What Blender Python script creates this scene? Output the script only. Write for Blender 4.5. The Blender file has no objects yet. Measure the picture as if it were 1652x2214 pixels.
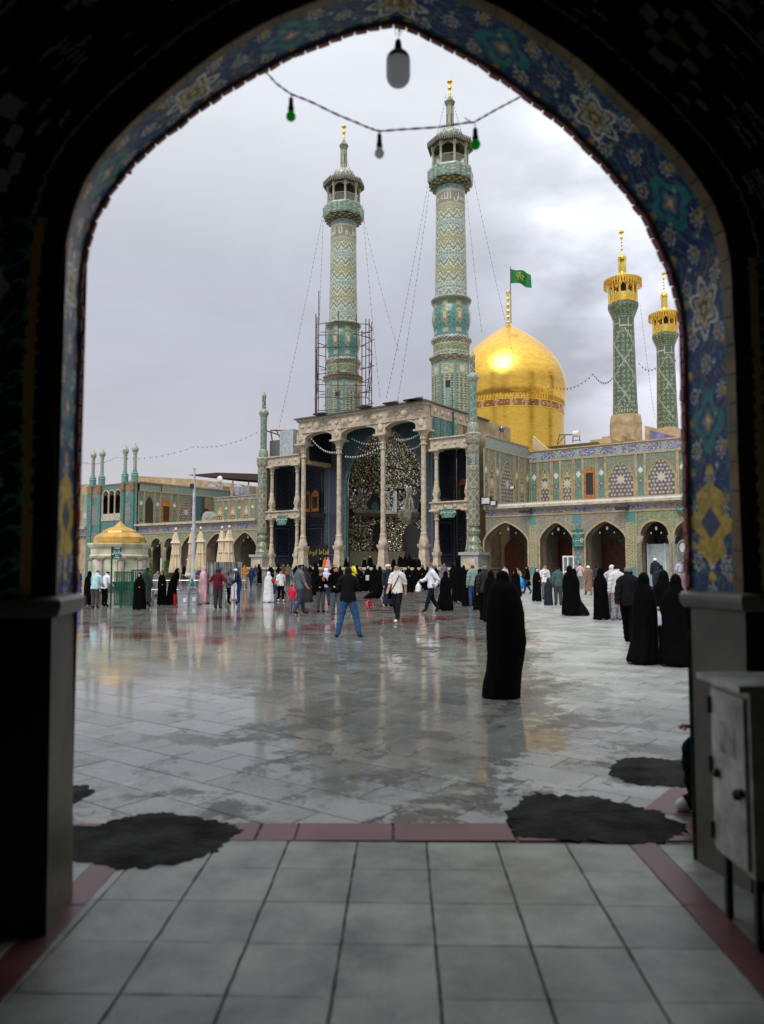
import bpy, bmesh, math, random
import numpy as np
from mathutils import Vector, Matrix
R = math.radians
PI = math.pi
rnd = random.Random(7)
sc = bpy.context.scene
C = sc.collection

# ------------------------------------------------------------------ camera
FPX, PITCH, CAMH = 1652.0, math.atan(115 / 1652.0), 1.7
cd = bpy.data.cameras.new('camera'); cam = bpy.data.objects.new('camera', cd); C.objects.link(cam)
cam.location = (0, 0, CAMH); cam.rotation_euler = (PI / 2 + PITCH, 0, 0)
cd.sensor_fit = 'HORIZONTAL'; cd.sensor_width = 36; cd.lens = 36.0
cd.clip_start = 0.05; cd.clip_end = 2000
cd.dof.use_dof = True; cd.dof.focus_distance = 42; cd.dof.aperture_fstop = 36.0 / 1000 / 0.019 * 1.0
sc.camera = cam

# ------------------------------------------------------------------ sky, sun, exposure
SUN_EL, SUN_AZ = R(52), R(205)          # azimuth clockwise from +Y
w = bpy.data.worlds.new('World'); sc.world = w; w.use_nodes = True
nt = w.node_tree; nt.nodes.clear()
def N(t, kind, **kw):
    n = t.nodes.new(kind)
    for k, v in kw.items(): setattr(n, k, v)
    return n
out = N(nt, 'ShaderNodeOutputWorld'); bg = N(nt, 'ShaderNodeBackground'); bg.inputs[1].default_value = 0.1
nt.links.new(bg.outputs[0], out.inputs[0])
sky = N(nt, 'ShaderNodeTexSky', sky_type='NISHITA', sun_disc=False)
sky.sun_elevation = SUN_EL; sky.sun_rotation = SUN_AZ
tc = N(nt, 'ShaderNodeTexCoord'); sep = N(nt, 'ShaderNodeSeparateXYZ'); nt.links.new(tc.outputs['Generated'], sep.inputs[0])
mp = N(nt, 'ShaderNodeMapping'); mp.inputs['Scale'].default_value = (1.0, 1.0, 2.2); mp.inputs['Location'].default_value = (0.35, 0.1, 0.2)
nt.links.new(tc.outputs['Generated'], mp.inputs[0])
nz = N(nt, 'ShaderNodeTexNoise'); nz.inputs['Scale'].default_value = 2.3; nz.inputs['Detail'].default_value = 7; nz.inputs['Roughness'].default_value = .52
nz.inputs['Distortion'].default_value = .35
nt.links.new(mp.outputs[0], nz.inputs[0])
cr = N(nt, 'ShaderNodeValToRGB'); e = cr.color_ramp.elements
SKYG = [(0.0, (5.6, 5.35, 5.3)), (0.09, (4.5, 4.35, 4.65)), (0.24, (3.65, 3.68, 4.25)), (0.38, (4.15, 4.3, 4.8)), (0.54, (5.9, 6.15, 6.6)), (1.0, (9.5, 9.8, 10.2))]
e[0].position = 0; e[0].color = tuple(v / 12 for v in SKYG[0][1]) + (1,)
e[1].position = 1; e[1].color = tuple(v / 12 for v in SKYG[-1][1]) + (1,)
for p, c in SKYG[1:-1]:
    q = e.new(p); q.color = tuple(v / 12 for v in c) + (1,)
nt.links.new(sep.outputs['Z'], cr.inputs[0])
cl = N(nt, 'ShaderNodeMapRange'); cl.inputs[1].default_value = .34; cl.inputs[2].default_value = .70; cl.inputs[3].default_value = .93; cl.inputs[4].default_value = 1.18
nt.links.new(nz.outputs[0], cl.inputs[0])
# a broad bright break in the cloud behind the golden minarets
vd = N(nt, 'ShaderNodeVectorMath', operation='DOT_PRODUCT'); vd.inputs[1].default_value = Vector((0.36, 0.84, 0.36)).normalized()
nt.links.new(tc.outputs['Generated'], vd.inputs[0])
br = N(nt, 'ShaderNodeMapRange', interpolation_type='SMOOTHSTEP'); br.inputs[1].default_value = .955; br.inputs[2].default_value = 1.0; br.inputs[3].default_value = 0; br.inputs[4].default_value = .95
nt.links.new(vd.outputs['Value'], br.inputs[0])
nz2 = N(nt, 'ShaderNodeTexNoise'); nz2.inputs['Scale'].default_value = 5.0; nz2.inputs['Detail'].default_value = 6
nt.links.new(mp.outputs[0], nz2.inputs[0])
b2 = N(nt, 'ShaderNodeMapRange'); b2.inputs[1].default_value = .42; b2.inputs[2].default_value = .62; nt.links.new(nz2.outputs[0], b2.inputs[0])
b3 = N(nt, 'ShaderNodeMath', operation='MULTIPLY'); nt.links.new(br.outputs[0], b3.inputs[0]); nt.links.new(b2.outputs[0], b3.inputs[1])
b4 = N(nt, 'ShaderNodeMath', operation='ADD'); nt.links.new(cl.outputs[0], b4.inputs[0]); nt.links.new(b3.outputs[0], b4.inputs[1])
mul = N(nt, 'ShaderNodeMath', operation='MULTIPLY'); mul.inputs[1].default_value = 12; nt.links.new(b4.outputs[0], mul.inputs[0])
vm = N(nt, 'ShaderNodeVectorMath', operation='SCALE'); nt.links.new(cr.outputs[0], vm.inputs[0]); nt.links.new(mul.outputs[0], vm.inputs['Scale'])
mx = N(nt, 'ShaderNodeMix', data_type='RGBA'); mx.inputs[0].default_value = .94
nt.links.new(sky.outputs[0], mx.inputs[6]); nt.links.new(vm.outputs[0], mx.inputs[7]); nt.links.new(mx.outputs[2], bg.inputs[0])
sl = bpy.data.lights.new('sun', 'SUN'); sl.energy = 1.7; sl.angle = R(32); sl.color = (1, .96, .9)
so = bpy.data.objects.new('sun', sl); C.objects.link(so)
sd = Vector((math.sin(SUN_AZ) * math.cos(SUN_EL), math.cos(SUN_AZ) * math.cos(SUN_EL), math.sin(SUN_EL)))
so.rotation_euler = sd.to_track_quat('Z', 'Y').to_euler(); so.location = (0, 0, 60)
sc.view_settings.view_transform = 'Standard'; sc.view_settings.look = 'None'
sc.view_settings.exposure = 0.42; sc.view_settings.gamma = 1; sc.view_settings.use_curve_mapping = False

# ------------------------------------------------------------------ picture-to-place helpers (pixels of a 1652 wide view of the photo)
CP, SP = math.cos(PITCH), math.sin(PITCH)
def ray(x, y):
    dx = (x - 826) / FPX; dz = -(y - 1107) / FPX
    return Vector((dx, CP - dz * SP, SP + dz * CP))
def gnd(x, y, z=0.0):
    r = ray(x, y); t = (z - CAMH) / r.z
    return Vector((r.x * t, r.y * t, z))
def atY(x, y, Y):
    r = ray(x, y); t = Y / r.y
    return Vector((r.x * t, Y, CAMH + r.z * t))
def hitp(x, y, p0, n):
    r = ray(x, y); o = Vector((0, 0, CAMH)); t = (p0 - o).dot(n) / r.dot(n)
    return o + r * t
def pxm(p):                                   # metres per picture pixel at point p
    return (p.y * CP + (p.z - CAMH) * SP) / FPX
TH = R(-36)
CT, ST = math.cos(TH), math.sin(TH)
R0 = Vector((8.03, 65.0, 0))
def FW(x, y, z=0.0):                          # facade frame -> world
    return Vector((R0.x + CT * x - ST * y, R0.y + ST * x + CT * y, z))
FN = Vector((ST, -CT, 0))                     # outward normal (towards camera), local -y
FR = Vector((CT, ST, 0))
def loc_(P):
    d = P - R0
    return CT * d.x + ST * d.y, -ST * d.x + CT * d.y, P.z
def fx(x, y, py=0.0):                         # picture -> (local x, z) on facade plane y=py
    P = hitp(x, y, FW(0, py), FN); l = loc_(P); return l[0], l[2]
def fy(x, y, px):                             # picture -> (local y, z) on plane x=px
    P = hitp(x, y, FW(px, 0), FR); l = loc_(P); return l[1], l[2]

# ------------------------------------------------------------------ mesh helpers
class MB:
    def __init__(s): s.v = []; s.f = []
    def add(s, vs, fs):
        o = len(s.v); s.v += [tuple(p) for p in vs]; s.f += [tuple(i + o for i in f) for f in fs]; return s
    def box(s, cx, cy, cz, sx, sy, sz, rz=0.0):
        a, b, c = sx / 2, sy / 2, sz / 2; q = []
        cr_, sr_ = math.cos(rz), math.sin(rz)
        for z in (-c, c):
            for x, y in ((-a, -b), (a, -b), (a, b), (-a, b)):
                q.append((cx + x * cr_ - y * sr_, cy + x * sr_ + y * cr_, cz + z))
        return s.add(q, [(3, 2, 1, 0), (4, 5, 6, 7), (0, 1, 5, 4), (1, 2, 6, 5), (2, 3, 7, 6), (3, 0, 4, 7)])
    def lathe(s, prof, n=16, c=(0, 0), rot=0.0, caps=True, amp=None):
        # prof: list of (z, r)
        vs = []; fs = []
        for z, r in prof:
            for i in range(n):
                a = rot + 2 * PI * i / n
                rr = r if amp is None else r + amp(a, z)
                vs.append((c[0] + rr * math.cos(a), c[1] + rr * math.sin(a), z))
        up = prof[-1][0] > prof[0][0]
        for k in range(len(prof) - 1):
            for i in range(n):
                j = (i + 1) % n
                q = (k * n + i, k * n + j, (k + 1) * n + j, (k + 1) * n + i)
                fs.append(q if up else q[::-1])
        if caps:
            b = tuple(range(n)); t = tuple((len(prof) - 1) * n + i for i in range(n))
            fs.append(b[::-1] if up else b); fs.append(t if up else t[::-1])
        return s.add(vs, fs)
    def tube(s, pts, r, n=6, r2=None):
        pts = [Vector(p) for p in pts]; vs = []; fs = []
        m = len(pts)
        for k, p in enumerate(pts):
            d = (pts[min(k + 1, m - 1)] - pts[max(k - 1, 0)]).normalized()
            u = d.cross(Vector((0, 0, 1)));
            if u.length < 1e-3: u = d.cross(Vector((1, 0, 0)))
            u.normalize(); v_ = d.cross(u)
            rr = r if r2 is None else r + (r2 - r) * k / max(1, m - 1)
            for i in range(n):
                a = 2 * PI * i / n
                vs.append(p + u * (rr * math.cos(a)) + v_ * (rr * math.sin(a)))
        for k in range(m - 1):
            for i in range(n):
                j = (i + 1) % n; fs.append((k * n + i, (k + 1) * n + i, (k + 1) * n + j, k * n + j))
        fs.append(tuple(range(n))); fs.append(tuple((m - 1) * n + i for i in range(n))[::-1])
        return s.add(vs, fs)
    def ell(s, c, rx, ry, rz, nu=10, nv=6):
        vs = [(c[0], c[1], c[2] - rz)]; fs = []
        for k in range(1, nv):
            t = -PI / 2 + PI * k / nv
            for i in range(nu):
                a = 2 * PI * i / nu
                vs.append((c[0] + rx * math.cos(t) * math.cos(a), c[1] + ry * math.cos(t) * math.sin(a), c[2] + rz * math.sin(t)))
        vs.append((c[0], c[1], c[2] + rz)); L = len(vs) - 1
        for i in range(nu):
            j = (i + 1) % nu
            fs.append((0, 1 + j, 1 + i)); fs.append((L, 1 + (nv - 2) * nu + i, 1 + (nv - 2) * nu + j))
            for k in range(nv - 2):
                a = 1 + k * nu; fs.append((a + i, a + j, a + nu + j, a + nu + i))
        return s.add(vs, fs)
    def prism(s, poly, f0, f1):               # poly of (a,b); f0,f1 map to 3d
        n = len(poly); vs = [f0(*p) for p in poly] + [f1(*p) for p in poly]
        fs = [tuple(range(n)), tuple(range(n, 2 * n))[::-1]] + [(i, i + n, (i + 1) % n + n, (i + 1) % n) for i in range(n)]
        return s.add(vs, fs)
    def mesh(s, name, smooth=False):
        me = bpy.data.meshes.new(name); me.from_pydata(s.v, [], s.f); me.update()
        if smooth:
            me.polygons.foreach_set('use_smooth', [True] * len(me.polygons))
            try: me.set_sharp_from_angle(angle=R(40))
            except Exception: pass
        return me
def fixn(me):
    bm = bmesh.new(); bm.from_mesh(me); bmesh.ops.recalc_face_normals(bm, faces=bm.faces); bm.to_mesh(me); bm.free(); return me
def link(name, me, m=None, parent=None, loc=None, rz=None, **props):
    o = bpy.data.objects.new(name, me); C.objects.link(o)
    if m is not None: me.materials.append(m) if len(me.materials) == 0 else None
    if parent is not None: o.parent = parent
    if loc is not None: o.location = loc
    if rz is not None: o.rotation_euler = (0, 0, rz)
    for k, v in props.items(): o[k] = v
    return o
def obj(name, mb, m, parent=None, smooth=False, fix=True, **kw):
    me = mb.mesh(name, smooth)
    if fix: fixn(me)
    return link(name, me, m, parent, **kw)
def thing(name, label, cat, loc=(0, 0, 0), rz=0.0, group=None):
    o = bpy.data.objects.new(name, None); C.objects.link(o); o.empty_display_size = .3
    o.location = loc; o.rotation_euler = (0, 0, rz); o['label'] = label; o['category'] = cat
    if group: o['group'] = group
    return o
def tag(o, label, cat, group=None):
    o['label'] = label; o['category'] = cat
    if group: o['group'] = group
    return o
def struct(o): o['kind'] = 'structure'; return o
def fthing(name, label, cat, x=0, y=0, z=0, group=None): return thing(name, label, cat, FW(x, y, z), TH, group)

# ------------------------------------------------------------------ materials
MATS = {}
def mat(name, col, rough=.6, metal=0.0, var=.12, vs=3.0, bump=0.0, bs=20.0, spec=.5, coat=0.0):
    if name in MATS: return MATS[name]
    m = bpy.data.materials.new(name); m.use_nodes = True; t = m.node_tree; b = t.nodes['Principled BSDF']
    b.inputs['Roughness'].default_value = rough; b.inputs['Metallic'].default_value = metal
    b.inputs['Specular IOR Level'].default_value = spec; b.inputs['Coat Weight'].default_value = coat
    co = N(t, 'ShaderNodeTexCoord'); nn = N(t, 'ShaderNodeTexNoise'); nn.inputs['Scale'].default_value = vs; nn.inputs['Detail'].default_value = 6
    t.links.new(co.outputs['Object'], nn.inputs[0])
    mm = N(t, 'ShaderNodeMix', data_type='RGBA')
    mm.inputs[6].default_value = tuple(max(0, c * (1 - var * 1.6)) for c in col) + (1,); mm.inputs[7].default_value = tuple(min(1, c * (1 + var * 1.6)) for c in col) + (1,)
    ct = N(t, 'ShaderNodeMapRange'); ct.inputs[1].default_value = .34; ct.inputs[2].default_value = .66; t.links.new(nn.outputs[0], ct.inputs[0])
    t.links.new(ct.outputs[0], mm.inputs[0]); t.links.new(mm.outputs[2], b.inputs['Base Color'])
    if bump:
        n2 = N(t, 'ShaderNodeTexNoise'); n2.inputs['Scale'].default_value = bs; n2.inputs['Detail'].default_value = 5; t.links.new(co.outputs['Object'], n2.inputs[0])
        bp = N(t, 'ShaderNodeBump'); bp.inputs['Strength'].default_value = bump; bp.inputs['Distance'].default_value = .02
        t.links.new(n2.outputs[0], bp.inputs['Height']); t.links.new(bp.outputs[0], b.inputs['Normal'])
    MATS[name] = m; return m
def mosaic_mat(name, rough=.28, metal=0.0, var=.25, vs=6.0):
    if name in MATS: return MATS[name]
    m = bpy.data.materials.new(name); m.use_nodes = True; t = m.node_tree; b = t.nodes['Principled BSDF']
    a = N(t, 'ShaderNodeAttribute', attribute_name='Tint'); co = N(t, 'ShaderNodeTexCoord'); nn = N(t, 'ShaderNodeTexNoise')
    nn.inputs['Scale'].default_value = vs; nn.inputs['Detail'].default_value = 9; nn.inputs['Roughness'].default_value = .7; t.links.new(co.outputs['Object'], nn.inputs[0])
    mr = N(t, 'ShaderNodeMapRange'); mr.inputs[3].default_value = 1 - var; mr.inputs[4].default_value = 1 + var; t.links.new(nn.outputs[0], mr.inputs[0])
    s = N(t, 'ShaderNodeVectorMath', operation='SCALE'); t.links.new(a.outputs['Color'], s.inputs[0]); t.links.new(mr.outputs[0], s.inputs['Scale'])
    t.links.new(s.outputs[0], b.inputs['Base Color']); b.inputs['Roughness'].default_value = rough; b.inputs['Metallic'].default_value = metal
    MATS[name] = m; return m
STONE = mat('cream_stone', (.47, .395, .30), .65, bump=.25, bs=9, var=.16)
STONE2 = mat('carved_stone', (.50, .42, .31), .6, bump=.5, bs=6, var=.2)
PLASTER = mat('tan_plaster', (.42, .31, .18), .8, var=.15, vs=1.2, bump=.15)
BORDER = mat('tan_brick_border', (.40, .29, .17), .6, var=.15)
GREYSTONE = mat('grey_marble', (.34, .34, .32), .35, var=.12, vs=2)
TILE = mosaic_mat('glazed_mosaic', var=.30, vs=.7)
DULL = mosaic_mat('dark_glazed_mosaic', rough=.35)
GOLD = mat('gold', (1.0, .66, .13), .2, 1.0, var=.06, vs=1.5)
GOLDB = mat('gold_worn', (.95, .58, .12), .32, 1.0, var=.15, vs=5)
TEAL = mat('teal_paint', (.07, .19, .175), .4, var=.15)
TURQ = mat('turquoise_tile', (.13, .27, .25), .3, var=.15)
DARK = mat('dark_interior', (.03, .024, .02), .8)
IRON = mat('rusty_iron', (.07, .045, .04), .6)
BLACKM = mat('black_rubber', (.012, .012, .013), .5)
WHITE = mat('white_paint', (.72, .72, .70), .4, var=.05)
WOOD = mat('varnished_orange_wood', (.40, .15, .025), .35, var=.25, vs=5)
WOODD = mat('brown_wooden_door', (.12, .035, .012), .45, var=.2, vs=4)
STEEL = mat('galvanised_steel', (.42, .43, .45), .35, .7, var=.15)
GREENP = mat('green_paint', (.008, .10, .055), .35)
LEAF = mat('shrub_leaf', (.06, .12, .015), .6, var=.3, vs=4)
LETTER = mat('white_lettering', (.75, .78, .74), .5, var=0)
SKIN = mat('skin', (.42, .22, .14), .55, var=.06)

def H_(a, b, k=0.0):
    s = np.sin(a * 127.1 + b * 311.7 + k * 74.7) * 43758.5453
    return s - np.floor(s)
def col(c, sh): return np.broadcast_to(np.array(c, float), sh + (3,)).copy()
def put(A, m, c): A[m] = c; return A
def grid(name, pos, u0, u1, v0, v1, nu, nv, cf, m, parent=None, keep=None, flip=False, kind=None):
    """a sheet of nu x nv tesserae: pos(U,V)->(x,y,z) arrays, cf(U,V)->rgb of the glaze"""
    U, V = np.meshgrid(np.linspace(u0, u1, nu + 1), np.linspace(v0, v1, nv + 1), indexing='ij')
    X, Y, Z = pos(U, V); co = np.stack([X + 0 * U, Y + 0 * U, Z + 0 * U], -1).reshape(-1, 3)
    i, j = np.meshgrid(np.arange(nu), np.arange(nv), indexing='ij'); a = i * (nv + 1) + j
    q = np.stack([a, a + nv + 1, a + nv + 2, a + 1], -1)
    if flip: q = q[..., ::-1]
    uc = (U[:-1, :-1] + U[1:, 1:]) / 2; vc = (V[:-1, :-1] + V[1:, 1:]) / 2
    colr = cf(uc, vc).reshape(-1, 3)
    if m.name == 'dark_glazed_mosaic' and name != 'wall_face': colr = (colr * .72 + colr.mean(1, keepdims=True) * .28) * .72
    if m.name == 'glazed_mosaic': colr = (colr * .70 + colr.mean(1, keepdims=True) * .30) * np.array((.98, 1.02, .94))
    q = q.reshape(-1, 4)
    if keep is not None:
        k = keep(uc, vc).reshape(-1); q = q[k]; colr = colr[k]
        used, inv = np.unique(q, return_inverse=True); co = co[used]; q = inv.reshape(-1, 4)
    me = bpy.data.meshes.new(name); n = len(q)
    me.vertices.add(len(co)); me.vertices.foreach_set('co', co.astype(np.float32).ravel())
    me.loops.add(n * 4); me.loops.foreach_set('vertex_index', q.astype(np.int32).ravel())
    me.polygons.add(n); me.polygons.foreach_set('loop_start', np.arange(0, n * 4, 4, dtype=np.int32))
    me.update(calc_edges=True)
    at = me.attributes.new('Tint', 'FLOAT_COLOR', 'FACE')
    at.data.foreach_set('color', np.concatenate([colr, np.ones((n, 1))], 1).astype(np.float32).ravel())
    return link(name, me, m, parent)
# ---- tile designs (colour of the glaze only)
CRM = (.50, .44, .32); WHT = (.56, .56, .50); TQ = (.06, .30, .30); NV = (.030, .035, .13); YL = (.48, .33, .05); OLV = (.17, .18, .085); PUR = (.10, .07, .13); RST = (.30, .09, .04); TEA = (.03, .16, .15); GRN = (.10, .16, .10)
def arab(U, V, bgc, c1, c2, s=.4, c3=None):
    sh = U.shape; A = col(bgc, sh)
    a = 2 * PI * U / s; b = 2 * PI * V / s
    sw = np.sin(a + 1.7 * np.sin(b)) * np.sin(b + 1.7 * np.sin(a + 1.0))
    put(A, np.abs(sw) < .16, c1)
    fu = (U / s) % 1 - .5; fv = (V / s + (np.floor(U / s) % 2) * .5) % 1 - .5; r = np.hypot(fu, fv)
    put(A, r < .20, c2)
    if c3 is not None: put(A, r < .09, c3)
    h = H_(np.floor(U / .05), np.floor(V / .05)); A *= (.8 + .4 * h)[..., None]
    return A
def girih(U, V, cx, cz, w_, h_, bgc=(.11, .07, .11), dots=WHT, star=(.5, .45, .4)):
    """star panel inside a pointed arch of half width w_, height h_, base at cz"""
    sh = U.shape
    t = np.clip((V - cz) / h_, 0, 1.2); ww = w_ * np.where(t < .55, 1, np.sqrt(np.clip(1 - ((t - .55) / .45), 0, 1)) ** 1.15)
    inside = (np.abs(U - cx) < ww) & (V > cz)
    edge = inside & (np.abs(U - cx) > ww - .10)
    A = arab(U, V, (.16, .19, .13), (.32, .33, .24), (.07, .2, .17), .36)
    B = col(bgc, sh); s = .33
    su = (U - cx) / s; sv = (V - cz - h_ * .5) / s
    row = np.floor(sv + .5); fu = (su + .5 * (row % 2)) % 1 - .5; fv = sv - row
    r = np.hypot(fu, fv)
    put(B, (np.abs(np.sin(3 * PI * su)) < .22) | (np.abs(np.sin(PI * (su * .5 + sv * 1.7))) < .16) | (np.abs(np.sin(PI * (su * .5 - sv * 1.7))) < .16), (.24, .20, .20))
    put(B, r < .26, dots); put(B, r < .12, (.22, .2, .26))
    rc = np.hypot(U - cx, V - cz - h_ * .5); th = np.arctan2(V - cz - h_ * .5, U - cx)
    put(B, rc < .34 + .06 * np.cos(8 * th), star); put(B, rc < .13, (.55, .5, .46))
    A[inside] = B[inside]; put(A, edge, (.42, .34, .10))
    return A
def tealstrip(U, V, u0, u1, v0, v1, red=True):
    A = arab(U, V, (.05, .20, .17), (.13, .33, .28), (.30, .34, .28), .26)
    c = (u0 + u1) / 2; hw = (u1 - u0) / 2; x = np.abs(U - c); t = (V - v0) / (v1 - v0)
    if red: put(A, t > .86, (.28, .07, .04)); put(A, (t > .84) & (x < hw * (1 - (t - .84) * 5)), (.08, .22, .19))
    for tc_, s_, cc in ((.62, 1, (.60, .62, .60)), (.36, 1, (.12, .06, .10)), (.80, .55, (.3, .1, .08))):
        d = x / (hw * .72 * s_) + np.abs(t - tc_) / (.085 * s_)
        put(A, d < 1.0, cc)
        if tc_ == .36: put(A, d < .55, (.50, .36, .33)); put(A, d < .25, (.1, .2, .25))
    put(A, x > hw * .86, (.34, .27, .18))
    return A
def band(U, V, v0, v1, bgc=(.22, .30, .27), c1=(.10, .08, .24), c2=(.50, .48, .55), per=1.5, soft=None):
    """calligraphic cartouches: running brush strokes on alternating lozenges"""
    A = arab(U, V, bgc, (.34, .40, .36), (.10, .26, .24), .3)
    t = (V - v0) / (v1 - v0); ph = (U / per) % 1; k = np.floor(U / per) % 2
    ins = (np.abs(ph - .5) < .42 - .10 * np.abs(t - .5) * 2) & (np.abs(t - .5) < .36)
    B = col(c1, U.shape)
    if soft is not None: B[k == 1] = soft
    st = np.sin(U * 23 + 2.2 * np.sin(V * 19 + U * 5) + 1.5 * np.sin(U * 9.3)); put(B, (np.abs(st) < .30), c2)
    st2 = np.sin(V * 26 + 1.9 * np.sin(U * 11.0)); put(B, (np.abs(st2) < .16) & (H_(np.floor(U / .3), k) > .4), c2)
    A[ins] = B[ins]; put(A, (np.abs(t - .5) > .44), (.36, .27, .17))
    return A

# ------------------------------------------------------------------ arches
def arch(wd, spring, apex, n=14, p=1.25, q=.62):
    L = []
    for i in range(n + 1):
        u = i / n; u = 1 - (1 - u) ** 1.5 if False else u
        uu = math.sin(u * PI / 2) ** 1.3 if False else u ** 1.7
        L.append((-wd * (1 - uu), spring + (apex - spring) * (1 - (1 - uu) ** p) ** q))
    return L + [(-x, z) for x, z in L[-2::-1]]
def rarch(wd, spring, n=8):
    return [(-wd * math.cos(PI * i / (2 * n)), spring + wd * math.sin(PI * i / (2 * n))) for i in range(n + 1)] + [(wd * math.sin(PI * i / (2 * n)), spring + wd * math.cos(PI * i / (2 * n))) for i in range(1, n + 1)]
def inarch(U, V, c, pts):
    xs = np.array([p[0] for p in pts]) + c; zs = np.array([p[1] for p in pts])
    return (U > xs[0]) & (U < xs[-1]) & (V < np.interp(U, xs, zs))
def arch_trim(mb, c, pts, z0, wd, y0, y1, inner=0.0):
    """raised band following the arch and its jambs down to z0"""
    P = [(pts[0][0], z0)] + list(pts) + [(pts[-1][0], z0)]
    O = []
    for i, p in enumerate(P):
        a = P[max(0, i - 1)]; b = P[min(len(P) - 1, i + 1)]; dx, dz = b[0] - a[0], b[1] - a[1]; l = math.hypot(dx, dz) or 1
        O.append((p[0] - dz / l * wd, p[1] + dx / l * wd))
    n = len(P); vs = []
    for (x, z), (X, Z) in zip(P, O): vs += [(c + x, y0, z), (c + X, y0, Z), (c + x, y1, z), (c + X, y1, Z)]
    fs = []
    for i in range(n - 1):
        a = 4 * i; b = a + 4; fs += [(a, b, b + 1, a + 1), (a + 1, b + 1, b + 3, a + 3), (a, a + 2, b + 2, b)]
    mb.add(vs, fs); return mb
def reveal(mb, c, pts, z0, y0, y1):
    P = [(pts[0][0], z0)] + list(pts) + [(pts[-1][0], z0)]; n = len(P)
    mb.add([(c + x, y0, z) for x, z in P] + [(c + x, y1, z) for x, z in P], [(i, i + 1, n + i + 1, n + i) for i in range(n - 1)]); return mb
def fillarch(mb, c, pts, z0, y):
    P = list(pts); n = len(P)
    vs = [(c + x, y, z) for x, z in P] + [(c + x, y, z0) for x, z in P]
    return mb.add(vs, [(i, i + 1, n + i + 1, n + i) for i in range(n - 1)])

# ------------------------------------------------------------------ Arabic script: joined letter forms, laid right to left
FORMS = {'ا': 'ﺍﺎﺍﺎ', 'ب': 'ﺏﺐﺑﺒ', 'ت': 'ﺕﺖﺗﺘ', 'ح': 'ﺡﺢﺣﺤ', 'خ': 'ﺥﺦﺧﺨ', 'د': 'ﺩﺪﺩﺪ', 'ر': 'ﺭﺮﺭﺮ', 'س': 'ﺱﺲﺳﺴ', 'ش': 'ﺵﺶﺷﺸ', 'ف': 'ﻑﻒﻓﻔ', 'ق': 'ﻕﻖﻗﻘ', 'ک': 'ﮎﮏﮐﮑ', 'ل': 'ﻝﻞﻟﻠ', 'م': 'ﻡﻢﻣﻤ', 'ن': 'ﻥﻦﻧﻨ', 'ه': 'ﻩﻪﻫﻬ', 'و': 'ﻭﻮﻭﻮ', 'ی': 'ﯼﯽﯾﯿ', 'ة': 'ﺓﺔﺓﺔ'}
def shape(s):
    out = []
    for i, ch in enumerate(s):
        if ch not in FORMS: out.append(ch); continue
        pv = i > 0 and s[i - 1] in FORMS and s[i - 1] not in 'ادروة'
        nx = i + 1 < len(s) and s[i + 1] in FORMS and ch not in 'ادروة'
        out.append(FORMS[ch][(3 if nx else 1) if pv else (2 if nx else 0)])
    return ''.join(out[::-1])
def text(s, size, loc, parent, m=None, rtl=True, rot=(PI / 2, 0, 0), bold=.012, name='lettering', sx=1.0):
    t = bpy.data.curves.new(name, 'FONT'); t.body = shape(s) if rtl else s; t.size = size; t.align_x = 'CENTER'; t.align_y = 'CENTER'
    t.extrude = .003; t.offset = bold * size; t.resolution_u = 2
    tmp = bpy.data.objects.new(name, t); C.objects.link(tmp); me = bpy.data.meshes.new_from_object(tmp.evaluated_get(bpy.context.evaluated_depsgraph_get()))
    bpy.data.objects.remove(tmp); me.materials.clear(); me.materials.append(m or LETTER); me.name = name
    o = bpy.data.objects.new(name, me); C.objects.link(o); o.parent = parent; o.location = loc; o.rotation_euler = rot; o.scale = (sx, 1, 1); o['kind'] = 'stuff'; return o

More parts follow.
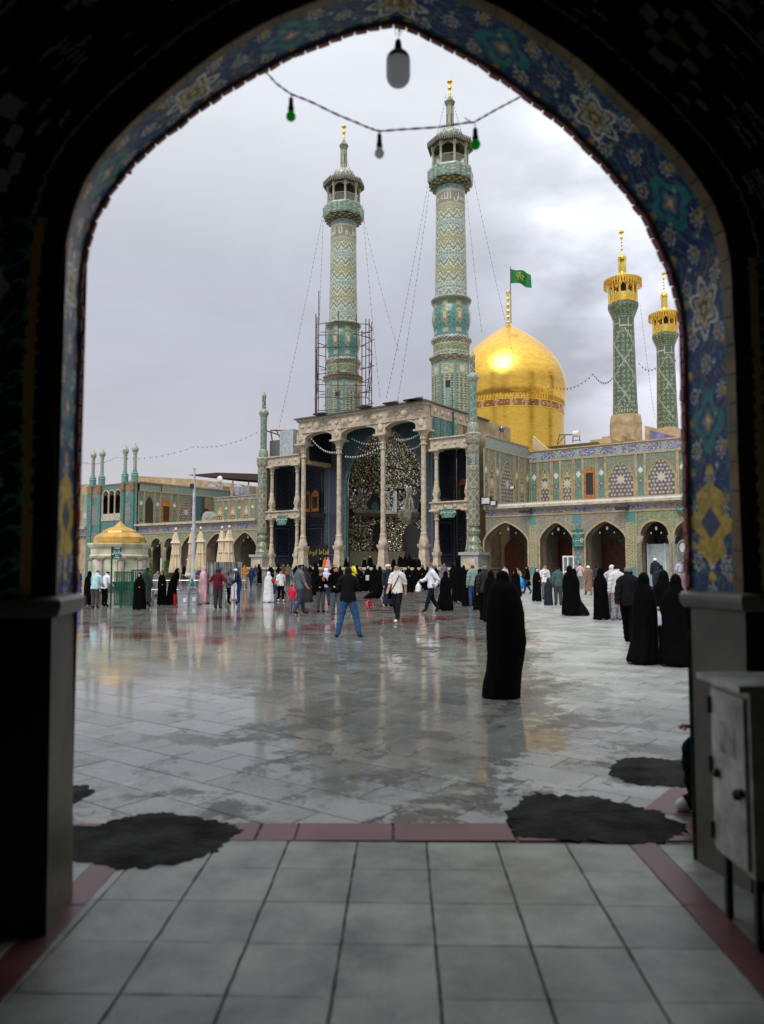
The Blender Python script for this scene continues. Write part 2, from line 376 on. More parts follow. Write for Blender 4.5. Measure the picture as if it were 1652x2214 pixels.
# ================================================================== GROUND
def wet_material():
    m = bpy.data.materials.new('wet_paving_stone'); m.use_nodes = True; t = m.node_tree; b = t.nodes['Principled BSDF']
    g = N(t, 'ShaderNodeNewGeometry'); at = N(t, 'ShaderNodeAttribute', attribute_name='Tint')
    sp = N(t, 'ShaderNodeSeparateXYZ'); t.links.new(g.outputs['Position'], sp.inputs[0])
    def noise(s, d=6, r=.55, stretch=None, dist=0.0):
        n = N(t, 'ShaderNodeTexNoise'); n.inputs['Scale'].default_value = s; n.inputs['Detail'].default_value = d; n.inputs['Roughness'].default_value = r; n.inputs['Distortion'].default_value = dist
        t.links.new(g.outputs['Position'], n.inputs[0]); return n.outputs[0]
    def M(op, a, b_=None, c=None, cl=False):
        n = N(t, 'ShaderNodeMath', operation=op); n.use_clamp = cl
        for i, v in enumerate((a, b_, c)):
            if v is None: continue
            if isinstance(v, (int, float)): n.inputs[i].default_value = v
            else: t.links.new(v, n.inputs[i])
        return n.outputs[0]
    def MRr(v, a, b_, c, d):
        n = N(t, 'ShaderNodeMapRange', interpolation_type='SMOOTHSTEP'); t.links.new(v, n.inputs[0])
        for i, q in enumerate((a, b_, c, d)): n.inputs[i + 1].default_value = q
        return n.outputs[0]
    # where the water stands: most on the left and in the middle of the court, little to the right
    side = MRr(M('SUBTRACT', sp.outputs['X'], M('MULTIPLY', sp.outputs['Y'], .13)), -.6, 3.4, .19, -.20)
    near = MRr(sp.outputs['Y'], 4.2, 7.5, -.30, 0.0)
    blot = M('ADD', M('ADD', M('MULTIPLY', noise(.30, 5, .6, dist=.5), .36), M('MULTIPLY', noise(1.15, 8, .72, dist=.4), .50)), M('MULTIPLY', noise(5.5, 7, .75), .42))
    lvl = M('ADD', M('ADD', blot, side), near)
    wet = MRr(lvl, .655, .73, 0, 1)
    damp = MRr(noise(.8, 7, .65), .38, .62, 0, 1)
    c1 = N(t, 'ShaderNodeMix', data_type='RGBA'); c1.inputs[6].default_value = (.40, .42, .395, 1); c1.inputs[7].default_value = (.30, .31, .29, 1); t.links.new(damp, c1.inputs[0])
    c2 = N(t, 'ShaderNodeMix', data_type='RGBA'); c2.inputs[7].default_value = (.15, .155, .145, 1); t.links.new(M('MULTIPLY', wet, .75), c2.inputs[0]); t.links.new(c1.outputs[2], c2.inputs[6])
    redm = M('MULTIPLY', M('MULTIPLY', MRr(noise(.33, 5, .6, dist=.4), .50, .60, 0, 1), MRr(sp.outputs['Y'], 14, 18, 0, 1)), M('MULTIPLY', MRr(sp.outputs['Y'], 34, 44, 1, 0), MRr(sp.outputs['X'], 1.5, 6, 1, 0)))  # reddish reflections painted into the stone colour as dark red patches
    c3 = N(t, 'ShaderNodeMix', data_type='RGBA'); c3.inputs[7].default_value = (.15, .018, .018, 1); t.links.new(M('MULTIPLY', redm, .8), c3.inputs[0]); t.links.new(c2.outputs[2], c3.inputs[6])
    dk = M('MULTIPLY', MRr(M('ADD', M('MULTIPLY', noise(1.5, 10, .80, dist=.3), .7), M('MULTIPLY', noise(.5, 4, .6), .3)), .505, .545, 0, 1), MRr(M('ABSOLUTE', M('SUBTRACT', sp.outputs['X'], M('MULTIPLY', sp.outputs['Y'], .02))), 1.2, 3.6, 1, .25))
    c4 = N(t, 'ShaderNodeMix', data_type='RGBA'); c4.inputs[7].default_value = (.06, .057, .043, 1); t.links.new(M('MULTIPLY', dk, 1.0), c4.inputs[0]); t.links.new(c3.outputs[2], c4.inputs[6])
    c3 = c4
    grain = MRr(noise(38, 5, .75), .2, .8, .74, 1.22)
    s = N(t, 'ShaderNodeVectorMath', operation='SCALE'); t.links.new(c3.outputs[2], s.inputs[0]); t.links.new(M('MULTIPLY', grain, at.outputs['Fac']), s.inputs['Scale'])
    t.links.new(s.outputs[0], b.inputs['Base Color'])
    rdry = MRr(noise(2.2, 6, .7), .3, .7, .26, .48)
    mr = N(t, 'ShaderNodeMix', data_type='FLOAT'); film = M('MULTIPLY', wet, M('MULTIPLY_ADD', dk, -.9, 1.0)); t.links.new(film, mr.inputs[0]); t.links.new(rdry, mr.inputs[2]); mr.inputs[3].default_value = .05
    t.links.new(mr.outputs[0], b.inputs['Roughness'])
    bp = N(t, 'ShaderNodeBump'); bp.inputs['Distance'].default_value = .004
    t.links.new(M('MULTIPLY_ADD', wet, -.93, 1.0), bp.inputs['Strength']); t.links.new(noise(26, 6, .7), bp.inputs['Height'])
    rp = N(t, 'ShaderNodeBump'); rp.inputs['Distance'].default_value = .02; rp.inputs['Strength'].default_value = .05; t.links.new(noise(3.0, 4, .6), rp.inputs['Height']); t.links.new(rp.outputs[0], bp.inputs['Normal'])
    t.links.new(bp.outputs[0], b.inputs['Normal'])
    b.inputs['Specular IOR Level'].default_value = .55
    return m
WET = wet_material()
GROUT = mat('dark_grout', (.02, .02, .02), .9)
ground = struct(obj('ground', MB().add([(-160, -60, -.012), (160, -60, -.012), (160, 220, -.012), (-160, 220, -.012)], [(0, 1, 2, 3)]), GROUT))
def tinted(me, vals):
    at = me.attributes.new('Tint', 'FLOAT_COLOR', 'FACE'); at.data.foreach_set('color', np.repeat(np.asarray(vals, np.float32), 4)); return me
def clip(poly, n, c):                         # keep n.p >= c
    o = []
    for i, p in enumerate(poly):
        q = poly[(i + 1) % len(poly)]; a = n[0] * p[0] + n[1] * p[1] - c; b = n[0] * q[0] + n[1] * q[1] - c
        if a >= 0: o.append(p)
        if a * b < 0: k = a / (a - b); o.append((p[0] + (q[0] - p[0]) * k, p[1] + (q[1] - p[1]) * k))
    return o
def slab_mesh(poly, top, tilt, name='slab'):
    n = len(poly); cx = sum(p[0] for p in poly) / n; cy = sum(p[1] for p in poly) / n; ch = .004
    vs = [(p[0], p[1], -.012) for p in poly] + [(p[0], p[1], top - ch * .5 + (p[0] - cx) * tilt[0] + (p[1] - cy) * tilt[1]) for p in poly]
    vs += [(p[0] + (cx - p[0]) * .012, p[1] + (cy - p[1]) * .012, top + (p[0] - cx) * tilt[0] + (p[1] - cy) * tilt[1]) for p in poly]
    fs = [tuple(range(2 * n, 3 * n))]
    for i in range(n):
        j = (i + 1) % n; fs += [(i, j, n + j, n + i), (n + i, n + j, 2 * n + j, 2 * n + i)]
    return vs, fs
sA = gnd(515, 1783); sB = gnd(1110, 1777); sC = gnd(515, 1820)
STRIPY = (sA.y + sB.y) / 2; STRIP0 = gnd(800, 1817).y
e1 = Vector((math.cos(R(-36)), math.sin(R(-36)))); e2 = Vector((math.sin(R(36)), math.cos(R(36))))
SW, SL = .405, .81
court = struct(obj('courtyard_paving', MB().add([(-160, 62, -.004), (160, 62, -.004), (160, 215, -.004), (-160, 215, -.004)], [(0, 1, 2, 3)]), WET)); tinted(court.data, [1.0])
cells = []
for r in range(-60, 190):
    for k in range(-95, 110):
        a = k * SL + (r % 2) * SL / 2 + .12; b = r * SW + .07
        P = e1 * (a + SL / 2) + e2 * (b + SW / 2)
        if P.y < STRIPY - .5 or P.y > 62.5 or abs(P.x) > 4.0 + P.y * .60: continue
        g = .0055
        poly = [tuple(e1 * u + e2 * v_) for u, v_ in ((a + g, b + g), (a + SL - g, b + g), (a + SL - g, b + SW - g), (a + g, b + SW - g))]
        pc = clip(poly, (0, 1), STRIPY)
        if P.y > 55: pc = clip(pc, (0, -1), -62)
        if len(pc) < 3: continue
        cells.append((P.y + abs(P.x) * .8 - (P.y > 5.5) * 0, P, pc, len(pc) == 4 and pc == poly))
cells.sort(key=lambda c: c[0])
big = MB(); bt = []; shared = []
for i in range(8):
    vs, fs = slab_mesh([tuple(e1 * u + e2 * v_) for u, v_ in ((-SL / 2 + .0035, -SW / 2 + .0035), (SL / 2 - .0035, -SW / 2 + .0035), (SL / 2 - .0035, SW / 2 - .0035), (-SL / 2 + .0035, SW / 2 - .0035))], 0.0, ((rnd.random() - .5) * .003, (rnd.random() - .5) * .003))
    me = bpy.data.meshes.new('slab'); me.from_pydata(vs, [], fs); me.materials.append(WET); tinted(me, [.8 + .05 * i] * len(fs)); shared.append(me)
for idx, (q, P, pc, full) in enumerate(cells):
    if idx < 290:
        if full: o = bpy.data.objects.new('slab', shared[rnd.randrange(8)]); o.location = (P.x, P.y, rnd.uniform(-.0012, .0008))
        else:
            vs, fs = slab_mesh([(p[0] - P.x, p[1] - P.y) for p in pc], 0.0, (0, 0)); me = bpy.data.meshes.new('slab'); me.from_pydata(vs, [], fs); me.materials.append(WET); tinted(me, [rnd.uniform(.85, 1.1)] * len(fs)); o = bpy.data.objects.new('slab', me); o.location = (P.x, P.y, 0)
        C.objects.link(o); o.parent = court
    else:
        tl = .0028 if P.y < 25 else .0016
        vs, fs = slab_mesh(pc, rnd.uniform(-.0008, .0008), ((rnd.random() - .5) * tl, (rnd.random() - .5) * tl)); big.add(vs, fs); bt += [rnd.uniform(.82, 1.14)] * len(fs)
o = obj('slab_field', big, WET, court, fix=False); tinted(o.data, bt); o['kind'] = 'stuff'
# --- passage floor: square tiles, pink bands
def pass_material(name, c, rough, dark=.5):
    m = bpy.data.materials.new(name); m.use_nodes = True; t = m.node_tree; b = t.nodes['Principled BSDF']
    g = N(t, 'ShaderNodeNewGeometry'); at = N(t, 'ShaderNodeAttribute', attribute_name='Tint')
    n1 = N(t, 'ShaderNodeTexNoise'); n1.inputs['Scale'].default_value = 2.4; n1.inputs['Detail'].default_value = 7; n1.inputs['Roughness'].default_value = .62; t.links.new(g.outputs['Position'], n1.inputs[0])
    n2 = N(t, 'ShaderNodeTexNoise'); n2.inputs['Scale'].default_value = 60; n2.inputs['Detail'].default_value = 4; t.links.new(g.outputs['Position'], n2.inputs[0])
    r1 = N(t, 'ShaderNodeMapRange'); r1.inputs[1].default_value = .32; r1.inputs[2].default_value = .62; r1.inputs[3].default_value = dark; r1.inputs[4].default_value = 1.12; t.links.new(n1.outputs[0], r1.inputs[0])
    r2 = N(t, 'ShaderNodeMapRange'); r2.inputs[3].default_value = .8; r2.inputs[4].default_value = 1.2; t.links.new(n2.outputs[0], r2.inputs[0])
    a = N(t, 'ShaderNodeMath', operation='MULTIPLY'); t.links.new(r1.outputs[0], a.inputs[0]); t.links.new(r2.outputs[0], a.inputs[1])
    a2 = N(t, 'ShaderNodeMath', operation='MULTIPLY'); t.links.new(a.outputs[0], a2.inputs[0]); t.links.new(at.outputs['Fac'], a2.inputs[1])
    s = N(t, 'ShaderNodeVectorMath', operation='SCALE'); s.inputs[0].default_value = c; t.links.new(a2.outputs[0], s.inputs['Scale']); t.links.new(s.outputs[0], b.inputs['Base Color'])
    rr = N(t, 'ShaderNodeMapRange'); rr.inputs[3].default_value = rough; rr.inputs[4].default_value = rough + .25; t.links.new(n1.outputs[0], rr.inputs[0]); t.links.new(rr.outputs[0], b.inputs['Roughness'])
    bp = N(t, 'ShaderNodeBump'); bp.inputs['Distance'].default_value = .003; bp.inputs['Strength'].default_value = .5; t.links.new(n2.outputs[0], bp.inputs['Height']); t.links.new(bp.outputs[0], b.inputs['Normal'])
    return m
PASS = pass_material('passage_marble', (.32, .345, .30), .24, .40); PINK = pass_material('pink_stone', (.17, .058, .062), .25, .6)
pf = struct(obj('passage_floor', MB().add([(-3.2, -6, -.010), (3.2, -6, -.010), (3.2, STRIPY, -.010), (-3.2, STRIPY, -.010)], [(0, 1, 2, 3)]), mat('dirty_joint_mortar', (.07, .07, .06), .8, var=.5, vs=12)))
TS = .425; j0 = gnd(773, 1820); ydir = R(-1.5)
def prot(a, b): return (j0.x + a * math.cos(ydir) - b * math.sin(ydir), j0.y + a * math.sin(ydir) + b * math.cos(ydir))
XL_, XR_ = gnd(260, 1870).x, gnd(1400, 1870).x
XL2, XR2 = XL_ - .17, XR_ + .17
SLOPE = Vector((-math.sin(ydir), math.cos(ydir)))
tileB = MB(); tb = []
def addtile(poly, name, m, sep_):
    if len(poly) < 3: return
    cx = sum(p[0] for p in poly) / len(poly); cy = sum(p[1] for p in poly) / len(poly)
    gx, gy = .028, .002
    poly = [(p[0] + (cx - p[0]) * gx, p[1] + (cy - p[1]) * gy) for p in poly]
    pq = []
    for i_, p in enumerate(poly):
        q = poly[(i_ + 1) % len(poly)]; L_ = math.hypot(q[0] - p[0], q[1] - p[1]); nn_ = max(1, int(L_ / .07))
        for k_ in range(nn_): f_ = k_ / nn_; pq.append((p[0] + (q[0] - p[0]) * f_ + rnd.uniform(-.0028, .0028), p[1] + (q[1] - p[1]) * f_ + rnd.uniform(-.0028, .0028)))
    poly = pq
    vs, fs = slab_mesh([(p[0] - cx, p[1] - cy) for p in poly], 0.0, ((rnd.random() - .5) * .003, (rnd.random() - .5) * .003))
    me = bpy.data.meshes.new(name); me.from_pydata(vs, [], fs); me.materials.append(m); tinted(me, [rnd.uniform(.8, 1.15)] * len(fs))
    o = bpy.data.objects.new(name, me); C.objects.link(o); o.parent = pf; o.location = (cx, cy, rnd.uniform(-.001, .001))
for i in range(-8, 8):
    for k in range(0, 24):
        poly = [prot(i * TS, -k * TS), prot((i + 1) * TS, -k * TS), prot((i + 1) * TS, -(k + 1) * TS), prot(i * TS, -(k + 1) * TS)][::-1]
        poly = clip(poly, (0, -1), -STRIP0)
        cx = sum(p[0] for p in poly) / max(1, len(poly))
        mid = clip(clip(poly, (1, 0), XL_), (-1, 0), -XR_)
        addtile(mid, 'floor_tile', PASS, True)
        addtile(clip(clip(poly, (-1, 0), -XL2), (1, 0), -3.1), 'floor_tile', PASS, True)
        addtile(clip(clip(poly, (1, 0), XR2), (-1, 0), -3.1), 'floor_tile', PASS, True)
for k in range(10):
    y1_, y0_ = STRIP0 - k * .9, STRIP0 - (k + 1) * .9
    addtile([(XL2, y0_), (XL_, y0_), (XL_, y1_), (XL2, y1_)], 'pink_slab', PINK, True)
    addtile([(XR_, y0_), (XR2, y0_), (XR2, y1_), (XR_, y1_)], 'pink_slab', PINK, True)
xs = [-3.1, -2.3, gnd(540, 1800).x - 1.0, gnd(560, 1800).x, gnd(640, 1800).x, gnd(850, 1800).x, gnd(1110, 1800).x, 1.95, 3.1]
for a, b in zip(xs[:-1], xs[1:]): addtile([(a, STRIP0), (b, STRIP0), (b, STRIPY), (a, STRIPY)], 'pink_slab', PINK, True)
MORTAR = mat('dark_patching_mortar', (.017, .017, .015), .8, var=.60, vs=3.2, bump=1.0, bs=24, spec=.10)
def patch(pts, z=.004, name='mortar_patch', m=MORTAR):
    P = [gnd(x, y) for x, y in pts]; Q = []
    for i, p in enumerate(P):
        q = P[(i + 1) % len(P)]; n = 7; jj = 0
        for k in range(n):
            jj = jj * .6 + rnd.uniform(-.03, .03); s = p.lerp(q, k / n); d = (q - p).normalized(); j = jj
            Q.append(Vector((s.x - d.y * j, s.y + d.x * j, 0)))
    c = sum(Q, Vector()) / len(Q); mb = MB(); n = len(Q)
    vs = [(c.x, c.y, z + .006)]
    for f, zz in ((.5, .004), (.86, .001), (1, 0)):
        for q in Q: vs.append((c.x + (q.x - c.x) * f, c.y + (q.y - c.y) * f, z + zz + rnd.uniform(-.002, .002) * (f < 1)))
    for q in Q: vs.append((q.x, q.y, -.011))
    fs = [(0, 1 + i, 1 + (i + 1) % n) for i in range(n)]
    for r in range(3): fs += [(1 + r * n + i, 1 + (r + 1) * n + i, 1 + (r + 1) * n + (i + 1) % n, 1 + r * n + (i + 1) % n) for i in range(n)]
    o = obj(name, mb.add(vs, fs), m, court, smooth=True); return o
patch([(1098, 1750), (1130, 1725), (1155, 1714), (1200, 1720), (1260, 1722), (1300, 1725), (1340, 1735), (1400, 1748), (1440, 1762), (1488, 1786), (1470, 1808), (1440, 1822), (1350, 1822), (1250, 1818), (1130, 1812), (1105, 1785)])
patch([(1312, 1660), (1330, 1645), (1360, 1638), (1420, 1640), (1480, 1645), (1560, 1655), (1560, 1700), (1480, 1703), (1420, 1700), (1370, 1695), (1330, 1680)])
patch([(148, 1785), (200, 1790), (260, 1770), (330, 1757), (370, 1755), (430, 1768), (490, 1780), (518, 1795), (500, 1820), (470, 1845), (400, 1862), (300, 1878), (230, 1875), (140, 1860)])
patch([(130, 1700), (180, 1698), (212, 1713), (170, 1735), (120, 1742)])
pk = [gnd(*p) for p in ((1390, 1752), (1447, 1706), (1560, 1704), (1575, 1768), (1455, 1762))]
vs, fs = slab_mesh([(p.x, p.y) for p in pk][::-1], .004, (0, 0)); me = bpy.data.meshes.new('pink_slab'); me.from_pydata(vs, [], fs); me.materials.append(PINK); tinted(me, [1.0] * len(fs)); link('pink_slab', fixn(me), None, court)

# ================================================================== NEAR ARCHWAY
JL, JR = gnd(143, 1935), gnd(1508, 1862)
AD = (JR - JL).normalized(); AN = Vector((AD.y, -AD.x, 0))     # towards the camera
INN = [(157, 1950), (158, 1330), (160.4, 1269), (161.7, 1083), (163, 948), (168.5, 813), (170, 729), (170, 648), (171.8, 608), (175.9, 567), (180, 548), (185, 521), (192, 502), (201, 476), (209, 460), (220, 438), (232, 418), (246, 400), (260, 381), (275, 364), (302, 333), (319.5, 319), (351.6, 294), (397, 257.5), (434, 230), (471, 202), (512, 179), (568, 149), (618, 122), (669, 101), (719, 80.5), (770, 64), (816, 53), (857, 47),
       (889, 57), (932, 79), (978, 101), (1034, 133), (1089, 168), (1135, 202), (1190, 241), (1236, 280), (1277, 322), (1309, 354), (1342, 395), (1369, 427), (1397, 464), (1415, 501), (1434, 547), (1452, 584), (1466, 630), (1477, 690), (1481, 743), (1483, 865), (1487, 1018), (1490, 1202), (1492, 1269), (1494, 1330), (1508, 1862)]
OUT = [(100, 2020), (110, 1407), (113, 1280), (116, 1100), (121, 813), (125, 740), (127.4, 675), (129, 608), (134, 554), (141, 508), (152, 465), (166, 416), (189, 371), (216, 333), (259, 284), (297, 247), (332, 217), (365, 188), (421, 142), (476, 101), (531, 67), (577, 41), (623, 23), (664, 4), (760, -28), (858, -56),
       (960, -34), (1057, 0), (1116, 32), (1172, 69), (1236, 110), (1282, 147), (1337, 198), (1392, 248), (1438, 294), (1484, 345), (1521, 395), (1549, 441), (1571, 501), (1581, 552), (1585, 598), (1588, 703), (1594, 800), (1597, 957), (1605, 1150), (1611, 1280), (1613, 1407), (1626, 1990)]
FARP = JL; NEARP = JL + AN * .44
def onplane(pts, p0): return [hitp(x, y, p0, AN) for x, y in pts]
def resamp(P, n):
    L = [0]
    for a, b in zip(P[:-1], P[1:]): L.append(L[-1] + (b - a).length)
    xs_ = np.linspace(0, L[-1], n); A = np.array([tuple(p) for p in P])
    return [Vector((float(np.interp(x, L, A[:, 0])), float(np.interp(x, L, A[:, 1])), float(np.interp(x, L, A[:, 2])))) for x in xs_], L[-1]
def smoothp(P, it=3):
    for _ in range(it):
        P = [P[0]] + [P[i] * .5 + (P[i - 1] + P[i + 1]) * .25 for i in range(1, len(P) - 1)] + [P[-1]]
    return P
iL = INN.index((857, 47)); oL = OUT.index((858, -56))
fl, lenL = resamp(onplane(INN[:iL + 1], FARP), 420); fr, lenR = resamp(onplane(INN[iL:], FARP), 420)
nl, _ = resamp(onplane(OUT[:oL + 1], NEARP), 420); nr, _ = resamp(onplane(OUT[oL:], NEARP), 420)
fl, fr, nl, nr = [smoothp(p, 30) for p in (fl, fr, nl, nr)]
FAR = fl + fr[1:]; NEAR = nl + nr[1:]; NP_ = len(FAR); ATOT = lenL + lenR
for P in (FAR, NEAR):
    for p in (P[0], P[-1]): p.z = 0.0
fa = np.array([tuple(p) for p in FAR]); na = np.array([tuple(p) for p in NEAR])
gate = thing('arched_gateway', 'dark tiled gateway arch in the foreground framing the whole courtyard', 'archway', (JL + JR) / 2)
gate_o = gate.location.copy()
def gpt(p): return tuple(Vector(p) - gate_o)
ti = np.arange(NP_)
def soff(U, V):                                # U in point index, V 0 near..1 far
    o = [np.interp(U, ti, na[:, k]) * (1 - V) + np.interp(U, ti, fa[:, k]) * V for k in range(3)]
    return o[0] - gate_o.x, o[1] - gate_o.y, o[2]
ZL = 1.50                                      # top of the dado ledge
iz0 = int(np.argmax(fa[:, 2] > ZL)); iz1 = NP_ - 1 - int(np.argmax(fa[::-1, 2] > ZL))
MPI = ATOT / NP_
def soffit_col(U, V):
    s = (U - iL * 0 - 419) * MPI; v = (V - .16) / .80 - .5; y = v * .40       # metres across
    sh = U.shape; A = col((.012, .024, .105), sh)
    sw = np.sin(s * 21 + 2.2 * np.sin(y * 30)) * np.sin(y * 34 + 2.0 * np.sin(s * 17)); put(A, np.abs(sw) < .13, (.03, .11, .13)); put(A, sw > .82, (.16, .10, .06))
    def med(s0, per, y0, rx, ry, lob, cs):
        ds = ((s - s0 + per / 2) % per) - per / 2; th = np.arctan2((y - y0) / ry, ds / rx); r = np.hypot(ds / rx, (y - y0) / ry); k = 1 + .22 * np.cos(lob * th)
        for f, c in cs: put(A, r < k * f, c)
    for s0, y0, q in ((.16, .13, .05), (.16, -.13, .05), (.49, .13, .045), (.49, -.13, .045), (.32, .0, .05), (.81, .12, .05), (.81, -.12, .05), (1.14, .13, .045), (1.14, -.13, .045), (.98, 0, .05)):
        med(s0, 1.3, y0, q, q * .9, 8, ((1, (.30, .32, .30)), (.66, (.02, .04, .13)), (.40, (.33, .25, .10))))
    med(.0, 1.3, 0, .155, .125, 6, ((1, (.42, .42, .36)), (.80, (.05, .06, .08)), (.66, (.34, .32, .24)), (.46, (.27, .20, .05)), (.30, (.05, .04, .05)), (.16, (.4, .3, .1))))
    med(.65, 1.3, 0, .15, .13, 4, ((1, (.02, .15, .15)), (.62, (.015, .04, .14)), (.45, (.02, .15, .15)), (.30, (.34, .14, .10)), (.15, (.45, .42, .36))))
    for k_ in range(9):
        med(.07 + k_ * .145, 1.3, .165 * (-1) ** k_, .026, .022, 5, ((1, (.32, .20, .07)),)); med(.03 + k_ * .145, 1.3, .075 * (-1) ** (k_ + 1), .020, .018, 5, ((1, (.05, .20, .18)), (.5, (.4, .35, .3))))
    top = np.abs(y) > .185; put(A, top, (.02, .12, .13)); put(A, np.abs(y) > .197, (.03, .03, .03))
    zz = np.interp(U, ti, fa[:, 2]); low = zz < 2.30; ds = zz - 1.96                     # golden star at the foot of each side
    put(A, low & (np.abs(ds) + np.abs(y) * 1.5 < .30 + .06 * np.cos(ds * 40)), (.36, .25, .04)); put(A, low & (np.abs(ds) * 1.1 + np.abs(y) < .10), (.03, .05, .10)); put(A, zz < ZL + .06, (.02, .14, .15)); put(A, zz < ZL + .03, (.25, .14, .05))
    put(A, V > .955, (.02, .012, .01))
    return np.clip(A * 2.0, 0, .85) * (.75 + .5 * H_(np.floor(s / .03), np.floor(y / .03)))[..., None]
SOF = mosaic_mat('glazed_soffit_mosaic', rough=.35, var=.22, vs=9); SOF.node_tree.nodes['Principled BSDF'].inputs['Specular IOR Level'].default_value = .22
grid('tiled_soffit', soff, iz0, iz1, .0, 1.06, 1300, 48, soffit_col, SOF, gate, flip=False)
BR1 = mat('buff_trim_brick', (.22, .15, .055), .6, var=.25, vs=5); BR2 = mat('pink_edge_brick', (.42, .17, .15), .7, var=.3, vs=4, bump=.4)
def brickgeo(i0, i1, v0, v1, out, thick=.0):
    q = []
    for u, v in ((i0, v0), (i1, v0), (i1, v1), (i0, v1)):
        x, y, z = soff(np.array([float(u)]), np.array([float(v)])); q.append(Vector((x[0], y[0], z[0])))
    return q
cenz = Vector((0, 0, 2.2))
def inward(p):                                 # direction into the opening, within the arch plane
    q = Vector((-p.dot(AD), 0)) if False else None
    a = p.dot(AD); zz = max(0, p.z - 2.9)
    v = Vector((AD.x * -a, AD.y * -a, -zz * 1.0 if p.z > 2.9 else 0)); return v.normalized()
bi = iz0; step = .155 / MPI
while bi + step < iz1:                         # buff trim bricks along the near edge
    q = brickgeo(bi + .008 / MPI, bi + step, .0, .15, 0); c = sum(q, Vector()) / 4; n = inward(c)
    mb = MB().add([p - n * .02 for p in q] + [p + n * .010 for p in q], [(4, 5, 6, 7), (0, 1, 5, 4), (1, 2, 6, 5), (2, 3, 7, 6), (3, 0, 4, 7)])
    obj('trim_brick', mb, BR1, gate); bi += step
bi = iz0; step = .080 / MPI
while bi + step < iz1:                         # toothed brick edge facing the court
    q = brickgeo(bi + .006 / MPI, bi + step, .955, 1.05, 0); c = sum(q, Vector()) / 4; n = inward(c); j = rnd.uniform(.016, .027); k = rnd.uniform(-.004, .004)
    a = [p - n * .02 for p in q]; b_ = [p + n * (j + (k if t_ in (0, 3) else -k)) for t_, p in enumerate(q)]
    mid = [(x + (c + n * j - x) * .14) + n * .002 for x in b_]; b2_ = [x - n * .006 for x in b_]
    mb = MB().add(a + b2_ + mid, [(8, 9, 10, 11)] + [(i, (i + 1) % 4, 4 + (i + 1) % 4, 4 + i) for i in range(4)] + [(4 + i, 4 + (i + 1) % 4, 8 + (i + 1) % 4, 8 + i) for i in range(4)])
    obj('edge_brick', mb, BR2, gate, smooth=False); bi += step
# wall face around the near edge
nA = np.array([(p - gate_o).dot(AD) for p in NEAR]); nZ = na[:, 2]
oy = (NEARP - gate_o).dot(AN)
def nearpos(U, V): return AD.x * U + AN.x * oy, AD.y * U + AN.y * oy, V
mono = np.maximum.accumulate(nA)
def inside_near(U, V): return (U > nA[:420].min()) & (U < nA[420:].max()) & (V < np.interp(U, mono, nZ))
def wall_col(U, V):
    sh = U.shape; step_ = 6; pa = nA[::step_]; pz = nZ[::step_]; best = np.full(sh, 9.0); bs = np.zeros(sh)
    for k in range(len(pa)):
        d = np.hypot(U - pa[k], V - pz[k]); m_ = d < best; best[m_] = d[m_]; bs[m_] = k * step_ * MPI * 1.06
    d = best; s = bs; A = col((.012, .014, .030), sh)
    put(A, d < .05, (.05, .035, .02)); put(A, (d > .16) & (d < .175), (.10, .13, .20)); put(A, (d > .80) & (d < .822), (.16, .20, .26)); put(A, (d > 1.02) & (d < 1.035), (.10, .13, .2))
    ch = (d > .84) & (d < 1.0) & (((s * 1.0 + np.abs(d - .92) * 1.2) % .24) < .10); put(A, ch, (.10, .13, .18))
    def med(per, off, d0, rs, rd, lob, cs, k0=.2):
        ds = ((s - off + per / 2) % per) - per / 2; r = np.hypot(ds / rs, (d - d0) / rd); th = np.arctan2((d - d0) / rd, ds / rs); k = 1 + k0 * np.cos(lob * th)
        for f0, f1, c in cs: put(A, (r < k * f0) & (r > k * f1), c)
    med(1.25, .1, .48, .20, .17, 4, ((1, .72, (.34, .37, .44)), (.3, 0, (.12, .10, .06))), .12)
    med(1.25, .62, .44, .10, .10, 8, ((1, .8, (.30, .33, .38)), (.5, .38, (.25, .27, .3))))
    for o_, dd in ((.36, .30), (.88, .62), (.40, .66), (.9, .28)): med(1.25, o_, dd, .06, .06, 6, ((1, .75, (.24, .28, .32)),))
    far = d > 1.05
    sp_ = np.abs(np.sin(U * 3.1 + 1.6 * np.sin(V * 2.7)) * np.sin(V * 3.3 + 1.6 * np.sin(U * 2.3))) ; put(A, far & (sp_ < .025), (.20, .15, .05))
    rr = np.hypot((U + 2.35), (V - 4.9)); put(A, far & (rr < .34), (.02, .06, .09)); put(A, far & (rr < .20), (.28, .13, .04)); put(A, far & (rr < .09), (.03, .03, .04))
    side = (V < 3.4) & (d > .10) & (d < .72); z_ = V * 1.0                                      # green panels beside the opening
    B = arab(U, V, (.006, .05, .045), (.02, .10, .08), (.012, .03, .05), .3); t = ((V - 1.62) % .95) - .475; x_ = d - .40
    r = np.abs(x_) / .17 + np.abs(t) / .30; B[(r < 1) & (r > .62)] = (.42, .40, .36); B[(r < .55)] = (.05, .03, .02)
    B[(d < .15) | (d > .67)] = (.20, .10, .03)
    A[side] = B[side]
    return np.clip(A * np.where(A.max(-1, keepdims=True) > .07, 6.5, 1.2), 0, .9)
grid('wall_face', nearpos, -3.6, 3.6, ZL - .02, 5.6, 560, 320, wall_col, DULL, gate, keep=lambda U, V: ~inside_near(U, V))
mb = MB(); i0, i1 = iz0, iz1
mb.tube([gpt(p) for p in NEAR[i0:i1:6]], .012, 6); obj('edge_bead', mb, mat('dark_bead', (.03, .02, .012), .6), gate, smooth=True)
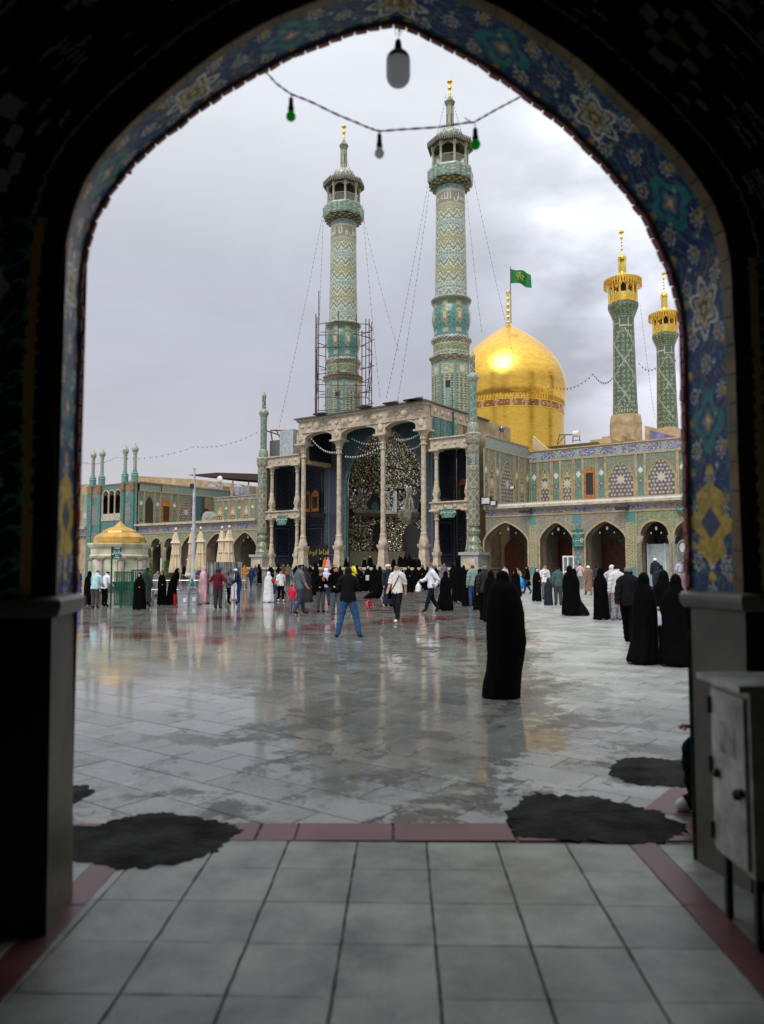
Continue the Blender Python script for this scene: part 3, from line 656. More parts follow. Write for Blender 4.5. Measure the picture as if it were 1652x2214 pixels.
# dado below the ledge, on both sides (reveal + face), ledges
DADO = mat('olive_grey_marble', (.10, .095, .075), .42, var=.3, vs=1.6)
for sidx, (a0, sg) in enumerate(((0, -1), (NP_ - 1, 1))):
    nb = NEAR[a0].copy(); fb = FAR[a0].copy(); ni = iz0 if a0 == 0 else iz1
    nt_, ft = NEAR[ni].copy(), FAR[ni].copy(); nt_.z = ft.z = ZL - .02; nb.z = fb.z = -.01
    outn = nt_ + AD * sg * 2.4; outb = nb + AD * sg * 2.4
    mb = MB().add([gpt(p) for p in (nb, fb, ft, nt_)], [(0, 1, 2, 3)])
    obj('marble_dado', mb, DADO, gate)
    obj('dado_front', MB().add([gpt(p) for p in (nb, nt_, outn, outb)], [(0, 1, 2, 3)]), mat('painted_shade_front', (.012, .011, .010), .45), gate)  # camera-side shade put into the colour: near-black copy of the dado marble
    inn = -AD * sg
    pr = []; c0 = nt_ + AN * .0; c1 = ft - AN * .02
    prof = [(.0, -.03), (.035, -.02), (.055, .02), (.052, .05), (.03, .07), (0, .075)]
    vs = []
    for P, sgn in ((nt_ + AD * sg * 2.4, 0), (nt_, 1), (ft, 2)):
        for o_, z in prof:
            if sgn == 0: q = P + AN * o_
            elif sgn == 1: q = P + AN * o_ + inn * o_
            else: q = P + inn * o_ - AN * .03
            vs.append(gpt(Vector((q.x, q.y, ZL - .02 + z))))
    n = len(prof); fs = [(r * n + i, r * n + i + 1, (r + 1) * n + i + 1, (r + 1) * n + i) for r in range(2) for i in range(n - 1)] + [tuple(2 * n + i for i in range(n))]
    obj('stone_ledge', MB().add(vs, fs), mat('ledge_stone', (.18, .175, .155), .4, var=.15), gate, smooth=True)
# outer wall of the gateway (towards the court), seen only from outside
fA = np.maximum.accumulate(np.array([(p - gate_o).dot(AD) for p in FAR])); fZ = fa[:, 2]
def farpos(U, V): return AD.x * U - AN.x * .02, AD.y * U - AN.y * .02, V
o = grid('outer_wall_face', farpos, -9, 9, 0, 9, 240, 130, lambda U, V: arab(U, V, (.3, .24, .16), (.2, .22, .16), (.06, .2, .18), .4), TILE, gate, keep=lambda U, V: ~((U > fA.min() - .01) & (U < fA.max() + .01) & (V < np.interp(U, fA, fZ) + .03)))
# the passage behind the camera: walls, vault, end
BK = mat('dark_brick_wall', (.17, .16, .14), .8, var=.3, vs=3)
def vbox(name, P): o = obj(name, MB().box(*P), BK); struct(o); return o
vbox('passage_wall', (-3.2, -.6, 3.3, .2, 10.4, 6.8)); vbox('passage_wall', (3.5, -.2, 3.3, .2, 11.0, 6.8)); vbox('passage_wall', (.1, -5.6, 3.3, 7.2, .2, 6.8)); vbox('passage_ceiling', (.1, -.2, 6.5, 7.2, 11.2, .2))

# ================================================================== TILED WINGS
def PX(y0): return lambda a, z, o=0.0: (a, y0 - o, z)           # front-facing plane, o = how far proud
def PS(x0): return lambda a, z, o=0.0: (x0 + o, a, z)           # plane facing +x
def pbox(mb, pl, a0, a1, z0, z1, o0, o1):
    vs = [pl(a, z, o) for o in (o0, o1) for a, z in ((a0, z0), (a1, z0), (a1, z1), (a0, z1))]
    return mb.add(vs, [(0, 1, 2, 3), (4, 5, 6, 7), (0, 1, 5, 4), (1, 2, 6, 5), (2, 3, 7, 6), (3, 0, 4, 7)])
def pgrid(name, pl, a0, a1, z0, z1, cf, parent, o=0.0, res=.065, m=None, keep=None):
    return grid(name, lambda U, V: pl(U, V, o), a0, a1, z0, z1, max(2, int((a1 - a0) / res)), max(2, int((z1 - z0) / res)), cf, m or TILE, parent, keep)
def door_in(parent, pl, a0, a1, z0, z1, m=WOOD, o=.02):
    d = obj('door', pbox(MB(), pl, a0, a1, z0, z1 - (a1 - a0) * .45, o, o + .06), m, parent)
    c = (a0 + a1) / 2; hw = (a1 - a0) / 2; pts = arch(hw, z1 - hw * .9, z1, 8)
    P = [(c + x, z) for x, z in pts] + [(a1, z0), (a0, z0)]
    obj('door_arch', MB().add([pl(x, z, o + .01) for x, z in P], [tuple(range(len(P)))]), m, d)
    mb = MB(); pbox(mb, pl, a0 + hw * .28, a1 - hw * .28, z0 + .35, z1 - hw * 1.35, o + .05, o + .075); obj('door_panel', mb, DARK if m is WOOD else WOODD, d)
    return d
def panel_wall(parent, pl, segs, zb, zt, bz, a0, a1, bandc=None):
    """segs: (kind, a0, a1); a band of calligraphy runs from bz to zt"""
    bf = bandc or (lambda U, V: band(U, V, bz, zt, (.24, .33, .31), (.13, .11, .26), (.5, .48, .58), 1.9))
    pgrid('inscription_band', pl, a0, a1, bz, zt, bf, parent, .0)
    pgrid('wall_ground', pl, a0, a1, zb - .3, bz, lambda U, V: arab(U, V, (.15, .17, .12), (.3, .28, .2), (.1, .2, .17), .4), parent, -.03)
    mb = MB(); pbox(mb, pl, a0, a1, zt, zt + .12, -.1, .09); pbox(mb, pl, a0, a1, bz - .06, bz + .04, -.03, .05); pbox(mb, pl, a0, a1, zb - .35, zb, -.03, .05); obj('stone_course', mb, BORDER, parent, kind='stuff')
    for kind, s0, s1 in segs:
        c = (s0 + s1) / 2; w_ = s1 - s0; mb = MB()
        for q in (s0, s1): pbox(mb, pl, q - .05, q + .05, zb, bz - .06, -.03, .035)
        obj('border_strip', mb, BORDER, parent)
        top = bz - .06
        if kind == 'strip': pgrid('tile_panel', pl, s0 + .05, s1 - .05, zb, top, lambda U, V: tealstrip(U, V, s0, s1, zb, top), parent, .0, .05)
        elif kind in ('small', 'large', 'smallp'):
            h = (top - zb) * (.84 if kind == 'large' else .80); hw = w_ / 2 - .12
            def cf(U, V):
                A = girih(U, V, c, zb + .02, hw, h)
                if kind != 'large':
                    for q in (.32, .62): put(A, np.hypot(U - c, V - zb - (top - zb) * q) < .14, (.50, .42, .06))
                return A
            pgrid('tile_panel', pl, s0 + .05, s1 - .05, zb, top, cf, parent, -.01, .05)
            ap = arch(hw, zb + h * .55, zb + h, 10)
            if pl(0, 0, 0)[0] == 0 or True:
                tb_ = MB(); P = [(ap[0][0], zb)] + ap + [(ap[-1][0], zb)]
                vs = []
                for i, p in enumerate(P):
                    q0 = P[max(0, i - 1)]; q1 = P[min(len(P) - 1, i + 1)]; dx, dz = q1[0] - q0[0], q1[1] - q0[1]; l = math.hypot(dx, dz) or 1
                    X, Z = p[0] - dz / l * .07, p[1] + dx / l * .07
                    vs += [pl(c + p[0], p[1], .03), pl(c + X, Z, .03), pl(c + p[0], p[1], -.02), pl(c + X, Z, -.02)]
                fs = []
                for i in range(len(P) - 1): a = 4 * i; b = a + 4; fs += [(a, b, b + 1, a + 1), (a, a + 2, b + 2, b), (a + 1, b + 1, b + 3, a + 3)]
                obj('arch_moulding', tb_.add(vs, fs), mat('ochre_moulding', (.36, .29, .11), .4), parent)
        elif kind == 'door':
            pgrid('tile_panel', pl, s0 + .05, s1 - .05, zb, top, lambda U, V: arab(U, V, (.14, .2, .14), (.3, .3, .2), (.08, .2, .18), .3), parent, -.01, .06)
            door_in(parent, pl, s0 + .12, s1 - .12, zb, zb + (top - zb) * .80)
        elif kind == 'dark':
            pgrid('tile_panel', pl, s0 + .05, s1 - .05, zb, top, lambda U, V: arab(U, V, (.14, .2, .14), (.3, .3, .2), (.08, .2, .18), .3), parent, -.01, .06)
            ap = arch(w_ / 2 - .15, zb + (top - zb) * .6, zb + (top - zb) * .85, 8); P = [(c + x, z) for x, z in ap] + [(s1 - .15, zb), (s0 + .15, zb)]
            obj('open_doorway', MB().add([pl(x, z, .012) for x, z in P], [tuple(range(len(P)))]), DARK, parent)
def arcade(parent, bays, piers, x0, x1, zt, zb1, zb0, depth, doors=()):
    """front wall at y=0 from x0 to x1. bays: (centre, half width, spring, apex, kind)"""
    def op(U, V):
        k = np.zeros(U.shape, bool)
        for c, hw, s_, a_, kd in bays: k |= inarch(U, V, c, arch(hw, s_, a_) if kd != 'round' else rarch(hw, s_))
        return k
    def cf(U, V):
        A = arab(U, V, (.20, .145, .095), (.30, .24, .16), (.12, .14, .12), .42, (.32, .2, .08))
        for n_, (c, hw, s_, a_, kd) in enumerate(bays):
            m_ = (np.abs(U - c) < hw + .33) & (V > s_ - .4)
            B = arab(U, V, *[((.25, .19, .12), (.10, .20, .24), (.36, .17, .06)), ((.23, .21, .14), (.34, .32, .24), (.13, .14, .14)), ((.27, .2, .13), (.33, .27, .2), (.16, .12, .18)), ((.12, .2, .14), (.46, .38, .07), (.3, .3, .2))][n_ % 4 if kd != 'round' else 3], .38, (.4, .3, .1))
            A[m_] = B[m_]
            put(A, (np.abs(np.abs(U - c) - hw - .33) < .05) & (V < zb0), (.36, .27, .17))
        for p0, p1, st in piers:
            m_ = (U > p0) & (U < p1) & (V > .9)
            q0 = (.40, .33, .05) if st == 'y' else (.10, .22, .26); u = (U - (p0 + p1) / 2) / .36; v = V / .36
            r = np.hypot((u + .5 * (np.floor(v) % 2)) % 1 - .5, v % 1 - .5); B = col(q0, U.shape); put(B, r < .36, (.09, .13, .18)); put(B, r < .22, (.40, .40, .32)); put(B, (np.abs(U - (p0 + p1) / 2) > (p1 - p0) / 2 - .09), (.36, .27, .18))
            B[(V > zb0 - .9) & (V < zb0 - .1)] = (.06, .24, .26); B[(V < 1.5)] = (.07, .24, .24)
            A[m_] = B[m_]
        put(A, V < .9, (.30, .28, .24))
        return A
    P0 = PX(0)
    pgrid('tiled_wall', P0, x0, x1, 0, zb0, cf, parent, 0, .062, keep=lambda U, V: ~op(U, V))
    pgrid('inscription_band', P0, x0, x1, zb0, zb1, lambda U, V: band(U, V, zb0, zb1, (.24, .19, .15), (.08, .06, .22), (.46, .42, .52), 2.1, (.20, .10, .12)), parent, .02, .05)
    mb = MB(); pbox(mb, P0, x0, x1, zb1, zb1 + .10, -.1, .12); pbox(mb, P0, x0, x1, zb1 + .10, zt, -.2, .42); obj('cornice', mb, STONE, parent)
    mb = MB(); pbox(mb, P0, x0, x1, zb0 - .09, zb0, -.05, .06); obj('stone_course', mb, BORDER, parent)
    mb = MB(); k = x0
    while k < x1: pbox(mb, P0, k, k + .16, zb1 + .02, zb1 + .10, .12, .26); k += .42
    obj('cornice_bracket', mb, STONE, parent, kind='stuff')
    for c, hw, s_, a_, kd in bays:
        pts = arch(hw, s_, a_, 12) if kd != 'round' else rarch(hw, s_)
        z0 = s_ - .05 if kd == 'round' else 0
        obj('arch_trim', arch_trim(MB(), c, pts, z0, .14, -.06, .5), BORDER, parent); obj('arch_reveal', reveal(MB(), c, pts, z0, -.02, 1.2), mat('reveal_stone', (.27, .22, .16), .6), parent)
    mb = MB(); zz = zb0 - .1
    mb.add([(x0, depth, 0), (x1, depth, 0), (x1, depth, zz), (x0, depth, zz)], [(0, 1, 2, 3)])
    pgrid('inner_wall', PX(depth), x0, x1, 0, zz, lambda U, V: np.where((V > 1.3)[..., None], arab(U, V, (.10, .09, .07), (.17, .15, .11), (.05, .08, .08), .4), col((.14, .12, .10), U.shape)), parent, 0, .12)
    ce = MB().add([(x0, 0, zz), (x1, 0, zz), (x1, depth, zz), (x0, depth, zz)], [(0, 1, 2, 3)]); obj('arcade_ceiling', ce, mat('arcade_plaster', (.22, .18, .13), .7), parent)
    for i in range(len(bays) - 1):
        b0, b1 = bays[i], bays[i + 1]; xm = (b0[0] + b0[1] + b1[0] - b1[1]) / 2; g = (b1[0] - b1[1]) - (b0[0] + b0[1])
        if b0[4] == 'round' and b1[4] == 'round': continue
        obj('inner_pier', MB().box(xm, 2.6, zz / 2, max(.5, g - .3), 2.6, zz), mat('arcade_stone', (.24, .20, .15), .6), parent)
    for kd, a0, a1, h in doors:
        door_in(parent, PX(depth), a0, a1, 0.05, h, WOODD, .04)
    for c, hw, s_, a_, kd in bays:                                 # lamp clusters hanging in each opening
        lp = MB().tube([(c, .5, a_), (c, .5, a_ - .35)], .012, 5); q = obj('lamp_cord', lp, BLACKM, parent)
        obj('lamp_bulb', MB().ell((c, .5, a_ - .5), .10, .10, .16), WHITE, q, smooth=True)
        for sx_ in (-.55, .5): obj('lamp_bulb', MB().ell((c + sx_ * hw * .7, .5, a_ - .85), .05, .05, .08), WHITE, q, smooth=True)

zt_r = fx(1043, 1097)[1]
rw = fthing('arcade_wing', 'two storey tiled wing with wide pointed arcade and yellow mosaic piers on the right', 'building')
def bay(d0, d1, yap, ysp, kind='pt', ref=1100):
    a, b = fx(d0, ref)[0], fx(d1, ref)[0]; c = (a + b) / 2; z = fx((d0 + d1) / 2, yap)[1]; hw = (b - a) / 2
    s_ = fx((d0 + d1) / 2, ysp)[1]
    return (c, hw, z - hw if kind == 'round' else s_, z, kind)
RB = [bay(1047, 1140, 1130, 1172), bay(1167, 1237, 1130, 1168), bay(1265, 1351, 1127, 1166), bay(1384, 1444, 1127, 1150, 'round'), bay(1457, 1522, 1126, 1150, 'round'), bay(1545, 1625, 1122, 1160)]
RX0, RX1 = .9, 27.0
pier = [(fx(1145, 1200)[0], fx(1160, 1200)[0], 'y'), (fx(1240, 1200)[0], fx(1260, 1200)[0], 't'), (fx(1355, 1200)[0], fx(1376, 1200)[0], 'y')]
dd = [('door', fx(1092, 1200, 4.5)[0], fx(1133, 1200, 4.5)[0], 4.1), ('door', fx(1200, 1200, 4.5)[0], fx(1237, 1200, 4.5)[0], 4.0), ('door', fx(1300, 1200, 4.5)[0], fx(1350, 1200, 4.5)[0], 3.9)]
zb1_r, zb0_r = fx(1043, 1100)[1] - .18, fx(1045, 1117)[1]
arcade(rw, RB, pier, RX0, RX1, zt_r, zb1_r, zb0_r, 4.5, dd)
for d_ in (1384 - 4, 1450.5, 1523):                       # slender columns between the round arches
    c = fx(d_, 1150)[0]; s_ = RB[3][2]
    q = obj('column', MB().lathe([(0, .26), (.5, .26), (.55, .19), (s_ - .65, .17), (s_ - .6, .2), (s_ - .25, .3), (s_ - .05, .34)], 14, (c, .2)), STONE, rw, smooth=True)
# upper storey: a side wall running back, then the main wall parallel to the arcade
RUX = .95; yb = fy(1145, 1080, RUX)[0]
zs_t = fy(1046, 941, RUX)[1]; zm_t = fx(1200, 973, yb)[1]; zu_b = fx(1200, 1082, yb)[1]
def sgy(kind, a, b): return (kind, fy(976.3 + .3283 * a, 1050, RUX)[0], fy(976.3 + .3283 * b, 1050, RUX)[0])
def sgx(kind, a, b, ref=1040): return (kind, fx(976.3 + .3283 * a, ref, yb)[0], fx(976.3 + .3283 * b, ref, yb)[0])
SS = [sgy('strip', 216, 241), sgy('smallp', 246, 287), sgy('strip', 292, 317), sgy('large', 322, 412), sgy('strip', 420, 441), sgy('smallp', 446, 484), sgy('strip', 490, 513)]
side_b = fy(1046, 1084, RUX)[1]
panel_wall(rw, PS(RUX), SS, zt_r + .25, zs_t, zs_t - 1.0, .05, yb, lambda U, V: band(U, V, zs_t - 1.0, zs_t, (.25, .34, .33), (.25, .34, .33), (.33, .20, .15), 1.1))
MM = [sgx('strip', 525, 566), sgx('small', 575, 656), sgx('strip', 665, 713), sgx('small', 720, 802), sgx('strip', 811, 862), sgx('door', 870, 952), sgx('strip', 962, 1012), sgx('large', 1018, 1212), sgx('strip', 1220, 1272), sgx('large', 1280, 1486), sgx('strip', 1496, 1545), sgx('large', 1555, 1790), sgx('strip', 1800, 1850)]
panel_wall(rw, PX(yb), MM, zu_b, zm_t, zm_t - .95, RUX, RX1)
obj('roof', MB().add([(RUX, yb, zm_t - .05), (RX1, yb, zm_t - .05), (RX1, yb + 14, zm_t - .05), (RUX, yb + 14, zm_t - .05)], [(0, 1, 2, 3)]), PLASTER, rw)
obj('terrace', MB().add([(RUX, -.2, zt_r - .03), (RX1, -.2, zt_r - .03), (RX1, yb, zt_r - .03), (RUX, yb, zt_r - .03)], [(0, 1, 2, 3)]), PLASTER, rw)
mb = MB(); pbox(mb, PX(0), RUX, RX1, zt_r, zt_r + .12, .2, .40); k = RUX
while k < RX1: pbox(mb, PX(0), k, k + .03, zt_r + .12, zt_r + .22, .3, .33); k += .16
obj('terrace_edge', mb, WHITE, rw, kind='stuff')
# ---- left wing
lw = fthing('arcade_wing', 'long tiled wing with dark pointed arches behind the parasols on the left', 'building')
def bayl(a, b, yap, ysp, kind='pt'): return bay(151.9 + .29549 * a, 151.9 + .29549 * b, 813.6 + .29549 * yap, 813.6 + .29549 * ysp, kind)
LB = [bayl(502, 578, 1188, 1200, 'round'), bayl(597, 676, 1186, 1200, 'round'), bayl(694, 775, 1184, 1200, 'round'), bayl(820, 965, 1160, 1260), bayl(1003, 1160, 1150, 1250), bayl(1196, 1366, 1142, 1250)]
LX0, LX1 = fx(295, 1150)[0], fx(557, 1150)[0]
zt_l = fx(557, 1121)[1]; zt_l = (zt_l + fx(295, 1133)[1]) / 2
arcade(lw, LB, [(LB[2][0] + LB[2][1] + .2, LB[3][0] - LB[3][1] - .2, 't'), (LB[3][0] + LB[3][1] + .12, LB[4][0] - LB[4][1] - .12, 't')], LX0, LX1, zt_l, zt_l - .35, zt_l - 1.15, 4.5, [('door', LB[2][0] - .8, LB[2][0] + .8, 3.6), ('door', LB[3][0] - 1, LB[3][0] + 1, 3.8)])
for a in (491, 587, 685, 784):
    c = fx(151.9 + .29549 * a, 1180)[0]; s_ = LB[1][2]
    obj('column', MB().lathe([(0, .24), (.4, .24), (.45, .17), (s_ - .6, .15), (s_ - .5, .18), (s_ - .2, .27), (s_ - .05, .3)], 12, (c, .2)), STONE, lw, smooth=True)
ybl = yb
zl_t = (fx(462, 1077, ybl)[1] + fx(550, 1072, ybl)[1]) / 2; zl_b = fx(500, 1125, ybl)[1]
def sgl(kind, a, b): return (kind, fx(151.9 + .29549 * a, 1100, ybl)[0], fx(151.9 + .29549 * b, 1100, ybl)[0])
panel_wall(lw, PX(ybl), [sgl('small', 1068, 1120), sgl('strip', 1126, 1156), sgl('small', 1164, 1215), sgl('strip', 1222, 1252), sgl('small', 1262, 1312), sgl('strip', 1318, 1348)], zl_b, zl_t, zl_t - .35, sgl('x', 1050, 1366)[1], LX1 + 1.5)
obj('terrace', MB().add([(LX0, -.2, zt_l - .03), (LX1, -.2, zt_l - .03), (LX1, ybl, zt_l - .03), (LX0, ybl, zt_l - .03)], [(0, 1, 2, 3)]), PLASTER, lw)
# side wall of the pavilion running back (faces +x)
PVX = LX0 + .3
pz_t = fy(300, 1042, PVX)[1]
def sgp(kind, a, b): return (kind, fy(151.9 + .29549 * a, 1090, PVX)[0], fy(151.9 + .29549 * b, 1090, PVX)[0])
panel_wall(lw, PS(PVX), [sgp('strip', 500, 538), sgp('dark', 543, 614), sgp('strip', 622, 657), sgp('door', 664, 736), sgp('strip', 744, 782), sgp('large', 790, 905), sgp('strip', 918, 955), sgp('door', 962, 1022), sgp('small', 1060, 1160)], zt_l + .2, pz_t, pz_t - 1.0, .1, fy(151.9 + .29549 * 1170, 1090, PVX)[0], lambda U, V: band(U, V, pz_t - 1.0, pz_t, (.16, .30, .29), (.16, .30, .29), (.33, .2, .16), 1.1))
yr_ = fy(151.9 + .29549 * 1170, 1090, PVX)[0]
print('DIM', zt_r, zs_t, zm_t, yb, zt_l, zl_t, pz_t, LX0, LX1, PVX, yr_, 'turret L', fx(567, 1100, 0))
# pavilion front with four slim minarets
PV0, PV1 = fx(192, 1100)[0], LX0 + .35
pv = fthing('portal_pavilion', 'teal tiled portal pavilion with three open arches and four slim finials', 'building')
zp = (fx(205, 1049)[1] + fx(285, 1045)[1]) / 2
g0, g1 = fx(151.9 + .29549 * 252, 1100)[0], fx(151.9 + .29549 * 386, 1100)[0]
ztr, zbr = fx(235, 813.6 + .29549 * 840)[1], fx(235, 813.6 + .29549 * 1060)[1]
tri = [(g0 + (g1 - g0) * (k + .5) / 3, (g1 - g0) / 6 * .84) for k in range(3)]
def pvcol(U, V):
    A = col((.035, .17, .15), U.shape); xs_ = [PV0 + .75, PV1 - .75]
    for c in ((PV0 + g0) / 2 + .1, (g1 + PV1) / 2):
        m_ = (np.abs(U - c) < .62); B = arab(U, V, (.25, .12, .10), (.34, .32, .3), (.08, .1, .2), .34); B[(V > 1.2) & (np.abs(U - c) > .5)] = (.33, .27, .18)
        A[m_ & ((V % 3.4) < 2.5)] = B[m_ & ((V % 3.4) < 2.5)]
    put(A, V > zp - .35, (.10, .26, .25)); B = arab(U, V, (.04, .18, .16), (.10, .26, .24), (.03, .14, .13), .5); s_ = A[..., 1] == .17; A[s_] = B[s_]
    return A
lowc = (g0 + g1) / 2; lowpts = rarch((g1 - g0) / 2 * .95, 3.2)
def pvk(U, V):
    k = inarch(U, V, lowc, lowpts)
    for c, hw in tri: k |= (inarch(U, V, c, rarch(hw, ztr - hw)) & (V > zbr))
    return ~k
pgrid('tiled_front', PX(0), PV0, PV1, 0, zp, pvcol, pv, .3, .07, keep=pvk)
for c, hw in tri:
    obj('arch_trim', arch_trim(MB(), c, rarch(hw, ztr - hw), ztr - hw, .13, -.36, .2), STONE, pv)
for k in range(4):
    c = g0 + (g1 - g0) * k / 3
    obj('column', MB().lathe([(zbr, .17), (zbr + .3, .17), (zbr + .35, .12), (ztr - tri[0][1] - .4, .11), (ztr - tri[0][1], .2)], 10, (c, -.3)), STONE, pv, smooth=True)
obj('balustrade', MB().box((g0 + g1) / 2, -.3, zbr + .45, g1 - g0, .12, .9), STONE, pv)
obj('arch_trim', arch_trim(MB(), lowc, lowpts, 0, .16, -.36, .2), TURQ, pv)
mb = MB(); mb.box((PV0 + PV1) / 2, 3.3, zp / 2, PV1 - PV0 - .1, .2, zp - .2); mb.box((PV0 + PV1) / 2, 1.5, zbr - .1, PV1 - PV0 - .1, 3.4, .2); mb.box((PV0 + PV1) / 2, 1.5, zp - .15, PV1 - PV0, 3.7, .2); mb.box(PV0 + .1, 1.5, zp / 2, .2, 3.4, zp - .3); mb.box(PV1 - .1, 1.5, zt_l / 2, .2, 3.0, zt_l)
obj('inner_wall', mb, mat('pavilion_inner', (.16, .12, .08), .7), pv)
for a, yt in ((170, 536), (235, 527), (405, 503), (476, 490)):
    D0 = 151.9 + .29549 * a; c = fx(D0, 1045)[0] + (0 if a < 300 else .0); k = pxm(FW(c, -.3, 9))
    zt_ = fx(D0, 813.6 + .29549 * yt)[1]
    def cf(U, V): 
        s = ((U * 1.2 + V * 1.0) % .42) < .16; s2 = ((-U * 1.2 + V) % .42) < .13; A = col((.10, .18, .13), U.shape); put(A, s | s2, (.42, .43, .36)); return A
    sh = obj('pilaster', MB().box(c, -.36, zp / 2, .62, .2, zp), TEAL, pv)
    obj('pilaster_capital', MB().box(c, -.4, zp - .55, .75, .3, .9), mat('orange_glaze', (.28, .12, .03), .4), sh)
    f = obj('finial_base', MB().lathe([(zp, .42), (zp + .7, .40), (zp + .75, .46), (zp + .95, .40), (zp + 1.05, .44), (zp + 1.2, .30), (zp + 1.5, .22)], 12, (c, -.1)), TURQ, pv)
    zc = zt_ - 1.3
    cyl0, cyl1 = zp + 1.5, zc
    grid('finial_shaft', lambda U, V: (c + .21 * np.cos(U / .21), -.1 + .21 * np.sin(U / .21), V), 0, 2 * PI * .21, cyl0, cyl1, 28, int((cyl1 - cyl0) / .08), cf, TILE, f)
    obj('finial_onion', MB().lathe([(zc, .22), (zc + .05, .27), (zc + .15, .24), (zc + .3, .36), (zc + .55, .41), (zc + .8, .33), (zc + 1.05, .15), (zc + 1.3, .01)], 14, (c, -.1)), mat('white_green_tile', (.33, .36, .28), .35, var=.3, vs=8), f, smooth=True)
# plain wing further left
pl_ = fthing('plain_wing', 'cream plastered wing with one tall tiled window left of the teal pavilion', 'building')
zq = fx(175, 1048)[1]
obj('wall', MB().box(PV0 - 30.2, 4, zq / 2, 60.2, 8, zq), PLASTER, pl_)
for k_ in range(1, 10): obj('wall_niche', MB().prism([(PV0 - 4 - k_ * 5 + a, z) for a, z in arch(1.6, 2.6, 4.2, 8)] + [(PV0 - 2.4 - k_ * 5, 0), (PV0 - 5.6 - k_ * 5, 0)], lambda x, z: (x, -.02, z), lambda x, z: (x, -.06, z)), DARK, pl_)
ww = (fx(178, 1100)[0], fx(192, 1100)[0])
pgrid('tile_window', PX(0), ww[0], ww[1], fx(185, 1160)[1], fx(185, 1070)[1], lambda U, V: girih(U, V, sum(ww) / 2, fx(185, 1158)[1], (ww[1] - ww[0]) / 2 - .15, fx(185, 1072)[1] - fx(185, 1158)[1], (.22, .27, .30)), pl_, .05, .06)
pgrid('inscription_band', PX(0), PV0 - 60, PV0 - .1, zt_l - 1.2, zt_l - .3, lambda U, V: band(U, V, zt_l - 1.2, zt_l - .3, (.2, .17, .15), (.08, .06, .2), (.4, .38, .45), 2), pl_, .3, .08)
mb = MB(); pbox(mb, PX(0), PV0 - 60, PV0 - .1, zt_l - .3, zt_l, -.1, .5); obj('cornice', mb, STONE, pl_)
# masses behind the left wing: hall with sloping cream roof, dark canopy, tanks
bh = fthing('rear_hall', 'low cream hall roof rising behind the tiled left wing', 'building')
yy = yr_ + 1
A_ = [fx(262, 1049, yy), fx(297, 1029, yy), fx(420, 1036, yy), fx(562, 1052, yy)]
P = [(A_[0][0] - 8, A_[0][1] - 1.0)] + A_ + [(A_[3][0], 3), (A_[0][0] - 8, 3)]
obj('gable_wall', MB().prism(P, lambda x, z: (x, yy, z), lambda x, z: (x, yy + 22, z)), PLASTER, bh)
cn = fthing('roof_canopy', 'dark rusty sheet canopy on posts above the left wing roof', 'canopy', group=None)
q = [fx(440, 1031, yy + 3), fx(505, 1026, yy + 3), fx(568, 1031, yy + 3)]
obj('roof_sheet', MB().prism([(q[0][0], q[0][1]), (q[1][0], q[1][1]), (q[2][0] + 2, q[2][1]), (q[2][0] + 2, q[2][1] - .9), (q[0][0] + 1.4, q[0][1] - .25)], lambda x, z: (x, yy, z), lambda x, z: (x, yy + 9, z)), mat('rusty_sheet', (.045, .022, .022), .6), cn)
for k in (.25, .5, .75, 1): obj('post', MB().box(q[0][0] + (q[2][0] - q[0][0]) * k, yy + .3, q[2][1] - 2.0, .12, .12, 3.4), IRON, cn)
for k, dx_ in enumerate((352, 372, 466, 484, 522, 540)):
    P = fx(dx_, 1052, yy - .2); r = 1.1
    tk = thing('water_tank', ['rounded white roof tank nearest the flagpole, left of it', 'flat grey roof box left of the flagpole', 'silver roof tank right of the flagpole beside the dish', 'low white roof tank under the canopy edge', 'grey drum tank under the dark canopy', 'rightmost silver drum beside the green corner turret'][k], 'roof tank', FW(P[0], yy - .6, P[1] - 1.2), TH, 'roof tanks behind the left wing')
    obj('tank_body', MB().lathe([(-.2, .75), (-.1, .85), (1.1, .85), (1.35, .6), (1.5, .15)], 14) if k % 2 == 0 else MB().box(0, 0, .5, 1.9, 1.2, 1.3), STEEL if k > 1 else WHITE, tk, smooth=k % 2 == 0)
    obj('tank_stand', MB().box(0, 0, -.35, 1.5, 1.1, .3), IRON, tk)

# ================================================================== THE MIRRORED PORTAL
TLX = fx(567, 1180)[0]; XC = TLX / 2
plat = fthing('stone_platform', 'raised pale stone platform under the portal where women sit', 'platform')
PZ = 1.5
mb = MB().box(XC, 6, PZ / 2 - .1, -TLX + 1.2, 17, PZ - .2); obj('platform_wall', mb, mat('weathered_grey_stone', (.20, .20, .18), .6, var=.2, bump=.3), plat)
k = TLX - .5
while k < .4:
    obj('coping_stone', MB().box(k + .62, -1.9, PZ - .1, 1.22, 1.5, .2), STONE, plat); k += 1.25
obj('platform_floor', MB().box(XC, 6.3, PZ - .08, -TLX + 1.2, 16, .12), mat('pale_marble_floor', (.35, .34, .3), .3), plat)
prt = fthing('stone_portico', 'tall carved cream stone portico with four slender columns before the mirrored arch', 'portico')
cols = [fx(d, 1180)[0] for d in (655.5, 732.8, 828.6, 916.8)]
ztop = (fx(922, 868, -.5)[1] + fx(643, 905, -.5)[1]) / 2
PL0, PL1 = fx(643, 905, -.5)[0], fx(922, 868, -.5)[0]
zcap = fx(916, 928, -.3)[1]; zshaft = fx(916.8, 960)[1]; zped = fx(916.8, 1176)[1]
print('PORT', cols, ztop, PL0, PL1, zcap, zshaft, zped, 'TLX', TLX)
def flute(n, tw, a_): return lambda a, z: a_ * math.cos(n * (a + tw * z))
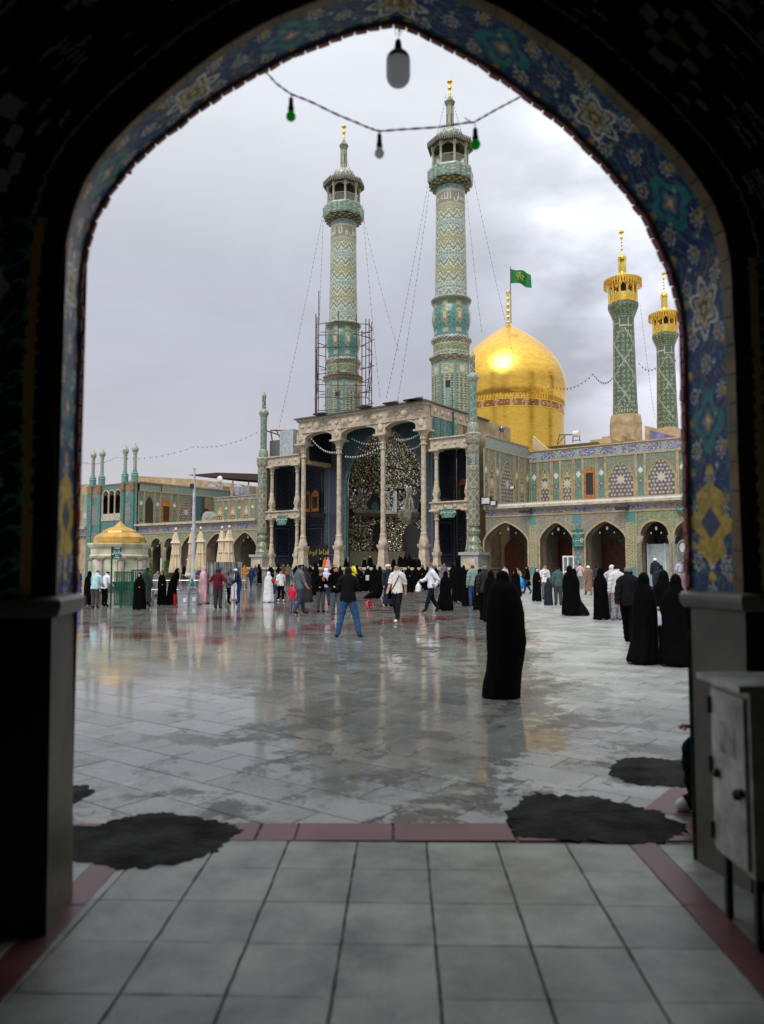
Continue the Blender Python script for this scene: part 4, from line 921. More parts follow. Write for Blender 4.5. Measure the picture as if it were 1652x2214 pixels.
def column(x, y, z0, zp_, zs, zc_, r, parent, ped=.62, tw=.55, n=40):
    pd = MB()
    pd.box(x, y, z0 + .12, ped * 2.1, ped * 2.1, .24)
    pd.lathe([(z0 + .24, ped * 1.28), (zp_ - .62, ped * 1.02), (zp_ - .5, ped * 1.0), (zp_ - .2, ped * 1.40), (zp_ - .06, ped * 1.44), (zp_, ped * 1.44)], 4, (x, y), rot=PI / 4)
    P = obj('pedestal', pd, STONE, parent)
    obj('column_base', MB().lathe([(zp_, r * 1.9), (zp_ + .25, r * 1.9), (zp_ + .45, r * 1.55), (zp_ + .8, r * 1.25), (zp_ + .95, r * 1.4), (zp_ + 1.05, r * 1.1)], 16, (x, y)), STONE, parent, smooth=True)
    prof = [(zp_ + 1.05 + (zs - zp_ - 1.05) * k / 46, r * (1 - .12 * k / 46)) for k in range(47)]
    obj('column_shaft', MB().lathe(prof, n, (x, y), amp=flute(10, tw, r * .085)), STONE, parent, smooth=True)
    h = zc_ - zs; cp = [(zs, r * 1.0), (zs + .03 * h, r * 1.35), (zs + .10 * h, r * 1.35), (zs + .14 * h, r * .98), (zs + .36 * h, r * 1.0), (zs + .40 * h, r * 1.4), (zs + .46 * h, r * 1.3), (zs + .52 * h, r * 1.15), (zs + .72 * h, r * 1.65), (zs + .8 * h, r * 2.0), (zs + .92 * h, r * 2.5), (zc_ - .1, r * 2.8)]
    cpo = obj('capital', MB().lathe(cp, 16, (x, y), amp=flute(8, 0, r * .12)), STONE2, parent, smooth=True)
    obj('abacus', MB().box(x, y, zc_ - .05, r * 5.9, r * 5.9, .16), STONE, cpo)
for x in cols: column(x, 0, PZ, zped, zshaft - .1, zcap, .235, prt, ped=.44)
zfr = ztop - 1.45                       # bottom of the frieze
def spandrel(x0, x1, zc_, zt_, apex, y0, y1, parent, m=STONE, n=16):
    c = (x0 + x1) / 2; hw = (x1 - x0) / 2; pts = [(-hw * math.cos(PI * i / n), zc_ + (apex - zc_) * math.sin(PI * i / n) ** .52) for i in range(n + 1)]
    L = len(pts); vs = []
    for y in (y0, y1): vs += [(c + a, y, z) for a, z in pts] + [(c + a, y, zt_) for a, z in pts]
    fs = []
    for i in range(L - 1):
        fs += [(i, i + 1, L + i + 1, L + i), (2 * L + i, 2 * L + i + 1, 3 * L + i + 1, 3 * L + i), (i, i + 1, 2 * L + i + 1, 2 * L + i)]
    fs += [(0, L, 3 * L, 2 * L), (L - 1, 2 * L - 1, 4 * L - 1, 3 * L - 1)]
    o = obj('arch_spandrel', MB().add(vs, fs), m, parent)
    vs = []
    for k in (0, .16):
        for a, z in pts: s = 1 - k / hw * 0; vs += [(c + a * (1 + k / hw * .9), y0 - .06, z + k * .9 * max(.15, math.sin(PI * (a + hw) / (2 * hw))))]
    obj('arch_trim', MB().add(vs, [(i, i + 1, L + i + 1, L + i) for i in range(L - 1)]), STONE2, o)
ed = [PL0 + .25] + [x for x in cols] + [PL1 - .25]
for a, b in zip(cols[:-1], cols[1:]): spandrel(a + .48, b - .48, zcap - .05, zfr, zfr - .10, -.42, .42, prt)
for x in cols: 
    b_ = obj('impost_block', MB().box(x, 0, (zcap + zfr) / 2, 1.14, .90, zfr - zcap), STONE, prt)
    obj('boss', MB().ell((x, -.48, (zcap + zfr) / 2 + .1), .30, .12, .42, 10, 6), STONE2, b_, smooth=True)
fr_ = obj('frieze', MB().box((PL0 + PL1) / 2, 0, (zfr + ztop) / 2 - .12, PL1 - PL0 - .3, .96, ztop - zfr - .24), STONE, prt)
mb = MB().box((PL0 + PL1) / 2, 0, ztop - .2, PL1 - PL0, 1.3, .22); obj('eaves', mb, STONE, prt)
obj('string_course', MB().box((PL0 + PL1) / 2, 0, zfr, PL1 - PL0 - .1, 1.1, .14), STONE, prt)
obj('roof_slab', MB().box((PL0 + PL1) / 2, 5.2, ztop - .02, PL1 - PL0 + .3, 12.2, .12), mat('roof_lead', (.13, .12, .11), .6), prt)
nb_ = 17
for i in range(nb_):
    x = PL0 + .7 + (PL1 - PL0 - 1.4) * i / (nb_ - 1); z = (zfr + ztop) / 2 - .12; r = .34 if i % 4 == 2 else .2
    b_ = obj('rosette', MB().ell((x, -.50, z), r * 1.25, .10, r, 12, 6), STONE2, prt, smooth=True)
    if i % 4 == 2:
        obj('rosette_ring', MB().tube([(x + r * 1.5 * math.cos(a), -.52, z + r * 1.25 * math.sin(a)) for a in [2 * PI * k / 14 for k in range(15)]], .045, 5), STONE2, b_)
        for s in (-1, 1): obj('leaf_scroll', MB().ell((x + s * r * 2.0, -.5, z + .08), .20, .08, .11, 8, 5), STONE2, b_, smooth=True)
# right return of the upper block
UZ0 = fx(950, 953)[1]
sx = PL1 - .12
blk = fthing('upper_block', 'cream stone upper block with three green lattice windows beside the right minaret', 'building')
ya0, ya1 = .5, fy(977, 920, sx)[0]
zw0, zw1 = fy(935, 948, sx)[1], fy(935, 888, sx)[1]
sp = PS(sx)
obj('block_wall', MB().box(sx - .35, 8.4, (UZ0 + ztop) / 2 - .4, .7, 15.6, ztop - UZ0 + .7), PLASTER, blk)
obj('block_wall', MB().box(PL0 + .35, 8.4, (UZ0 + ztop) / 2 - .4, .7, 15.6, ztop - UZ0 + .7), PLASTER, blk)
obj('block_wall', MB().box(XC, 16.4, ztop / 2, PL1 - PL0, .6, ztop), PLASTER, blk)
mb = MB(); pbox(mb, sp, .4, 7.5, ztop - 1.25, ztop - .15, .0, .10); obj('frieze', mb, STONE, blk)
for k in range(6):
    y = 1.0 + k * 1.15; obj('rosette', MB().ell((sx + .14, y, ztop - .7), .09, .28, .26, 10, 6), STONE2, blk, smooth=True)
pgrid('teal_panel', sp, ya0, ya1, zw0, zw1, lambda U, V: arab(U, V, (.05, .20, .18), (.10, .30, .28), (.04, .14, .12), .35), blk, .04, .06)
for k in range(3):
    c = ya0 + (ya1 - ya0) * (k + .5) / 3; hw = (ya1 - ya0) / 6 * .62; pts = rarch(hw, zw1 - .45 - hw)
    P = [(c + a, z) for a, z in pts] + [(c + hw, zw0 + .25), (c - hw, zw0 + .25)]
    wd_ = obj('window', MB().add([sp(a, z, .055) for a, z in P], [tuple(range(len(P)))]), mat('dark_green_lattice', (.02, .07, .06), .5), blk)
    mb = MB()
    for i in range(9): z = zw0 + .3 + i * (zw1 - zw0 - .8) / 8; pbox(mb, sp, c - hw * .95, c + hw * .95, z, z + .06, .06, .09)
    for i in range(5): a = c - hw + (i + .5) * hw * 2 / 5; pbox(mb, sp, a - .025, a + .025, zw0 + .3, zw1 - .7, .06, .085)
    obj('lattice', mb, TURQ, wd_, kind='stuff')
y3 = fy(979, 920, sx)[0]; y4 = fy(991, 920, sx)[0]
pgrid('tile_strip', sp, y3, y4, zw0 - .3, zw1 + .9, lambda U, V: tealstrip(U, V, y3, y4, zw0, zw1 + .9, False), blk, .06, .05)
for yy_ in (y4 + 1.2, y4 + 2.6): obj('doorway', MB().box(sx + .05, yy_, (zw0 + zw1) / 2 - .2, .06, .55, zw1 - zw0), mat('doorway_shadow_wood', (.16, .10, .06), .7), blk)

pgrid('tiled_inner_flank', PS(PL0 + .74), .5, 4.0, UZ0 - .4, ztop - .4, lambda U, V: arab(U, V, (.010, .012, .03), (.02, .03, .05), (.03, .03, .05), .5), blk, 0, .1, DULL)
# ---- side bays in two storeys
zb_t, zb_b = fx(942, 952, .5)[1], fx(942, 974, .5)[1]          # upper beam
zm_t2, zm_b2 = fx(942, 1089, .5)[1], fx(942, 1104, .5)[1]      # middle beam
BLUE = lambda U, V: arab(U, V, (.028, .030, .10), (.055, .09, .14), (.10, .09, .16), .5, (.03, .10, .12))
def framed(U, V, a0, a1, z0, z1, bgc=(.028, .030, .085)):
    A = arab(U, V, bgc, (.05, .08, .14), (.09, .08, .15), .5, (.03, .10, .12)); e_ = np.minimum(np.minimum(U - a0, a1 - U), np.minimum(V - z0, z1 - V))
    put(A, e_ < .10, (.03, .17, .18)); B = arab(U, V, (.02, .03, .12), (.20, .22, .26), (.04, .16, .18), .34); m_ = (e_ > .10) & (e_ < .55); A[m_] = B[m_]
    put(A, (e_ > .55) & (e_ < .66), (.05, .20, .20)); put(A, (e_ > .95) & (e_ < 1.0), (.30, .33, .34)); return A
side = []
for nm, x0, x1, lab in (('side_gallery', PL1 + .1, -.55, 'two storey stone gallery bay right of the tall portico'), ('side_gallery', TLX + .55, PL0 - .1, 'two storey stone gallery bay left of the tall portico')):
    g = fthing(nm, lab, 'gallery', group=None); left = x1 < XC; side.append(g)
    for z0, z1, nme in ((zb_b, zb_t, 'upper_beam'), (zm_b2, zm_t2, 'middle_beam')):
        b_ = obj(nme, MB().box((x0 + x1) / 2, .35, (z0 + z1) / 2, x1 - x0, .7, z1 - z0), STONE, g)
        for k in range(4): obj('rosette', MB().ell((x0 + (x1 - x0) * (k + .5) / 4, -.03, (z0 + z1) / 2), .17, .07, .17, 10, 5), STONE2, b_, smooth=True)
        obj('beam_cap', MB().box((x0 + x1) / 2, .32, z1 + .05, x1 - x0 + .1, 1.0, .12), STONE, b_)
    obj('roof_slab', MB().box((x0 + x1) / 2, 4.3, zb_t - .1, x1 - x0, 7.4, .3), PLASTER, g)
    obj('gallery_floor', MB().box((x0 + x1) / 2, 3.9, zm_t2 - .18, x1 - x0, 6.6, .3), mat('dark_wood_floor', (.07, .04, .03), .6), g)
    cxs = [x1 - .55, x0 + .5] if left else [x0 + .42, x1 - .35]
    for cx_ in cxs:
        column(cx_, .3, PZ, PZ + 1.35, zm_b2 - .9, zm_b2, .17, g, ped=.32, tw=.9, n=30)
        column(cx_, .3, zm_t2 + .1, zm_t2 + .95, zb_b - .8, zb_b, .17, g, ped=.26, tw=0, n=30)
    yb_ = 4.6; zt_ = zb_t - .3
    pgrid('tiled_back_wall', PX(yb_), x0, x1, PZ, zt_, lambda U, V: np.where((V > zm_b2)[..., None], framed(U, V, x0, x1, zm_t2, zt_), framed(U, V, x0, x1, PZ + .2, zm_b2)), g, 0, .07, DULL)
    obj('end_wall', MB().box(x1 + .30 if not left else x0 - .33, 3.6, zt_ / 2, .3, 6.6, zt_), PLASTER, g)
    obj('end_wall', MB().box(x1 + .4 if not left else x0 - .4, yb_ + .5, zt_ / 2, 2.0, .6, zt_), PLASTER, g)
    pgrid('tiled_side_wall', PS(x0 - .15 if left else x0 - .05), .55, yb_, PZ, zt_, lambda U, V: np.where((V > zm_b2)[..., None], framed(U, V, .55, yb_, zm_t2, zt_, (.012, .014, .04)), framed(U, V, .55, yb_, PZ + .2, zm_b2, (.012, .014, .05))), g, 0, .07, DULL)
    pl2 = PS(x0 + .06) if left else None
    if left:
        # the wall towards the iwan flank keeps two orange doors, seen between the left columns
        pass
    for (a0, a1, z0, z1) in ([(fx(994, 1060, yb_)[0], fx(1008, 1060, yb_)[0] + .2, zm_t2 + .1, fx(1000, 1035, yb_)[1])] if not left else []):
        door_in(g, PX(yb_), a0, a1, z0, z1, WOOD, .05)
# ---- iwan: arch wall, flanks, mirrored niche
iw = fthing('mirror_iwan', 'deep pointed iwan lined with glittering mirror mosaic behind the portico columns', 'iwan')
YA = 4.0
ia0 = fx(747.6, 1180, YA)[0]; ia1 = 2 * XC - ia0; ihw = (ia1 - ia0) / 2; zsp = fx(912, 1005, YA)[1] - 1.2; zap = ztop - .7
iap = arch(ihw, zsp, zap, 22, 1.3, .6)
print('IWAN', ia0, ia1, zsp, zap, fx(911, 1180, YA))
def iwcol(U, V):
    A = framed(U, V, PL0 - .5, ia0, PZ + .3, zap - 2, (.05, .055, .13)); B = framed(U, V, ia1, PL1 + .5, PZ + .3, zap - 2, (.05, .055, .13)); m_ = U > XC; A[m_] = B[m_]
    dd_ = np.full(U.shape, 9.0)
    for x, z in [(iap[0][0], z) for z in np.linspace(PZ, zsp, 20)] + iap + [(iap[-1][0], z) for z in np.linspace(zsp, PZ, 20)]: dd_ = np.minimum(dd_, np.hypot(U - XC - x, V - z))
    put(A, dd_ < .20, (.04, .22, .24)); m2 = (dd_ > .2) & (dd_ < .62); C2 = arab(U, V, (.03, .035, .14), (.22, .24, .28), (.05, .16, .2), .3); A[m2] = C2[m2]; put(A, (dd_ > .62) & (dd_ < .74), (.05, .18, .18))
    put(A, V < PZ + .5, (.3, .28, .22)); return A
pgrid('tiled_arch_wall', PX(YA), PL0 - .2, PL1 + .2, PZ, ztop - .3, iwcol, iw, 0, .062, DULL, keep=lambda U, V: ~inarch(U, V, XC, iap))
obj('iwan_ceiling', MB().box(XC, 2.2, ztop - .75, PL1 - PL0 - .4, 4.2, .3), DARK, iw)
obj('niche_jamb', reveal(MB(), XC, iap, PZ, YA, YA + .35), TURQ, iw)
# gallery doors seen left of the first column pair, on a wall set back
xd0, xd1 = fx(662, 1080, YA - .4)[0], fx(672, 1080, YA - .4)[0]
for a, b in ((662.5, 672), (674.5, 690.5)):
    P0_ = fx(a, 1106, YA)[0]; P1_ = fx(b, 1106, YA)[0]
    door_in(iw, PX(YA), P0_, P1_, fx(680, 1106, YA)[1], fx(680, 1060, YA)[1], WOOD, .08)
obj('gallery_ledge', MB().box((PL0 + fx(704, 1110, YA)[0]) / 2, YA - 1.2, fx(690, 1112, YA)[1] - .2, fx(704, 1110, YA)[0] - PL0, 2.4, .5), mat('dark_wood_floor', (.07, .04, .03), .6), iw)
MIR = mosaic_mat('mirror_mosaic', rough=.10, metal=1.0, var=.1)
MIRD = mosaic_mat('mirror_mosaic_rough', rough=.30, metal=1.0, var=.2)
YN = YA + .3; DEP = 5.2
prz = np.array([p[1] for p in iap[:23]]); prw = np.array([-p[0] for p in iap[:23]])
def nichep(phi, z):
    k = np.interp(z, prz, prw) / ihw; k = np.where(z < zsp, 1.0, k); zz = np.clip((z - zsp) / (zap - zsp), 0, 1)
    k = k * .97
    st_ = np.where(z > zsp - 1.5, .045 * np.abs(np.sin(phi * 9)) * (1 + .8 * np.sin(z * 5.5)), 0.0)
    sq = 1 / np.maximum(np.abs(np.cos(phi)), np.abs(np.sin(phi))) ** .55
    rr = k * ihw * sq * (1 - st_)
    return XC - np.cos(phi) * np.minimum(rr, ihw * .985 * k), YN + np.sin(phi) * (rr / ihw) * DEP * (.35 + .65 * k), z
def facets(name, n1, n2, z0, z1, jit, cf, m, parent, seed=3, gap=.93, up=False):
    g_ = np.random.default_rng(seed); ph = np.linspace(.0, PI, n1 + 1); zz = np.linspace(z0, z1, n2 + 1); vs = []; fs = []; cl_ = []
    for i in range(n1):
        for j in range(n2):
            off = .5 * (j % 2) * (ph[1] - ph[0]); a0, a1 = min(PI, ph[i] + off), min(PI, ph[i + 1] + off)
            if a1 - a0 < .005: continue
            q = [np.array(nichep(np.array(a), np.array(b))) for a, b in ((a0, zz[j]), (a1, zz[j]), (a1, zz[j + 1]), (a0, zz[j + 1]))]
            c = sum(q) / 4; nrm = np.cross(q[1] - q[0], q[3] - q[0]); l = np.linalg.norm(nrm)
            if l < 1e-6: continue
            if up: q[3][:2] = q[0][:2] * .85 + q[3][:2] * .15; q[2][:2] = q[1][:2] * .85 + q[2][:2] * .15; c = sum(q) / 4; nrm = np.cross(q[1] - q[0], q[3] - q[0]); l = np.linalg.norm(nrm)
            nrm /= l; sz = math.sqrt(l); t1, t2 = g_.uniform(-jit, jit, 2) * sz
            o_ = len(vs)
            for k, p in enumerate(q): vs.append(tuple(c + (p - c) * gap + nrm * ((t1 if k in (0, 3) else -t1) + (t2 if k < 2 else -t2))))
            fs.append((o_, o_ + 3, o_ + 2, o_ + 1)); cl_.append(cf(g_, i / n1, c[2]))
    me = bpy.data.meshes.new(name); me.from_pydata(vs, [], fs); at = me.attributes.new('Tint', 'FLOAT_COLOR', 'FACE'); at.data.foreach_set('color', np.array([tuple(c) + (1,) for c in cl_], np.float32).ravel())
    return link(name, me, m, parent)
def mc1(g_, u, z):
    r = g_.random() * .55 + (.45 if (int(u * 60) + int(z * 3.2)) % 2 else 0) * .99
    return (.86, .80, .66) if r < .50 else ((.85, .78, .30) if r < .53 else ((.25, .6, .5) if r < .545 else (.22, .19, .14)))
zmid = fx(800, 1112, YA + 4)[1]
mo = facets('mirror_vault', 120, 74, zmid + 2.6, zap - .1, .16, mc1, MIR, iw, up=True); mo['kind'] = 'stuff'
mo = facets('mirror_upper_wall', 110, 14, zmid + .2, zmid + 2.6, .14, lambda g_, u, z: (.9, .88, .82) if g_.random() < .6 else (.35, .32, .28), MIR, iw, 5); mo['kind'] = 'stuff'
mo = facets('mirror_lower_wall', 150, 34, PZ + 1.7, zmid - .35, .3, lambda g_, u, z: (.60, .55, .42) if g_.random() < .55 else (.17, .15, .11), MIRD, iw, 8); mo['kind'] = 'stuff'
def strip(name, z0, z1, k, m, n=40):
    vs = []
    for kk in (1.0, k):
        for z in (z0, z1):
            for i in range(n + 1):
                x, y, _ = nichep(np.array(PI * i / n), np.array(min(z, zsp - 1.6))); vs.append((XC + (float(x) - XC) * kk, YN + (float(y) - YN) * kk, z))
    L = n + 1; fs = []
    for i in range(n):
        for a, b in ((2, 3), (0, 2), (1, 3)): fs.append((a * L + i, a * L + i + 1, b * L + i + 1, b * L + i))
    return obj(name, MB().add(vs, fs), m, iw)
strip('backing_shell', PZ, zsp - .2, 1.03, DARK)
vs = []; nn_ = 30
for j in range(15):
    z = zsp - .3 + (zap + .1 - zsp + .3) * j / 14
    for i in range(nn_ + 1): x, y, _ = nichep(np.array(PI * i / nn_), np.array(min(z, zap - .02))); vs.append((XC + (float(x) - XC) * 1.05, YN + (float(y) - YN) * 1.05 + .1, z + .05))
obj('vault_backing', MB().add(vs, [(j * (nn_ + 1) + i, j * (nn_ + 1) + i + 1, (j + 1) * (nn_ + 1) + i + 1, (j + 1) * (nn_ + 1) + i) for j in range(14) for i in range(nn_)]), mat('mirror_grout', (.06, .055, .045), .4), iw)
strip('stone_dado', PZ, PZ + 1.65, .985, mat('olive_dado', (.17, .15, .10), .5), 40)
strip('mirror_balcony', zmid - .35, zmid - .02, .86, mat('balcony_underside', (.07, .055, .04), .4), 40)
mo = strip('balcony_rail', zmid - .02, zmid + .35, .90, mat('silver_rail', (.5, .48, .4), .25, .9, var=.5, vs=12), 40)
for phc, wd_, z0, z1 in ((.50 * PI, .95, zmid + .3, zmid + 3.4), (.80 * PI, .75, zmid + .4, zmid + 2.2), (.2 * PI, .75, zmid + .4, zmid + 2.2), (.5 * PI, 1.2, PZ + .1, zmid - .9), (.78 * PI, .6, PZ + 1.8, zmid - 1.2), (.22 * PI, .6, PZ + 1.8, zmid - 1.2)):
    x, y, _ = nichep(np.array(phc), np.array(zsp - 2.0)); cx_, cy_ = float(x), float(y); tx, ty = math.sin(phc), math.cos(phc) * 1.2; l = math.hypot(tx, ty); tx, ty = tx / l, ty / l
    kx, ky = XC + (cx_ - XC) * .975, YN + (cy_ - YN) * .975; pts = arch(wd_, z1 - wd_ * 1.4, z1, 8)
    P = [(a, z) for a, z in pts] + [(wd_, z0), (-wd_, z0)]
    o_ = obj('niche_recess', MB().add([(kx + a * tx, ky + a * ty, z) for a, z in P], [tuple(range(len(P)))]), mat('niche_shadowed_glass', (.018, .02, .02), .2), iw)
    if z0 > zmid: obj('teal_door', MB().add([(kx + a * .55 * tx + (XC - kx) * .01, ky + a * .55 * ty - .05, z0 + (z - z0) * .5) for a, z in P], [tuple(range(len(P)))]), TEAL, o_)
bx_ = fx(860, 1060, YA + 4)
for a, b, y0, y1 in ((898, 918, 1062, 1105), (935, 962, 1062, 1108)):     # bright window panes on the upper level
    q0 = fx(542.4 + .3283 * a, y1, YA + 4.4); q1 = fx(542.4 + .3283 * b, y0, YA + 4.4)
    obj('tall_mirror_pane', MB().box((q0[0] + q1[0]) / 2, YA + 4.4, (q0[1] + q1[1]) / 2, q1[0] - q0[0], .05, q1[1] - q0[1]), mat('bright_mirror', (.85, .84, .8), .12, 1.0, var=.1), iw)
P = fx(897, 1110, YA); ch = fthing('chandelier', 'pale glass chandelier hanging inside the iwan near the third column', 'chandelier', P[0], 3, 0)
zc_ = P[1]; obj('chandelier_body', MB().lathe([(zc_ - 1.1, .1), (zc_ - .9, .5), (zc_ - .4, 1.0), (zc_, 1.05), (zc_ + .3, .5), (zc_ + 1.2, .4), (zc_ + 1.6, .15), (zc_ + 2.4, .3), (zc_ + 2.6, .05)], 16, amp=flute(8, 0, .07)), mat('cut_glass', (.30, .27, .22), .2, .5, var=.4, vs=9), ch, smooth=True)
obj('chain', MB().tube([(0, 0, zc_ + 2.5), (0, 0, zap)], .02), IRON, ch)
# black banner and signs on the portal
b0, b1 = fx(675, 1193, YA - 1.5), fx(705, 1193, YA - 1.5)
ban = fthing('black_banner', 'black cloth banner with gold script hanging between the left columns', 'banner', (b0[0] + b1[0]) / 2, YA - 1.5, 0)
zt_b, zb_b2 = fx(690, 1178, YA - 1.5)[1], PZ + .05; wb = b1[0] - b0[0] + .6
vs = []; nn_ = 24
for j in (0, 1):
    for i in range(nn_ + 1): vs.append((-wb / 2 + wb * i / nn_, .04 * math.sin(i * 1.4), (zt_b, zb_b2)[j]))
obj('cloth', MB().add(vs, [(i, i + 1, nn_ + 2 + i, nn_ + 1 + i) for i in range(nn_)]), mat('black_cloth', (.008, .008, .009), .8), ban)
text('فداها ابوها', .75, (0, -.08, zt_b - .75), ban, mat('gold_script', (.42, .34, .08), .5), sx=.9)
SG = mat('green_sign_face', (.012, .13, .085), .35, var=.08); SGR = mat('sign_rim', (.22, .36, .30), .3)
def oval_sign(Dx, Dy, wpx, hpx, label, y=-.25, chain=True):
    P = fx(Dx, Dy, y); k = pxm(FW(P[0], y, P[1])) / .93; w_, h = wpx * k * 1.05, hpx * k; s = fthing('hanging_sign', label, 'sign', P[0], y, P[1])
    pts = [(-w_ * .5, 0), (-w_ * .36, h * .5), (w_ * .36, h * .5), (w_ * .5, 0), (w_ * .36, -h * .5), (-w_ * .36, -h * .5)][::-1]
    obj('sign_rim', MB().prism([(a * 1.05, b * 1.08) for a, b in pts], lambda a, z: (a, 0, z), lambda a, z: (a, .08, z)), SGR, s)
    obj('sign_face', MB().prism(pts, lambda a, z: (a, -.02, z), lambda a, z: (a, .0, z)), SG, s)
    text('محل تشرف خواهران', h * .40, (0, -.035, h * .17), s, sx=w_ / (h * .40) / 8.1)
    mb = MB()
    for j, (zz, hh, g_) in enumerate(((-.12, .07, .60), (-.27, .05, .56), (-.42, .06, .60))):
        x_ = -w_ * g_ / 2
        while x_ < w_ * g_ / 2: L = rnd.uniform(.05, .12) * w_; mb.box(x_ + L / 2, -.03, zz * h, L * .85, .01, hh * h); x_ += L
    obj('small_print', mb, mat('pale_print', (.30, .42, .38), .5), s, kind='stuff')
    for q in (-.3, .3): obj('hanger', MB().tube([(q * w_, .03, h * .5), (q * w_, .03, h * .5 + .5)], .015, 5), IRON, s)
oval_sign(968.5, 1109.5, 34, 17, 'green hexagonal sign with white script on the right gallery bay')
oval_sign(608.5, 1125, 27, 17, 'green hexagonal sign with white script on the left gallery bay')
# signs on the right arcade
P = fx(1249.5, 1163.5, -.2); k = pxm(FW(P[0], 0, 3)) / .95
sg = fthing('wall_sign', 'tall green board with white script on the arcade pier', 'sign', P[0], -.2, P[1]); w_, h = 23 * k, 36 * k
obj('sign_board', MB().box(0, 0, 0, w_, .08, h), SG, sg)
text('تشرف برادران', h * .155, (0, -.05, h * .30), sg, sx=.92); text('کفشداری ۱۱', h * .13, (-w_ * .06, -.05, -h * .12), sg, sx=.85)
obj('logo_ring', MB().tube([(w_ * .38 + .1 * math.cos(a), -.05, -h * .12 + .1 * math.sin(a)) for a in [PI * k_ / 6 for k_ in range(13)]], .025, 5), LETTER, sg)
mb = MB()
for zz, g_ in ((.18, .45), (.11, .3), (-.01, .7), (-.26, .8), (-.34, .55), (-.42, .72)):
    x_ = -w_ * g_ / 2
    while x_ < w_ * g_ / 2: L = rnd.uniform(.08, .2) * w_; mb.box(x_ + L / 2, -.048, zz * h, L * .8, .01, h * .028); x_ += L
obj('small_print', mb, mat('pale_print', (.30, .42, .38), .5), sg, kind='stuff')
P = fx(1476, 1100.5, -.3); k = pxm(FW(P[0], 0, 3))
sg = fthing('shop_sign', 'short green sign with rounded ends on the round arches at the far right', 'sign', P[0], -.3, P[1]); w_, h = 27 * k, 13 * k
obj('sign_board', MB().prism([(-w_ / 2, 0), (-w_ * .42, h / 2), (w_ * .42, h / 2), (w_ / 2, 0), (w_ * .42, -h / 2), (-w_ * .42, -h / 2)], lambda a, z: (a, 0, z), lambda a, z: (a, .1, z)), SG, sg)
text('سرات ۱', h * .55, (0, -.02, h * .1), sg)

# ---- corner turrets
def dprof(cx, Y, rows):
    b = atY(cx, rows[-1][0], Y); pr = []
    for y, hw in rows:
        P = atY(cx, y, Y); pr.append((P.z, hw * pxm(P)))
    return b, pr[::-1]
def cylgrid(name, prof, cf, parent, nu=48, dz=.1, m=None, poly=0, rot=0.0):
    zs_ = np.array([p[0] for p in prof]); rs_ = np.array([p[1] for p in prof]); ra = rs_.mean()
    def pos(U, V):
        r = np.interp(V, zs_, rs_); a = U + rot
        if poly: t = (U % (2 * PI / poly)) - PI / poly; r = r * math.cos(PI / poly) / np.cos(t) * 1.03
        return r * np.cos(a), r * np.sin(a), V
    return grid(name, pos, 0, 2 * PI, zs_[0], zs_[-1], nu, max(2, int((zs_[-1] - zs_[0]) / dz)), lambda U, V: cf(U * ra, V, U), m or TILE, parent)
def lat(U, V, A_=None, bgc=(.22, .18, .11), l1=(.40, .42, .34), l2=(.06, .16, .14), s=.62):
    A = col(bgc, U.shape); put(A, np.abs(np.sin(PI * (U / s + V / s * .8))) < .20, l1); put(A, np.abs(np.sin(PI * (U / s - V / s * .8))) < .20, l1)
    r = np.hypot((U / s + .5 * (np.floor(V / s * .8) % 2)) % 1 - .5, (V / s * .8) % 1 - .5); put(A, r < .16, l2); return A
PALE = mat('pale_green_tile', (.24, .28, .21), .35, var=.3, vs=6)
